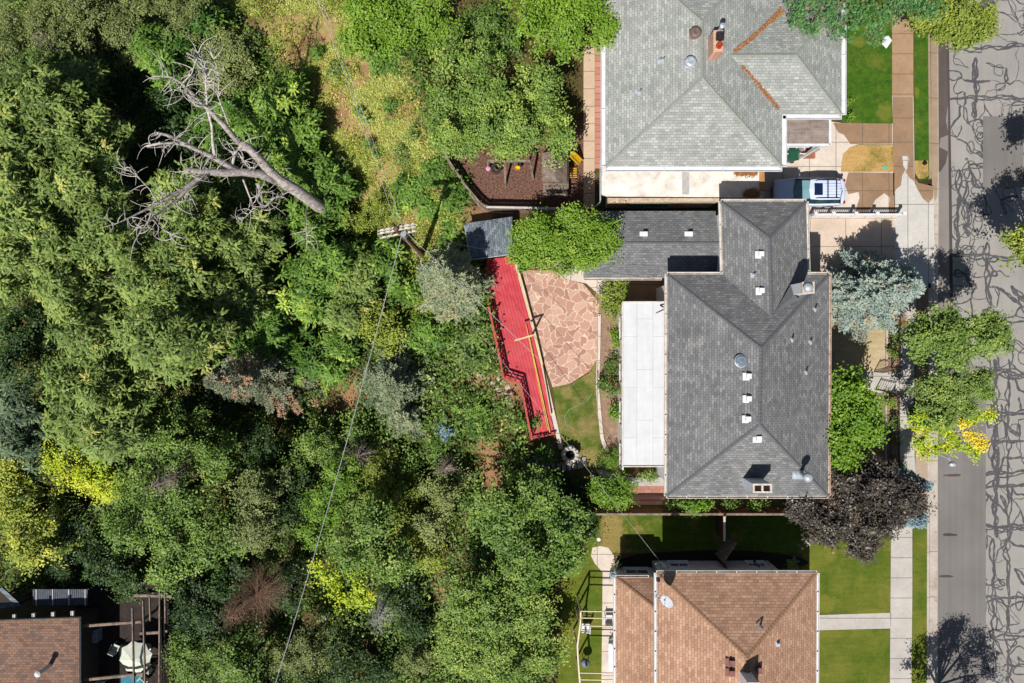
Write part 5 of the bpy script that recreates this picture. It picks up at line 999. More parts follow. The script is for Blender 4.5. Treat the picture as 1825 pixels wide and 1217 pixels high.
twiggy('grey leafless twigs in the heart of the broad green tree', 270, 866, 32, 4.2, greytw, 1, 120)
twiggy('bare pale twigs near the top left corner beside the scrub oaks', 60, 60, 26, .8, greytw, 2, 60)
twiggy('grey bare shrub at the foot of the yellow-skirted tree', 672, 1105, 38, .6, mott('silver_twigs', A(176, 176, 172), A(140, 140, 136), 5), 3, 80)
twiggy('brown dead conifer left of the long power line', 455, 1062, 56, 1.2, browntw, 4, 420, 'dead_conifer', 'tree')
twiggy('brownish bare bush between the dead conifer and the bottom edge', 405, 1100, 34, 0, browntw, 5, 160)
twiggy('bare brown shrub under the grey conifers', 636, 815, 32, 0, greytw, 6, 90)
twiggy('leafless shrub left of the big maple', 790, 838, 28, .8, greytw, 7, 80)
# --- the bleached dead tree
dead = []
def dl(s, r0, r1): dead.append((s, r0, r1))
dl([(1110, 960), (1000, 880), (900, 820), (850, 770), (790, 700), (740, 650), (690, 630)], .34, .2)
dl([(690, 625), (600, 520), (520, 440), (440, 360), (380, 300), (320, 265), (255, 262)], .15, .02)
dl([(900, 835), (800, 790), (700, 780), (600, 785), (540, 780), (460, 775), (390, 775)], .25, .13)
dl([(680, 770), (600, 730), (550, 700), (460, 660), (380, 620), (300, 580), (240, 568)], .17, .06)
dl([(440, 645), (360, 625), (270, 622), (185, 640)], .09, .05)
dl([(520, 785), (450, 830), (380, 880), (320, 910), (260, 945), (180, 985), (90, 1030), (0, 1070)], .14, .012)
dl([(480, 820), (400, 880), (340, 940), (260, 1000), (210, 1030), (160, 1090), (120, 1160)], .11, .012)
dl([(555, 690), (545, 620), (540, 530), (515, 440), (510, 330), (505, 250), (500, 190), (460, 130)], .09, .012)
dl([(630, 520), (600, 440), (570, 360), (520, 300), (500, 240)], .05, .012); dl([(575, 360), (580, 280), (560, 190), (525, 110)], .035, .01)
dl([(650, 745), (665, 680), (690, 650)], .08, .06); dl([(790, 840), (800, 880), (790, 920)], .13, .03)
dl([(710, 820), (740, 900), (770, 970), (730, 1020), (680, 1050)], .05, .01); dl([(770, 970), (830, 970), (860, 930), (930, 905)], .03, .07)
dl([(680, 670), (720, 730), (760, 780)], .03, .02); dl([(380, 300), (430, 250), (460, 160), (465, 125)], .04, .01); dl([(1050, 980), (1055, 1080), (1055, 1170)], .04, .01)
dl([(510, 440), (450, 420), (400, 350), (320, 330)], .03, .01); dl([(380, 880), (440, 930), (380, 940)], .03, .02); dl([(210, 1030), (260, 1080), (340, 1130)], .03, .01); dl([(250, 950), (200, 870), (120, 790), (65, 760)], .03, .01)
def dz(x, y): return .2 + 7.6 * min(1.1, math.hypot(1110 - x, 960 - y) / 1150)
def dp(x, y): z = dz(x, y); return W(x / 3.0425 + 200, y / 3.0425 + 50, z)
b0 = dp(1110, 960); base = Vector((b0.x + .6, b0.y - .2, tz(b0.x, b0.y))); de = empty('dead_tree', base, 'tall bleached dead tree with bare forked limbs leaning over the wood', 'tree')
mb = MB(base); rr = random.Random(5)
palewood = mott('pale_dead_branch', A(226, 220, 212), A(176, 166, 158), 5, .9, 40, amt2=.3)
for i, (s_, r0, r1) in enumerate(dead):
    pts = [dp(*p) for p in s_]; mb = MB(base)
    if i == 0: pts = [base, base.lerp(pts[0], .6)] + pts
    n = len(pts); mb.tube(pts, [(r0 + (r1 - r0) * j / (n - 1)) * 1.22 * (1 + .12 * rr.uniform(-1, 1)) for j in range(n)], 9 if r0 > .1 else 5)
    mb.build('trunk' if i == 0 else 'limb', deadm if r0 > .1 else palewood, de, smooth=True)
mb = MB(base)
for s_, r0, r1 in dead:
    pts = [dp(*p) for p in s_]; L = len(pts)
    for q in range(max(3, int(L * 3.6))):
        t_ = rr.uniform(.3, 1) * (L - 1.001); j = int(t_); p = pts[j].lerp(pts[j + 1], t_ - j); d = (pts[j + 1] - pts[j]).normalized(); sd = Vector((rr.uniform(-1, 1), rr.uniform(-1, 1), rr.uniform(-.3, .6))).normalized(); d = (d * .5 + sd).normalized(); tw = [p]; ln = rr.uniform(.5, 1.7); cv = Vector((rr.uniform(-1, 1), rr.uniform(-1, 1), rr.uniform(-.6, .3))) * .45
        for k in range(6): tw.append(tw[-1] + d * ln / 6); d = (d + cv).normalized()
        mb.tube(tw, [.03, .027, .023, .019, .015, .012, .008], 4, False)
        if rr.random() < .7: q2 = tw[3]; mb.tube([q2, q2 + Vector((rr.uniform(-1, 1), rr.uniform(-1, 1), rr.uniform(-.2, .5))) * .4], [.012, .006], 3, False)
mb.build('twigs', palewood, de)
# --- garden shrubs
bush('round clipped boxwood ball by the corner of the white extension', 1088, 817, 16, 1.2, L_bright, .07, 16, .15, 'boxwood_ball', m=14)
bush('bright green shrub in the bed, topmost beside the white extension', 1096, 611, 15, .9, L_bright, .12, 8, .3)
bush('rose bush with red blooms, upper one in the long bed', 1092, 655, 15, 1.2, L_mid, .12, 7, .2, 'rose_bush', ry=19)
bush('rose bush with red blooms, middle one in the long bed', 1088, 692, 17, 1.2, L_mid, .12, 7, .25, 'rose_bush', ry=21)
bush('leafy shrub at the lower end of the rose bed', 1093, 732, 15, 1.1, L_bright, .12, 7, .15, ry=19)
bush('large green and yellow shrub at the corner of the flagstone patio', 1096, 535, 22, 1.5, L_yel, .13, 6, .1, ry=26)
bush('dark plum-leaved shrub behind the patio corner shrub', 1084, 520, 12, 1.3, L_plum, .1, 6, .5)
bush('small leafy tree beside the stone steps and rose brick paving', 1090, 870, 30, 2.2, L_bright, .13, 5, .15, 'small_tree', 'tree', ry=26)
bush('low shrubs under the south edge of the white extension', 1158, 845, 26, .8, L_mid, .1, 7, .4, ry=9)
bush('sumac shoots below the lower end of the red deck', 975, 805, 22, 1.2, L_pinb, .3, 4, .15, kind='pinnate', ry=18)
bush('sumac shoots growing through the deck railing', 943, 752, 13, 2.4, L_pinb, .3, 5, .35, kind='pinnate', z=-1.2)
bush('sumac shoots by the rock wall left of the deck', 850, 725, 26, 1.4, L_pinb, .3, 4, .45, kind='pinnate')
bush('sumac shoots on the bank below the young blue spruce', 775, 800, 20, 1.2, L_pinb, .3, 4, .4, kind='pinnate')
bush('green shoots right of the young blue spruce', 855, 770, 20, 1.2, L_pinb, .3, 4, .35, kind='pinnate')
bush('leafy creeper over the fence behind the dark grey house', 1245, 903, 34, 1.9, L_bright, .13, 6, .1, ry=10)
bush('green shrubs in the shade under the south wall of the dark grey house', 1195, 898, 22, 1.2, L_mid, .12, 6, .4, ry=9)
bush('low shrubs midway along the shaded fence', 1300, 899, 22, 1.2, L_mid, .12, 6, .3, ry=8)
bush('shrub by the fence near the plum tree', 1345, 900, 24, 1.2, L_mid, .12, 6, .4, ry=8)
bush('clipped green shrub at the corner of the watered front lawn', 1511, 193, 9, .6, L_bright, .09, 12, .2, ry=20)
bush('upper shrub in the bed between the dry lawn and the iron railing', 1590, 580, 9, .9, L_bright, .11, 8, .25, ry=14)
bush('middle shrub in the bed between the dry lawn and the iron railing', 1594, 606, 11, 1.0, L_mid, .11, 8, .4, ry=14)
bush('lowest shrub in the bed above the iron gate', 1592, 630, 10, .9, L_mid, .11, 8, .5, ry=10)
bush('shrub behind the railing just below the iron gate', 1588, 712, 14, 1.0, L_yel, .11, 7, .1, ry=10)
bush('shrub behind the railing in front of the yard tree', 1592, 745, 8, 1.0, L_mid, .11, 8, .4, ry=16)
bush('grey-green shrub behind the railing beside the plum tree', 1592, 790, 9, 1.0, L_olive, .1, 8, .6, ry=16)
bush('flowering shrub behind the railing at the plum tree edge', 1606, 835, 11, 1.0, L_mid, .11, 8, .5, ry=14)
bush('blue-grey ground shrub between pavement and kerb', 1642, 600, 9, .8, L_grey, .1, 8, .5, ry=10)
bush('spiky green plant in the dark bed beside the tan-brown house', 1408, 1003, 10, .7, L_pin, .3, 6, .3, 'spiky_plant', 'plant', kind='pinnate')
bush('shrub left of the lower maple beside the side lawn', 1040, 935, 22, 1.8, L_shade, .13, 5, .5, ry=24)
# undergrowth and meadow (uncountable)
def scatter(name, n, region, mat, kind_, L, Wd, hmax, label, cat, seed, upright=.3, t0=.4, tv=.3, mask=None, clump=8, spread=.25):
    g = np.random.default_rng(seed); lv = Leaves(); px = g.uniform(region[0], region[2], n); py = g.uniform(region[1], region[3], n)
    if mask is not None: k = mask(px, py, g); px, py = px[k], py[k]
    z = np.zeros(len(px))
    for _ in range(6): kk = (H - z) / F; x = (px - CX) * kk; y = (CY - py) * kk; z = terr(x, y)
    i = np.repeat(np.arange(len(x)), clump); N = len(i); P = np.stack([x, y, z], -1)[i] + g.normal(0, 1, (N, 3)) * np.array([spread, spread, 0]); h = g.uniform(.02, 1, N) ** 1.5 * hmax; P[:, 2] += h
    n_ = nrm(np.array([0, 0, 1.]) + g.normal(0, .45, (N, 3))); d = np.cross(n_, g.normal(0, 1, (N, 3)))
    if upright > .5: d = nrm(g.normal(0, .75, (N, 3)) + np.array([.1, .3, .75])); n_ = np.array([0, 0, 1.]) + g.normal(0, .4, (N, 3)); P[:, 2] -= h
    ti = np.clip(t0 + g.normal(0, tv, len(x))[i] + g.normal(0, .08, N), 0, 1); lv.add(P, d, n_, L * g.uniform(.6, 1.3, N), Wd * g.uniform(.7, 1.3, N), ti)
    return lv.build(name, mat, None, (0, 0, 0), 'stuff', label, cat)
def nz(px, py, s_=60., ph=0): return np.sin(px / s_ + ph + 2 * np.sin(py / s_ / 1.3 + ph)) + np.sin(py / s_ * 1.2 + 1.7 * np.sin(px / s_ / 1.1 + 2 + ph))
def in_meadow(px, py): e = np.interp(py, [0, 40, 100, 200, 300, 400, 480], [400, 430, 500, 560, 600, 640, 700]); f = np.interp(py, [0, 60, 130, 240, 300, 400, 480], [640, 640, 720, 770, 800, 830, 800]); return (px > e) & (px < f) & (py < 480)
def dirt(px, py):
    d = np.zeros_like(px, bool)
    for cx, cy, rx, ry in ((500, 45, 70, 20), (560, 60, 40, 22), (600, 715, 30, 40), (545, 830, 24, 18), (630, 705, 22, 16), (880, 850, 26, 60), (700, 870, 30, 24), (870, 800, 26, 22), (870, 680, 34, 18), (780, 1070, 16, 30), (560, 1105, 30, 22), (610, 600, 0.1, 0.1), (905, 690, 24, 30), (845, 385, 30, 14), (580, 160, 18, 50), (640, 110, 24, 14)): d |= ((px - cx) / rx) ** 2 + ((py - cy) / ry) ** 2 < 1
    return d
scatter('undergrowth', 26000, (-30, -30, 985, 1250), L_mid, 0, .26, .13, 1.5, 'low green undergrowth covering the floor of the wood', 'undergrowth', 3, t0=.25, mask=lambda x, y, g: (~in_meadow(x, y)) & ((~dirt(x, y)) | (g.random(len(x)) < .22)) & (x < np.interp(y, [0, 240, 380, 520, 680, 850, 1250], [740, 790, 840, 870, 905, 960, 985])) & ((nz(x, y, 50) > -1.3) | (g.random(len(x)) < .5)))  # low tint darkens the leaves in place of deep shade under trees
scatter('meadow_grass', 30000, (380, -30, 840, 480), leafmat('dry_meadow_grass', A(136, 148, 74), A(178, 178, 100), A(214, 190, 138), .3, gain=1.9), 0, .22, .05, .22, 'yellow-green dry grass on the open slope', 'grass', 4, 1.0, .4, .3, mask=lambda x, y, g: in_meadow(x, y) & (~dirt(x, y)) & ((nz(x, y, 22, 1) > -.15) | (g.random(len(x)) < .14)), clump=9, spread=.12)
scatter('meadow_weeds', 3200, (380, -30, 840, 480), L_yel, 0, .16, .08, .5, 'low yellow-green weeds scattered over the open slope', 'weeds', 5, t0=.3, mask=lambda x, y, g: in_meadow(x, y) & ((nz(x, y, 26, 3) > .5) | ((y > 260) & (nz(x, y, 18, 2) > -.1))), clump=14, spread=.2)
# ------------------------------------------------------------------ deck
redm = None
def deckmat():
    t = Nt('red_deck_paint'); rz = math.atan2(-(740 - 470), (985 - 917)) ; co = t.co('World', R(-14.2) * 1); sp = t.n('SeparateXYZ'); t.l(co, sp.inputs[0])
    f = t.math('FRACT', t.math('DIVIDE', sp.outputs[0], .2)); d = t.math('LESS_THAN', f, .13); n = t.noise(co, 1.2, 5, .7); n2 = t.noise(t.co('World', R(-14.2), (12, .8, 1)), 1, 5, .7); n3 = t.noise(co, 16, 4, .8)
    c = t.mix(t.rng(n, .35, .65), A(212, 74, 84), A(190, 54, 66)); c = t.mix(.4, c, t.ramp(n2, [(.3, G4(.7)), (.7, G4(1))]), 'MULTIPLY'); c = t.mix(t.rng(n3, .66, .74, 0, .7), c, A(226, 180, 176)); c = t.mix(t.rng(t.noise(co, .7, 5, .7), .45, .7, 0, .35), c, A(216, 120, 116)); c = t.mix(t.rng(t.noise(t.co('World', R(-14.2), (4, .5, 1)), 1.2, 6, .8), .58, .7, 0, .5), c, A(150, 44, 48)); c = t.mix(t.math('MULTIPLY', d, .65), c, A(90, 24, 30)); return t.fin(c, .6)
redp = deckmat(); redrail = mott('faded_red_rail', A(206, 104, 88), A(170, 70, 62), 4, .7, 30, amt2=.3)
ZD = .0; do = W(930, 610, 0); dk = empty('deck', do, 'long red-painted deck with railing above the wooded bank', 'deck')
dpoly = [(868, 462), (913, 457), (944, 570), (966, 660), (988, 772), (946, 779), (926, 681), (899, 672), (872, 545), (860, 500)]
P = [W(x, y, .12) for x, y in dpoly]; m = MB(do); m.prism([(p.x, p.y) for p in P[::-1]], -.02, .12); o = m.build('floor_boards', redp, dk)
import bmesh
bm = bmesh.new(); bm.from_mesh(o.data); bmesh.ops.triangulate(bm, faces=[f for f in bm.faces if len(f.verts) > 4]); bm.to_mesh(o.data); bm.free()
rl = [(872, 545), (899, 672), (926, 681), (946, 779), (988, 772)]; rl = [(872, 548), (898, 673), (927, 682), (947, 780), (989, 772)]
for i in range(4):
    a, b = W(*rl[i], .12), W(*rl[i + 1], .12); u = Vector((0, 0, 1)); m = MB(do); hgt = .95; L = (b - a).length
    if i == 3: hgt = .3
    for hh, tt in ((hgt, .09), (.62, .05), (.32, .05))[:1 if i == 3 else 3]: m.bar(a + u * hh, b + u * hh, .07 if hh < .9 else .12, tt)
    n = max(2, int(L / .32))
    for k in range(n + 1): p = a.lerp(b, k / n); m.bar(p, p + u * hgt, .05, .05)
    m.build('railing', redrail, dk)
m = MB(do)
for x, y in ((872, 548), (886, 612), (899, 672), (926, 681), (936, 730), (947, 779), (988, 771), (912, 470)): p = W(x, y, 0); m.tube([(p.x, p.y, tz(p.x, p.y) - .6), (p.x, p.y, -.02)], .08, 6)
m.build('support_post', brownwood, dk)
m = MB(do); g_ = [(918, 462), (934, 520), (952, 590), (966, 650), (982, 740)]
yel = mott('yellow_timber', A(226, 196, 96), A(206, 170, 84), 3, .7, 30)
for i in range(4): m.bar(W(*g_[i], .3), W(*g_[i + 1], .3), .14 if i < 3 else .06, .18)
m.build('edge_beam', mott('cream_timber', A(232, 210, 170), A(214, 190, 140), 3, .7), dk); m = MB(do); m.bar(W(943, 600, .25), W(981, 775, .25), .06, .06); m.bar(W(938, 580, .27), W(976, 765, .27), .04, .04); m.build('yellow_strip', yel, dk)
aw = empty('awning_arm', W(950, 600, 0), 'pale yellow timber arm reaching out over the red deck', 'post'); m = MB(W(950, 600, 0)); m.bar(W(948, 598, .1), W(949, 597, 2.2), .1, .1); m.build('post', yel, aw); m = MB(W(950, 600, 0)); m.bar(W(951, 597, 2.25), W(917, 607, 2.25), .1, .1); m.build('arm', mott('cream_timber', A(232, 210, 170), A(214, 190, 140), 3, .7), aw)
# patio kerb wall beside the deck
solid('retaining_wall', strip_poly([(917, 460), (930, 520), (948, 585), (968, 660), (985, 735), (1000, 800)], 7), -3, .10, C_cream, 'thing', 'low cream retaining kerb between the red deck and the flagstone patio', 'wall')
def rocks(name, pts, label, seed, r=(4, 8), mat=None, zoff=.1):
    rr = random.Random(seed); m = MB()
    for x, y in pts:
        g = G(x, y); rad = rr.uniform(*r) * K0; n = 9; pr = [(rad * .8, -.2), (rad * rr.uniform(.9, 1.1), 0), (rad * .85, rad * .45), (rad * .4, rad * .62), (0, rad * .64)]; k = len(m.v); m.lathe((g.x, g.y, g.z + zoff * 0), pr, n, rr.uniform(.6, 1.2))
        for i in range(k, len(m.v)): v = m.v[i]; m.v[i] = (v[0] + rr.uniform(-.07, .07), v[1] + rr.uniform(-.07, .07), v[2] + rr.uniform(-.04, .04))
    o = m.build(name, mat or rockm); tag(o, label, 'rock', None, 'thing'); return o
rockm = mott('pale_sandstone', A(222, 204, 176), A(176, 160, 140), 3, .9, 20, bump=.5, amt2=.4)
rk = [(858, 668), (868, 674), (878, 682), (888, 690), (896, 680), (905, 688), (898, 700), (906, 712), (912, 722), (890, 672), (908, 700)]
rkl = ['pale rock at the far upper left end of the rock heap', 'second pale rock from the upper left end of the rock heap', 'pale rock in the middle of the upper rock row', 'pale rock at the lower end of the upper rock row', 'pale rock nearest the corner of the deck railing', 'pale rock just below the one at the deck railing corner', 'pale rock where the two rows of the heap meet', 'last but one pale rock towards the curved stone wall', 'lowest pale rock at the head of the curved stone wall', 'pale rock behind the row, closest to the sumac shoots', 'pale rock touching the lower deck railing']
for i, (x, y) in enumerate(rk): 
    o = rocks('rock', [(x, y)], rkl[i], 20 + i); o['group'] = 'sandstone rocks below the deck corner'
solid('retaining_wall', strip_poly([(916, 735), (922, 770), (930, 800), (933, 828)], 7), -4, -1.0, rockm, 'thing', 'curved stone wall running down from the lower end of the red deck', 'wall')
solid('retaining_wall', strip_poly([(948, 784), (954, 805), (958, 825)], 4), -2, -.2, rockm, 'thing', 'short stone wall between the sumac shoots and the top of the steps', 'wall')
# steps
stg = empty('stone_steps', W(985, 832, 0), 'grey stone steps curving down the bank below the fire ring', 'steps'); n = 12
for k in range(n):
    x = 1042 - k * 9.2; q_ = W(x, 830, 0); z = min(-.05, tz(q_.x, q_.y)) + .16; p = W(x, 824 + 10 * (1 - (x - 985) ** 2 / 3600) - 2, z); m = MB(W(985, 832, 0)); m.box(p - Vector((0, 0, .15)), (.26, .62, .3), rz=.02 * (6 - k) + .05); m.build('step', mott('grey_step_stone', A(196, 190, 180), A(140, 134, 128), 4, .9, 30, amt2=.4), stg, bevel=.02)
for i, (x, y) in enumerate(((941, 826), (942, 836))):
    m = MB(W(985, 832, 0)); p = W(x, y, 0); p = W(x, y, tz(p.x, p.y) + .15); m.box(p - Vector((0, 0, .2)), (.72, .34, .4)); m.build('step', mott('grey_step_stone', A(196, 190, 180), A(140, 134, 128), 4, .9, 30), stg, bevel=.02)
# fire ring
fr_ = empty('fire_pit', W(1015, 808, 0), 'round stone fire pit at the end of the back lawn', 'fire pit'); p = W(1015, 808, 0)
rr = random.Random(3)
for ring, (rad, zz, cnt) in enumerate(((.42, .12, 11), (.44, .36, 11), (.43, .56, 12))):
    for k in range(cnt): a = 2 * math.pi * (k + ring * .5) / cnt; m = MB(p); m.box((p.x + rad * math.cos(a), p.y + rad * math.sin(a), zz + rr.uniform(-.03, .03)), (.24 + rr.uniform(-.05, .07), .2, .2), rz=a + rr.uniform(-.2, .2)); m.build('stone', mott('fire_ring_stone', A(232, 226, 214), A(150, 144, 134), 5, .9, 20, amt2=.4), fr_, bevel=.04)
m = MB(p); m.lathe((p.x, p.y, 0), [(.33, .05), (.33, .12), (.15, .17), (0, .18)], 20); m.build('ash', blackm, fr_)
m = MB(); pts = [W(x, y, .03) for x, y in ((1055, 702), (1046, 714), (1030, 722), (1014, 730), (1006, 742), (1008, 756), (1018, 762))]; m.tube(pts, .018, 5); tag(m.build('garden_hose', mott('green_hose', A(150, 200, 150), A(120, 170, 130), 4, .5)), 'pale green garden hose curling over the back lawn', 'hose')
m = MB(); p = W(780, 681, -2.2); m.lathe((p.x, p.y, -2.5), [(.0, 0), (.22, .02), (.26, .4), (.24, .42), (.2, .1)], 14); tag(m.build('bucket', mott('faded_red', A(206, 96, 90), A(180, 76, 70), 4, .5)), 'faded red tub lying among the grey conifers', 'bucket')
# ------------------------------------------------------------------ fences
def fence(label, pts, h, mat, capm=None, step=.14, both=False, pick=.11, z0=0, name='fence', rails=True):
    p0 = W(*pts[0], 0); e = empty(name, p0, label, 'fence'); P = [G(*p) if z0 is None else W(p[0], p[1], 0) for p in pts]
    for i in range(len(P) - 1):
        a, b = P[i], P[i + 1]; L = (b - a).length; d = (b - a) / L; n = Vector((-d.y, d.x, 0)); m = MB(p0); k = max(1, int(L / step)); rr = random.Random(i)
        for j in range(k): c = a + d * (step * (j + .5)); hh = h + rr.uniform(-.02, .02); m.bar(c - d * pick / 2 + Vector((0, 0, hh / 2)), c + d * pick / 2 + Vector((0, 0, hh / 2)), .022, hh)
        m.build('boards', mat, e)
        m = MB(p0)
        for hh in (.25, h * .55, h - .12): m.bar(a + n * .04 + Vector((0, 0, hh)), b + n * .04 + Vector((0, 0, hh)), .05, .09)
        m.build('rail', mat, e)
        if capm: m = MB(p0); m.bar(a + Vector((0, 0, h + .04)), b + Vector((0, 0, h + .04)), .13, .035); m.build('cap', capm, e)
        m = MB(p0); kk = max(1, int(L / 2.4))
        for j in range(kk + 1): c = a + (b - a) * j / kk; m.bar(c + n * .09, c + n * .09 + Vector((0, 0, h + .02)), .1, .1)
        m.build('post', mat, e)
    return e
fence('long brown board fence between the dark grey house and the side lawn', [(1040, 906), (1425, 906)], 1.5, brownwood, wood)
fence('short brown fence crossing the shaded side lawn beside the open gate', [(1276, 908), (1276, 950)], 1.75, brownwood, offwhite)
ge = empty('garden_gate', W(1281, 985, 0), 'open wooden garden gate standing ajar beside the tan-brown house wall', 'gate'); m = MB(W(1281, 985, 0)); ga_, gb_ = W(1276, 986, 0), W(1297, 955, 0); dgt = (gb_ - ga_)
for k in range(9): a = ga_ + dgt * (k + .1) / 9; b = ga_ + dgt * (k + .9) / 9; m.bar(a + Vector((0, 0, .85)), b + Vector((0, 0, .85)), .025, 1.7)
m.build('boards', wood, ge); m = MB(W(1281, 985, 0))
for hh in (.2, 1.66): m.bar(ga_ + Vector((0.03, .03, hh)), gb_ + Vector((.03, .03, hh)), .09, .09)
m.bar(ga_ + Vector((.03, .03, .2)), gb_ + Vector((.03, .03, 1.6)), .05, .09); m.bar(ga_, ga_ + Vector((0, 0, 1.75)), .1, .1); m.build('brace_frame', wood, ge)
fence('last bit of brown fence between the open gate and the grey side wall', [(1276, 985), (1280, 1000)], 1.6, brownwood)
# playground enclosure
fence('curved grey board fence on a kerb round the bark playground', [(782, 245), (800, 290), (830, 335), (856, 366), (868, 374)], .9, wood, wood, z0=0)
fence('straight low fence between the bark playground and the slate shed', [(868, 375), (1034, 378)], 1.1, wood, offwhite)
solid('retaining_wall', strip_poly([(781, 245), (799, 290), (829, 336), (855, 368), (868, 378), (915, 379)], 3), -3, .02, wood, 'thing', 'pale curved retaining wall under the playground fence', 'wall')
# dividing wall between the driveways
dv = empty('driveway_wall', W(1515, 388, 0), 'white slatted divider between the two driveways', 'fence'); m = MB(W(1515, 388, 0)); a, b = W(1440, 387, 0), W(1597, 387, 0); m.bar(a + Vector((0, 0, .18)), b + Vector((0, 0, .18)), .2, .36); m.build('base', C_cream, dv)
m = MB(W(1515, 388, 0)); m.bar(a + Vector((0, 0, .95)), b + Vector((0, 0, .95)), .13, .05); m.bar(a + Vector((0, 0, .5)), b + Vector((0, 0, .5)), .05, .06)
for k in range(44): c = a.lerp(b, k / 43); m.bar(c + Vector((0, 0, .36)), c + Vector((0, 0, .95)), .04, .04)
m.build('railing', white, dv)
for x in (1441, 1472, 1511, 1548, 1595): m = MB(W(1515, 388, 0)); c = W(x, 386, 0); m.box(c + Vector((0, 0, .55)), (.16, .16, 1.1)); m.box(c + Vector((0, 0, 1.12)), (.22, .22, .05)); m.build('post', white, dv)
# iron railing along the pavement and gates
def ironrail(label, pts, h=1.1, step=.13, cat='railing', name='iron_railing'):
    p0 = W(*pts[0], 0); m = MB(p0)
    for i in range(len(pts) - 1):
        a, b = W(*pts[i], 0), W(*pts[i + 1], 0); L = (b - a).length
        for hh in (.12, h - .12, h): m.bar(a + Vector((0, 0, hh)), b + Vector((0, 0, hh)), .03, .03)
        for k in range(int(L / step) + 1): c = a.lerp(b, k / max(1, int(L / step))); m.bar(c, c + Vector((0, 0, h + (.08 if k % 8 == 0 else 0))), .018 if k % 8 else .05, .018 if k % 8 else .05)
    o = m.build(name, darkmetal); tag(o, label, cat); return o
ironrail('black iron railing beside the pavement, upper length above the gates', [(1588, 548), (1588, 655)])
ironrail('black iron railing beside the pavement, long lower length past the yard tree', [(1586, 705), (1586, 870)])
ironrail('upper black iron hand gate beside the front path', [(1558, 662), (1588, 654)], 1.2)
ironrail('lower black iron hand gate beside the front path', [(1560, 694), (1587, 700)], 1.2)
# ------------------------------------------------------------------ playground
pl = empty('swing_set', W(900, 300, 0), 'weathered timber swing set with tyre and yellow seats on bark mulch', 'swing set'); o0 = W(900, 300, 0); zt = 1.9
m = MB(o0); m.bar(W(869, 287, zt), W(945, 287, zt), .13, .16); m.build('top_beam', wood, pl)
for a, b in ((W(899, 288, zt), W(901, 332, 0)), (W(899, 288, zt), W(905, 268, 0)), (W(944, 288, zt), W(950, 320, 0)), (W(944, 288, zt), W(950, 262, 0))): m = MB(o0); m.bar(a, b, .12, .12); m.build('leg', wood, pl)
def ring(m, c, R_, r, n=18, k=8, tilt=None):
    vs = []
    for i in range(n):
        a = 2 * math.pi * i / n
        for j in range(k):
            b = 2 * math.pi * j / k; v = Vector(((R_ + r * math.cos(b)) * math.cos(a), (R_ + r * math.cos(b)) * math.sin(a), r * math.sin(b)))
            if tilt: v = tilt @ v
            vs.append(Vector(c) + v)
    m.mesh(vs, [[i * k + j, ((i + 1) % n) * k + j, ((i + 1) % n) * k + (j + 1) % k, i * k + (j + 1) % k] for i in range(n) for j in range(k)])
rub = mott('tyre_rubber', A(66, 64, 66), A(48, 46, 48), 6, .8); yl = mott('yellow_plastic', A(246, 200, 30), A(230, 180, 30), 3, .4); pk = mott('pink_plastic', A(236, 170, 206), A(220, 150, 190), 3, .4)
m = MB(o0); c = W(884, 300, .75); ring(m, c, .27, .1); ty = m.build('tyre_swing', rub, pl, smooth=True); m = MB(o0)
for a in (0, 2.1, 4.2): m.tube([c + Vector((.27 * math.cos(a), .27 * math.sin(a), .1)), Vector((c.x, W(884, 287, zt).y, zt - .1))], .012, 4, False)
m.build('rope', darkmetal, ty)
m = MB(o0); c = W(922, 300, .6); m.lathe(c, [(.0, 0), (.18, .02), (.19, .16), (.17, .16), (.15, .06), (0, .05)], 16, .7); ys = m.build('swing_seat', yl, pl); m = MB(o0)
for s_ in (-1, 1): m.tube([c + Vector((s_ * .17, 0, .1)), Vector((c.x + s_ * .17, W(0, 287, zt).y, zt - .1))], .01, 4, False)
m.build('chain', metal, ys)
m = MB(o0); c = W(870, 301, .6); m.lathe(c, [(0, 0), (.15, .01), (.15, .05), (0, .06)], 16); ps = m.build('disc_seat', pk, pl); m = MB(o0); m.tube([c, Vector((c.x, W(0, 287, zt).y, zt - .1))], .012, 4, False); m.build('rope', white, ps)
pt = empty('play_tower', W(990, 300, 0), 'timber play tower with pitched plank roof and yellow ladder', 'play tower'); o0 = W(990, 300, 0); 
m = MB(o0)
A0, A1 = W(966, 322, 1.9), W(966, 272, 1.9); R0, R1 = W(990, 320, 2.5), W(990, 268, 2.5); B0, B1 = W(1011, 328, 1.9), W(1011, 274, 1.9)
for (e0, e1) in ((A0, A1), (B0, B1)):
    for k in range(11):
        f0, f1 = k / 11, (k + .9) / 11
        if False: pass
        p0_, p1_ = e0.lerp(e1, f0), R0.lerp(R1, f0); q0, q1 = e0.lerp(e1, f1), R0.lerp(R1, f1); qq = [p0_, p1_, q1, q0]
        m.hexa([v - Vector((0, 0, .03)) for v in qq], qq)
m.build('roof', wood, pt); m = MB(o0)
for x in (968, 1010):
    for y in (275, 348): m.bar(W(x, y, 0), W(x, y, 1.85 if y < 300 else 1.3), .1, .1)
m.build('post', wood, pt); m = MB(o0); P = [W(x, y, 1.1) for x, y in ((968, 275), (1011, 275), (1011, 350), (968, 350))]
for k in range(12): a = P[0].lerp(P[3], (k + .05) / 12); b = P[0].lerp(P[3], (k + .9) / 12); m.box(((P[0].x + P[1].x) / 2, (a.y + b.y) / 2, 1.1), (P[1].x - P[0].x, abs(a.y - b.y), .05))
m.bar(P[2] + Vector((0, 0, .6)), P[3] + Vector((0, 0, .6)), .08, .08); m.bar(P[2] + Vector((0, .4, .5)), P[1] + Vector((0, 0, .5)), .06, .08); m.build('platform', wood, pt)
m = MB(o0)
for k in range(6): m.bar(W(1014, 300 + k * 3.2, .3 + k * .02), W(1028, 300 + k * 3.2, .3 + k * .02), .04, .04)
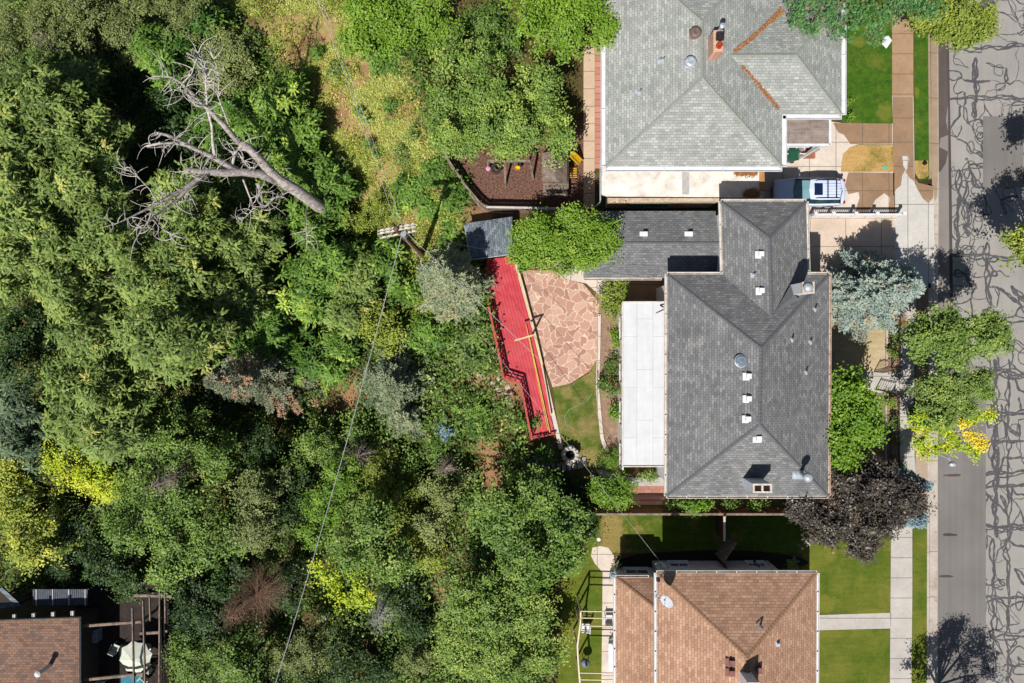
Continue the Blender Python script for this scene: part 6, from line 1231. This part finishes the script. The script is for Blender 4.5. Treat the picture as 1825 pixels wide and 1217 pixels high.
m.build('ladder', yl, pt)
m = MB(); c = W(981, 232, .9); m.lathe(c, [(0, 0), (.3, .05), (.34, .3), (.1, .55), (0, .56)], 14, .8); tag(m.build('toy_slide', yl), 'yellow plastic play slide poking out of the maple', 'slide')
m = MB(); a, b = W(1019, 275, 1.3), W(1034, 290, .15); m.bar(a, b, .3, .04); m.bar(a + Vector((.12, .14, .1)), b + Vector((.12, .14, .1)), .04, .16); m.bar(a - Vector((.12, .14, -.1)), b - Vector((.12, .14, -.1)), .04, .16); tag(m.build('toy_slide', yl), 'yellow slide running down from the play tower', 'slide')
m = MB(); c = W(993, 234, .5); m.box(c, (.45, .35, .5)); m.box(c + Vector((0, .1, .3)), (.4, .1, .3)); tag(m.build('toy_chair', mott('blue_plastic', A(40, 110, 200), A(30, 90, 180), 3, .4), bevel=.04), 'blue plastic toy chair beside the yellow slide', 'chair')
# ------------------------------------------------------------------ car
def make_car():
    c0 = W(1443, 341, .9); c0.z = 0.012; e = empty('parked_car', c0, 'silver-blue station wagon with roof rails parked on the cream driveway', 'car'); X = lambda p: (c0.x + p[0], c0.y + p[1], c0.z + p[2])
    paint = Nt('silver_blue_paint'); n = paint.noise(paint.co('Object'), 3, 2, .5); pc = paint.fin(paint.mix(n, A(184, 196, 222, 1.0), A(192, 203, 226, 1.0)), .28, .0); paint.b.inputs['Coat Weight'].default_value = .6; paint.b.inputs['Coat Roughness'].default_value = .08
    gl = Nt('car_glass').fin(A(34, 60, 66), .05); gl_n = None; blk = mott('black_trim', A(30, 30, 32), A(24, 24, 26), 4, .5)
    # body loft: x from front (-) to rear (+)
    st = [(-2.28, .55, .42, .62), (-2.22, .74, .30, .72), (-2.05, .84, .22, .80), (-1.6, .89, .2, .90), (-1.0, .91, .2, .97), (-.2, .92, .2, 1.0), (.8, .92, .2, 1.02), (1.7, .90, .22, 1.04), (2.1, .86, .28, 1.02), (2.26, .78, .4, .95), (2.30, .6, .5, .85)]
    vs = []; prof = lambda w_, zb, zt: [(-w_ * .9, zb), (-w_, zb + .18), (-w_, zt - .22), (-w_ * .95, zt - .06), (-w_ * .82, zt), (0, zt + .035), (w_ * .82, zt), (w_ * .95, zt - .06), (w_, zt - .22), (w_, zb + .18), (w_ * .9, zb)]
    for x, w_, zb, zt in st: vs += [X((x, y, z)) for y, z in prof(w_, zb, zt)]
    k = 11; fs = [[i * k + j, (i + 1) * k + j, (i + 1) * k + (j + 1) % k, i * k + (j + 1) % k] for i in range(len(st) - 1) for j in range(k)] + [list(range(k)), [(len(st) - 1) * k + j for j in range(k)][::-1]]
    m = MB(c0); m.mesh(vs, fs); bo = m.build('body', pc, e, smooth=True); orient(bo.data); b = bo.modifiers.new('s', 'SUBSURF'); b.levels = b.render_levels = 2
    # cabin: lower ring, upper ring
    lo = [(-.98, -.74, .99), (-1.12, 0, 1.0), (-.98, .74, .99), (.2, .83, 1.0), (1.9, .80, 1.03), (2.08, 0, 1.04), (1.9, -.80, 1.03), (.2, -.83, 1.0)]
    hi = [(-.20, -.60, 1.46), (-.30, 0, 1.50), (-.20, .60, 1.46), (.4, .65, 1.50), (1.68, .62, 1.47), (1.78, 0, 1.50), (1.68, -.62, 1.47), (.4, -.65, 1.50)]
    def panel(name, idx, mat, inset=0.0):
        m = MB(c0); a = [Vector(lo[i]) for i in idx]; bq = [Vector(hi[i]) for i in idx]
        for i in range(len(idx) - 1): m.face([X(a[i]), X(a[i + 1]), X(bq[i + 1]), X(bq[i])])
        return m.build(name, mat, e)
    panel('windscreen', [0, 1, 2], Nt('sky_tinted_windscreen').fin(A(120, 156, 164), .05)); panel('side_window', [2, 3, 4], gl); panel('rear_window', [4, 5, 6], gl); panel('side_window', [6, 7, 0], gl)  # windscreen glass colour lightened in place of reflected sky
    m = MB(c0); ctr = [(x, y * .55, z + .055) for x, y, z in hi]; n = 8; vv = [X((x, y * 1.03, z)) for x, y, z in hi] + [X((x * .985 + .01, y * .9, z + .03)) for x, y, z in hi] + [X((x * .9 + .07, y * .5, z + .055)) for x, y, z in hi]
    m.mesh(vv, [[r_ * n + i, r_ * n + (i + 1) % n, (r_ + 1) * n + (i + 1) % n, (r_ + 1) * n + i] for r_ in range(2) for i in range(n)] + [[2 * n + i for i in range(n)]]); m.mesh([X((x, y * 1.03, z - .03)) for x, y, z in hi], [list(range(n))[::-1]]); ro = m.build('roof', pc, e, smooth=False); orient(ro.data)
    m = MB(c0)
    for a, b_ in ((0, 0), (2, 2), (4, 4), (6, 6)): m.bar(X(lo[a]), X(hi[b_]), .07, .06)
    for s_ in (-1, 1):
        for t_ in (.35, .75): a = Vector(lo[2]).lerp(Vector(lo[4]), t_); bq = Vector(hi[2]).lerp(Vector(hi[4]), t_); m.bar(X((a.x, s_ * (a.y + .02), a.z)), X((bq.x, s_ * (bq.y + .02), bq.z)), .05, .04)
    m.build('pillar', blk, e)
    m = MB(c0); m.prism([(X((.02, -.38, 0))[0], X((.02, -.38, 0))[1]), (X((.55, -.38, 0))[0], X((.55, -.38, 0))[1]), (X((.55, .38, 0))[0], X((.55, .38, 0))[1]), (X((.02, .38, 0))[0], X((.02, .38, 0))[1])], 1.5 + c0.z, 1.575 + c0.z); m.build('sunroof', Nt('sunroof_glass').fin(A(24, 40, 70), .05), e, bevel=.02)
    for s_ in (-1, 1): m = MB(c0); m.tube([X((.1, s_ * .56, 1.52)), X((.3, s_ * .57, 1.60)), X((1.5, s_ * .57, 1.60)), X((1.68, s_ * .56, 1.52))], .025, 6); m.build('roof_rail', blk, e)
    for x in (.85, 1.4): m = MB(c0); m.bar(X((x, -.57, 1.62)), X((x, .57, 1.62)), .06, .03); m.build('crossbar', blk, e)
    m = MB(c0)
    for y in (-.36, -.18, 0, .18, .36): m.bar(X((.7, y, 1.556)), X((1.68, y, 1.545)), .03, .02)
    m.build('roof_rib', mott('grey_paint', A(168, 180, 204), A(158, 170, 196), 4, .4), e)
    for x in (-1.45, 1.42):
        for s_ in (-1, 1):
            m = MB(c0); vs = []; prf = [(.0, .1), (.21, .1), (.30, .1), (.34, .06), (.34, -.06), (.30, -.1), (.0, -.1)]; n = 20
            for r_, t_ in prf: vs += [X((x + r_ * math.cos(2 * math.pi * j / n), s_ * .82 + t_, .34 + r_ * math.sin(2 * math.pi * j / n))) for j in range(n)]
            m.mesh(vs, [[i * n + j, i * n + (j + 1) % n, (i + 1) * n + (j + 1) % n, (i + 1) * n + j] for i in range(len(prf) - 1) for j in range(n)]); wh = m.build('wheel', rub, e)
            m = MB(c0); yy = s_ * .93
            vs = [X((x + r_ * math.cos(2 * math.pi * j / n), yy + q * s_, .34 + r_ * math.sin(2 * math.pi * j / n))) for r_, q in ((.21, 0), (.17, .01), (.05, -.01), (0.001, 0)) for j in range(n)]
            m.mesh(vs, [[i * n + j, i * n + (j + 1) % n, (i + 1) * n + (j + 1) % n, (i + 1) * n + j] for i in range(3) for j in range(n)]); m.build('rim', metal, wh)
    for s_ in (-1, 1):
        m = MB(c0); m.box(X((-.78, s_ * 1.0, 1.02)), (.14, .22, .15)); m.box(X((-.76, s_ * .9, .99)), (.06, .12, .04)); m.build('wing_mirror', pc, e, bevel=.04)
        m = MB(c0); m.box(X((-2.12, s_ * .62, .70)), (.2, .34, .12), rz=s_ * .25); m.build('headlight', Nt('headlight_lens').fin(A(214, 220, 224), .1), e, bevel=.03)
        m = MB(c0); m.box(X((2.2, s_ * .7, .85)), (.14, .18, .3)); m.build('tail_light', mott('red_lens', A(170, 30, 30), A(150, 24, 24), 3, .2), e, bevel=.03)
    m = MB(c0); m.bar(X((-1.06, -.55, 1.01)), X((-.85, .1, 1.1)), .02, .015); m.bar(X((-1.06, .1, 1.02)), X((-.85, .65, 1.08)), .02, .015); m.build('wiper', blk, e)
    m = MB(c0); m.box(X((-2.27, 0, .52)), (.04, .7, .12)); m.build('grille', blk, e); m = MB(c0); m.tube([X((1.55, 0, 1.54)), X((1.75, 0, 1.66))], .012, 5); m.build('antenna', blk, e)
    m = MB(c0); m.box(X((2.31, 0, .7)), (.03, .5, .12)); m.build('number_plate', white, e)
make_car()
# wheelie bin, covers, paper
bn = empty('wheelie_bin', W(1403, 283, 0), 'dark green wheelie bin in the corner of the pale house', 'bin'); o0 = W(1403, 283, 0); bgm = mott('bin_green', A(40, 96, 72), A(32, 84, 62), 3, .45); m = MB(o0); m.hexa([o0 + Vector(p) for p in ((-.24, -.26, .02), (.24, -.26, .02), (.24, .26, .02), (-.24, .26, .02))], [o0 + Vector(p) for p in ((-.3, -.34, 1.0), (.3, -.34, 1.0), (.3, .34, 1.0), (-.3, .34, 1.0))]); m.build('body', bgm, bn, bevel=.03)
m = MB(o0); m.box(o0 + Vector((0, 0, 1.04)), (.66, .74, .06)); m.box(o0 + Vector((-.02, 0, 1.08)), (.4, .5, .03)); m.build('lid', bgm, bn, bevel=.02); m = MB(o0)
for s_ in (-1, 1): m.tube([o0 + Vector((.26, s_ * .22, .12)), o0 + Vector((.26, s_ * .30, .12))], .12, 14)
m.build('wheel', rub, bn); m = MB(o0); m.tube([o0 + Vector((.34, -.28, 1.0)), o0 + Vector((.38, -.28, 1.03)), o0 + Vector((.38, .28, 1.03)), o0 + Vector((.34, .28, 1.0))], .02, 6); m.build('handle', bgm, bn)
def cover(label, x, y, r, mat, sy=.7, h=.04, name='utility_cover'): m = MB(); p = W(x, y, 0); m.lathe((p.x, p.y, .03), [(r, 0), (r * .95, h), (r * .5, h * 1.3), (0, h * 1.4)], 22, sy); tag(m.build(name, mat), label, 'cover')
cover('pale green oval utility cover on the dry corner lawn', 1577, 298, .2, mott('pale_green', A(120, 186, 150), A(106, 170, 138), 3, .5)); cover('black round meter cover at the end of the green verge', 1647, 291, .13, blackm, 1.0, .12)
cover('white round drain cover on the dry patch by the lower maple', 1067, 961, .13, white, 1, .03); cover('pale round valve cover in the gutter beside the wet asphalt', 1681, 244, .24, concrete('cover_conc', A(170, 164, 158), A(160, 154, 148)), 1.1, .006) if False else None
m = MB(); pp = [(1574, 62), (1584, 64), (1590, 72), (1580, 86), (1572, 78)]; P = [W(x, y, .5) for x, y in pp]; m.prism([(p.x, p.y) for p in P[::-1]], .46, .50); tag(m.build('white_board', white), 'white board leaning at the pine edge on the front lawn', 'board')
# ------------------------------------------------------------------ utility pole, wires, street lamp
zt = 7.2; tp = W(706, 409, zt); bs = W(752, 452, -3.2); bs.x = tp.x + .25; bs.y = tp.y - .2; bs.z = tz(bs.x, bs.y); up = empty('utility_pole', bs, 'leaning brown utility pole with three white crossarms at the meadow foot', 'utility pole'); polem = mott('pole_wood', A(150, 112, 84), A(110, 84, 64), 4, .9, 30, amt2=.5)
m = MB(bs); m.tube([bs - Vector((0, 0, .3)), tp + Vector((0, 0, .3))], [.19, .13], 10); m.build('pole', polem, up); ends = []
armw = mott('white_crossarm', A(232, 224, 214), A(196, 186, 176), 3, .7, 30)
for dy, hh, s_ in ((-3.5, 0, 0), (1.5, -.05, 0), (9, -.9, 4)):
    a, b = W(673 + s_, 415 + dy, zt + hh), W(741 + s_ * .4, 402 + dy, zt + hh); m = MB(bs); m.bar(a, b, .1, .12); arm = m.build('crossarm', armw, up); ends.append((a, b)); m = MB(bs)
    for k in (.03, .18, .34, .66, .84, .97): m = MB(bs); p = a.lerp(b, k); m.lathe(p + Vector((0, 0, .05)), [(.035, 0), (.05, .05), (.03, .09), (.045, .13), (0, .17)], 8); m.build('insulator', mott('porcelain', A(190, 186, 186), A(160, 150, 150), 3, .3), arm)
m = MB(bs); m.tube([tp + Vector((.3, -.15, -1.3)), tp + Vector((.3, -.15, -.6))], .16, 12); m.build('transformer', mott('grey_can', A(170, 174, 178), A(150, 154, 160), 3, .5), up)
def wire(label, a, b, sag, r=.012, n=22, mat=None):
    a, b = Vector(a), Vector(b); pts = [a.lerp(b, i / n) - Vector((0, 0, 4 * sag * (i / n) * (1 - i / n))) for i in range(n + 1)]; m = MB(); m.tube(pts, r, 4, False); tag(m.build('power_line', mat or wirem), label, 'cable')
wirem = mott('aluminium_wire', A(196, 198, 204), A(170, 172, 180), 3, .5); blackw = mott('black_cable', A(60, 58, 58), A(44, 42, 42), 3, .6)
A1 = ends[0][0].lerp(ends[0][1], .5); B1 = ends[2][0].lerp(ends[2][1], .6)
wire('power line from the pole up to the top edge, left strand', A1, W(555, -30, 8.4), .8, .013); wire('power line from the pole up to the top edge, right strand', ends[1][0].lerp(ends[1][1], .66), W(562, -30, 8), .9, .012)
wire('long power line from the pole down to the bottom edge', B1, W(478, 1260, 8.2), 1.0, .02); wire('fainter line beside the long power line in the lower wood', ends[2][0].lerp(ends[2][1], .2), W(420, 1260, 6), .9, .012, mat=blackw)
wire('service line from the pole across the deck to the tan-brown house', tp + Vector((.3, -.3, -.8)), W(1178, 1003, 3.7), 1.0, .008); wire('black service line over the grey garage roof to the dark grey house', tp + Vector((.3, 0, -1.0)), W(1190, 500, 4.6), 1.2, .010, mat=blackw)
wire('short line from the pole to the sky behind the pale spruce', tp + Vector((.4, 0, -.4)), W(960, 640, 5.4), .6, .012); wire('thin black line from the deck arm to the white extension', W(951, 597, 2.2), W(1108, 800, 3.3), .2, .012, mat=blackw)
lb = W(1636, 800, 0); ln = empty('street_lamp', lb, 'grey street lamp head reaching over the road below the gold-tipped tree', 'street lamp'); m = MB(lb); hp = W(1697, 827, 3.0); m.tube([lb, lb + Vector((0, 0, 2.6)), lb + Vector((.15, -.1, 2.9)), hp], [.09, .07, .05, .04], 8); m.build('pole', metal, ln)
m = MB(lb); m.lathe(hp, [(0, -.12), (.16, -.08), (.24, .0), (.2, .1), (.08, .15), (0, .16)], 16, .7); m.build('lamp_head', metal, ln, smooth=True)
# ------------------------------------------------------------------ south neighbour's frame and garden things
pe = empty('pergola_frame', W(1050, 1130, 0), 'open cream metal pergola frame beside the tan-brown house', 'pergola'); o0 = W(1050, 1130, 0); z = 2.6; crm = mott('cream_metal', A(240, 226, 200), A(226, 206, 176), 3, .5)
m = MB(o0); fr = [(1035, 1089), (1034, 1112), (1029, 1150), (1030, 1175), (1035, 1240)]
for i in range(4): m.bar(W(*fr[i], z), W(*fr[i + 1], z), .09, .12)
for y in (1089, 1101, 1115, 1199, 1211): m.bar(W(1034, y, z + .02), W(1097, y + 1, z + .02), .045, .08)
m.build('roof_beam', crm, pe); m = MB(o0)
for x, y in ((1035, 1089), (1034, 1115), (1029, 1152), (1034, 1208)): p = W(x, y, z); m.bar((p.x, p.y, 0), p, .09, .09)
m.build('post', crm, pe)
def chair_g(label, x, y, rz, mat, cat='garden chair', name='garden_chair', z0=0.03):
    p = W(x, y, z0); p.z = z0; e = empty(name, p, label, cat, None, rz); M4 = Matrix.Translation(p) @ Matrix.Rotation(rz, 4, 'Z')
    def bx(nm, parts):
        m = MB((0, 0, 0)); 
        for c, d in parts: m.box(c, d)
        return m.build(nm, mat, e, bevel=.015)
    bx('seat', [((0, 0, .42), (.5, .5, .05))]); bx('backrest', [((0, -.26, .7), (.5, .05, .5))])
    for sx in (-1, 1):
        for sy in (-1, 1): bx('leg', [((sx * .22, sy * .22, .2), (.05, .05, .4))])
        bx('armrest', [((sx * .27, 0, .62), (.06, .5, .04))])
    return e
chair_g('white garden chair under the top beams of the cream pergola', 1083, 1098, 0, white); chair_g('white chair half under the left beam of the cream pergola', 1042, 1113, 1.5, white)
p = W(1041, 1172, 0); gg = empty('barbecue', p, 'covered grey kettle barbecue under the cream pergola', 'barbecue'); m = MB(p); m.lathe(p + Vector((0, 0, .5)), [(0, 0), (.2, .05), (.3, .22), (.22, .4), (0, .45)], 18); m.build('bowl', mott('grey_cover', A(130, 140, 150), A(110, 120, 130), 3, .5), gg, smooth=True); m = MB(p)
for a in (0, 2.1, 4.2): m.tube([p + Vector((.12 * math.cos(a), .12 * math.sin(a), .55)), p + Vector((.3 * math.cos(a), .3 * math.sin(a), 0))], .02, 5)
m.build('leg', darkmetal, gg)
p = W(1090, 1165, 0); so_ = empty('garden_bench', p, 'long white garden bench against the tan-brown house', 'bench'); m = MB(p); m.box(p + Vector((0, 0, .4)), (.55, 1.9, .12)); m.build('seat', white, so_, bevel=.03); m = MB(p); m.box(p + Vector((.3, 0, .6)), (.1, 1.9, .5)); m.build('backrest', white, so_, bevel=.03); m = MB(p)
for y in (-.8, .8): m.box(p + Vector((0, y, .17)), (.4, .08, .34))
m.build('leg', white, so_)
p = W(1092, 1138, 0); po = empty('plant_pot', p, 'pale planter with grey foliage at the top end of the white bench', 'plant pot'); m = MB(p); m.lathe(p, [(.14, 0), (.2, .35), (.22, .36), (.18, .34), (0, .3)], 16); m.build('pot', white, po); lv = Leaves(); broad_lobe(lv, p + Vector((0, 0, .5)), (.22, .22, .18), .09, 9, 14); lv.build('plant', L_grey, po, tuple(p))
p = W(1091, 1022, 0); po = empty('plant_pot', p, 'bluish potted plant at the corner of the tan-brown house by the path', 'plant pot'); m = MB(p); m.lathe(p, [(.16, 0), (.24, .4), (.26, .41), (.2, .38), (0, .35)], 16); m.build('pot', mott('glazed_pot', A(190, 196, 206), A(120, 130, 146), 4, .3), po); lv = Leaves(); broad_lobe(lv, p + Vector((0, 0, .6)), (.3, .3, .22), .1, 9, 14); lv.build('plant', L_blue2, po, tuple(p))
p = W(1100, 1003, 0); po = empty('plant_pot', p, 'dark flowering pot in the shaded bed above the house corner', 'plant pot'); m = MB(p); m.lathe(p, [(.14, 0), (.2, .3), (.22, .31), (.16, .28), (0, .26)], 16); m.build('pot', darkmetal, po); lv = Leaves(); broad_lobe(lv, p + Vector((0, 0, .5)), (.28, .28, .2), .1, 9, 14); lv.build('plant', L_grey, po, tuple(p))
# ------------------------------------------------------------------ bottom left deck, pergola, parasol
zd = -3.2; o0 = W(210, 1150, zd); td = empty('timber_deck', o0, 'timber deck with boards darkened for shade beside the bottom left house', 'deck'); shade_wood = mott('shade_toned_deck_boards', A(70, 58, 52), A(46, 40, 38), 3, .85, 30, amt2=.5)  # board colour darkened to stand in for tree shade
m = MB(o0)
P = [W(x, y, zd) for x, y in ((135, 1040), (300, 1040), (300, 1230), (135, 1230))]
x = P[0].x
while x < P[1].x: m.box((x + .06, (P[0].y + P[2].y) / 2, zd - .03), (.125, P[0].y - P[2].y, .05)); x += .14
m.build('floor_boards', shade_wood, td)
for px, py in ((140, 1045), (295, 1045), (295, 1130), (295, 1210), (140, 1210)): m = MB(o0); p = W(px, py, zd); m.tube([(p.x, p.y, tz(p.x, p.y) - .5), (p.x, p.y, zd)], .09, 6); m.build('support_post', shade_wood, td)
m = MB(o0); a = Vector((P[1].x, P[1].y, zd)); b = Vector((P[2].x, P[2].y, zd))
for hh in (.5, .95): m.bar(a + Vector((0, 0, hh)), b + Vector((0, 0, hh)), .08, .08)
k = 40
for i in range(k): c = a.lerp(b, i / k); m.bar(c, c + Vector((0, 0, .95)), .04, .04)
m.build('railing', shade_wood, td)
zp = -1.0; o1 = W(240, 1130, zp); tp_ = empty('timber_pergola', o1, 'brown timber pergola with crossing beams beside the bottom left house', 'pergola'); pb = mott('pergola_wood', A(166, 146, 132), A(116, 100, 90), 3, .85, 30, amt2=.4)
for a, b, dz_ in (((145, 1116), (253, 1108), 0), ((145, 1212), (256, 1201), 0), ((250, 1129), (285, 1127), 0), ((240, 1061), (307, 1063), .12)): m = MB(o1); m.bar(W(*a, zp + dz_), W(*b, zp + dz_), .12, .2); m.bar(W(a[0], a[1] - 2.2, zp + dz_), W(b[0], b[1] - 2.2, zp + dz_), .05, .18); m.build('main_beam', pb, tp_)
for x0, y0, x1, y1 in ((236, 1083, 239, 1225), (255, 1070, 259, 1225), (285, 1047, 284, 1225), (294, 1034, 295, 1110), (267, 1063, 268, 1106)): m = MB(o1); m.bar(W(x0, y0, zp + .2), W(x1, y1, zp + .2), .07, .16); m.build('cross_beam', pb, tp_)
m = MB(o1)
for x, y in ((250, 1108), (253, 1202), (294, 1060), (296, 1125)): p = W(x, y, zp); m.bar((p.x, p.y, zd), p, .14, .14)
m.build('post', pb, tp_)
um = empty('parasol', W(236, 1180, zd), 'off-white octagonal parasol under the timber pergola', 'parasol'); cpt = W(236, 1176, zd + 2.0); o2 = W(236, 1180, zd); m = MB(o2); n = 8; canv = mott('canvas_offwhite', A(226, 232, 214), A(206, 214, 196), 2, .8, 30)
rim = [cpt + Vector((1.15 * math.cos(2 * math.pi * i / n + .2), 1.15 * math.sin(2 * math.pi * i / n + .2), -.42)) for i in range(n)]; apx = cpt + Vector((0, 0, .05)); vs = [apx]; fs = []
for i in range(n): a, b = rim[i], rim[(i + 1) % n]; md = (a + b) / 2; md = md + (apx - md) * .07 - Vector((0, 0, .02)); m.face([apx, a, md]); m.face([apx, md, b]); m.face([a, a - Vector((0, 0, .06)), md - Vector((0, 0, .06)), md]); m.face([md, md - Vector((0, 0, .06)), b - Vector((0, 0, .06)), b])
m.build('canopy', canv, um); m = MB(o2); m.tube([(cpt.x, cpt.y, zd), (cpt.x, cpt.y, cpt.z + .12)], .03, 8); m.lathe((cpt.x, cpt.y, zd), [(.28, 0), (.28, .06), (.06, .1)], 14); m.build('pole', metal, um); m = MB(o2)
for r_ in rim: m.tube([apx - Vector((0, 0, .06)), r_ - Vector((0, 0, .04))], .012, 4, False)
m.build('rib', metal, um)
for i, (x, y, a, lab) in enumerate(((262, 1156, .6, 'white deck chair above right of the parasol'), (270, 1185, 1.6, 'white deck chair right of the parasol'), (262, 1206, 2.4, 'white deck chair below right of the parasol'), (212, 1150, -.4, 'white deck chair above the parasol edge'), (186, 1214, 3.0, 'white deck chair at the bottom edge left of the blue cloth'))): chair_g(lab, x, y, a, canv, 'deck chair', 'deck_chair', zd)
m = MB(); p = W(235, 1212, zd + .5); m.box(p, (1.5, .8, .06)); m.box(p - Vector((0, 0, .25)), (1.2, .5, .45)); tag(m.build('lounge_cushion', mott('blue_cloth', A(60, 140, 160), A(40, 116, 140), 3, .8), bevel=.03), 'blue cloth-covered lounger below the parasol', 'lounger')
m = MB(); p = W(168, 1131, zd + .4); m.box(p, (.75, .9, .7)); m.box(p + Vector((0, 0, .38)), (.4, .5, .06)); tag(m.build('hot_tub_cover', mott('bluish_box', A(150, 160, 160), A(120, 130, 132), 3, .6), bevel=.04), 'pale box-shaped planter on the shade-darkened deck beside the russet house', 'box')
sr_ = empty('lean_to', W(108, 1064, -1.6), 'slatted dark lean-to roof above the russet house', 'lean-to'); o3 = W(108, 1064, -1.6); m = MB(o3); P = [W(60, 1050, -1.6), W(157, 1050, -1.6), W(157, 1078, -1.6), W(60, 1078, -1.6)]; blw = mott('bluish_slats', A(96, 104, 118), A(70, 76, 88), 3, .7); x = P[0].x
while x < P[1].x: m.box((x, (P[0].y + P[2].y) / 2, -1.6), (.1, P[0].y - P[2].y, .03)); x += .13
m.build('slats', blw, sr_); m = MB(o3)
for px in (65, 94, 123, 152): m.bar(W(px, 1050, -1.57), W(px, 1079, -1.57), .06, .06)
m.build('rail', offwhite, sr_); m = MB(o3)
for q in P: m = MB(o3); m.tube([(q.x, q.y, tz(q.x, q.y) - .4), (q.x, q.y, -1.62)], .06, 6); m.build('post', shade_wood, sr_)
ap = empty('gazebo', W(10, 1066, -1), 'dark shingled gazebo roof corner at the left edge', 'gazebo'); o4 = W(10, 1066, -1); m = [W(-40, 1048, -1.3), W(5, 1048, -.9), W(40, 1080, -1.5), W(-40, 1088, -1.5)]; roof_mesh(ap, o4, [[m[0], m[3], m[2], m[1]]], sh_shed, .1, shade_wood); mm_ = MB(o4)
for q in (W(-30, 1080, -1.7), W(30, 1078, -1.7)): mm_ = MB(o4); mm_.tube([(q.x, q.y, tz(q.x, q.y) - .4), (q.x, q.y, -1.6)], .08, 6); mm_.build('post', shade_wood, ap)
# ------------------------------------------------------------------ needle litter, roses, small litter
litter = leafmat('fallen_pine_needles', A(130, 82, 46), A(174, 118, 72), A(200, 146, 98), .05, gain=1.0)
def litter_strip(pts, wd, n, label, planes=None, z=None, name='needle_litter'):
    lv = Leaves(); g = np.random.default_rng(len(pts) + n); P = []
    L = [math.dist(pts[i], pts[i + 1]) for i in range(len(pts) - 1)] if len(pts) > 1 else [1]
    for _ in range(n):
        if len(pts) > 1: i = random.choices(range(len(L)), L)[0]; t_ = random.random(); x = pts[i][0] + (pts[i + 1][0] - pts[i][0]) * t_; y = pts[i][1] + (pts[i + 1][1] - pts[i][1]) * t_; w_ = wd[i] + (wd[i + 1] - wd[i]) * t_ if isinstance(wd, (list, tuple)) else wd
        else: x, y = pts[0]; w_ = wd
        x += random.gauss(0, w_ * .5); y += random.gauss(0, w_ * .5); p = onroof(planes, x, y) if planes else W(x, y, z); p.z += .03 + random.random() * .05; P.append(tuple(p))
    N = len(P); n_ = nrm(np.array([0, 0, 1.]) + g.normal(0, .25, (N, 3))); d = np.cross(n_, g.normal(0, 1, (N, 3))); lv.add(np.array(P), d, n_, .11 * g.uniform(.6, 1.4, N), .045 * g.uniform(.6, 1.4, N), g.uniform(0, 1, N)); return lv.build(name, litter, None, (0, 0, 0), 'stuff', label, 'litter')
litter_strip([(1309, 92), (1340, 68), (1375, 36), (1390, 22), (1393, 18)], [.8, 1.6, 2.6, 5, 9], 1500, 'fallen orange needles lining the upper roof valley', n_pl)
litter_strip([(1322, 118), (1350, 150), (1388, 195)], [.8, 2.2, 1.8], 600, 'fallen orange needles lining the lower roof valley', n_pl)
litter_strip([(1312, 306), (1345, 308)], [7, 5], 1500, 'sunlit pile of brown needles on the carport roof', z=ZC); litter_strip([(1330, 346), (1348, 345)], [6, 7], 1500, 'shaded pile of brown needles on the carport roof', z=ZC)
litter_strip([(1575, 520), (1600, 540), (1610, 580)], [12, 10, 8], 900, 'brown needles scattered under the frosty blue spruce', z=.02)
reds = leafmat('rose_petals', A(206, 60, 60), A(226, 90, 90), A(230, 120, 120), .1)
lv = Leaves()
for cx, cy, n in ((1094, 655, 9), (1090, 690, 12)):
    for _ in range(n):
        p = W(cx + random.uniform(-13, 13), cy + random.uniform(-18, 18), random.uniform(.9, 1.15))
        for k in range(4): g = rng.normal(0, .025, 3); lv.add((np.array(p) + g)[None], rng.normal(0, 1, (1, 3)), np.array([[0, 0, 1.]]) + rng.normal(0, .3, (1, 3)), [.06], [.05], [rng.random()])
lv.build('rose_blooms', reds, None, (0, 0, 0), 'stuff', 'red rose blooms sprinkled over the rose bushes', 'flowers')
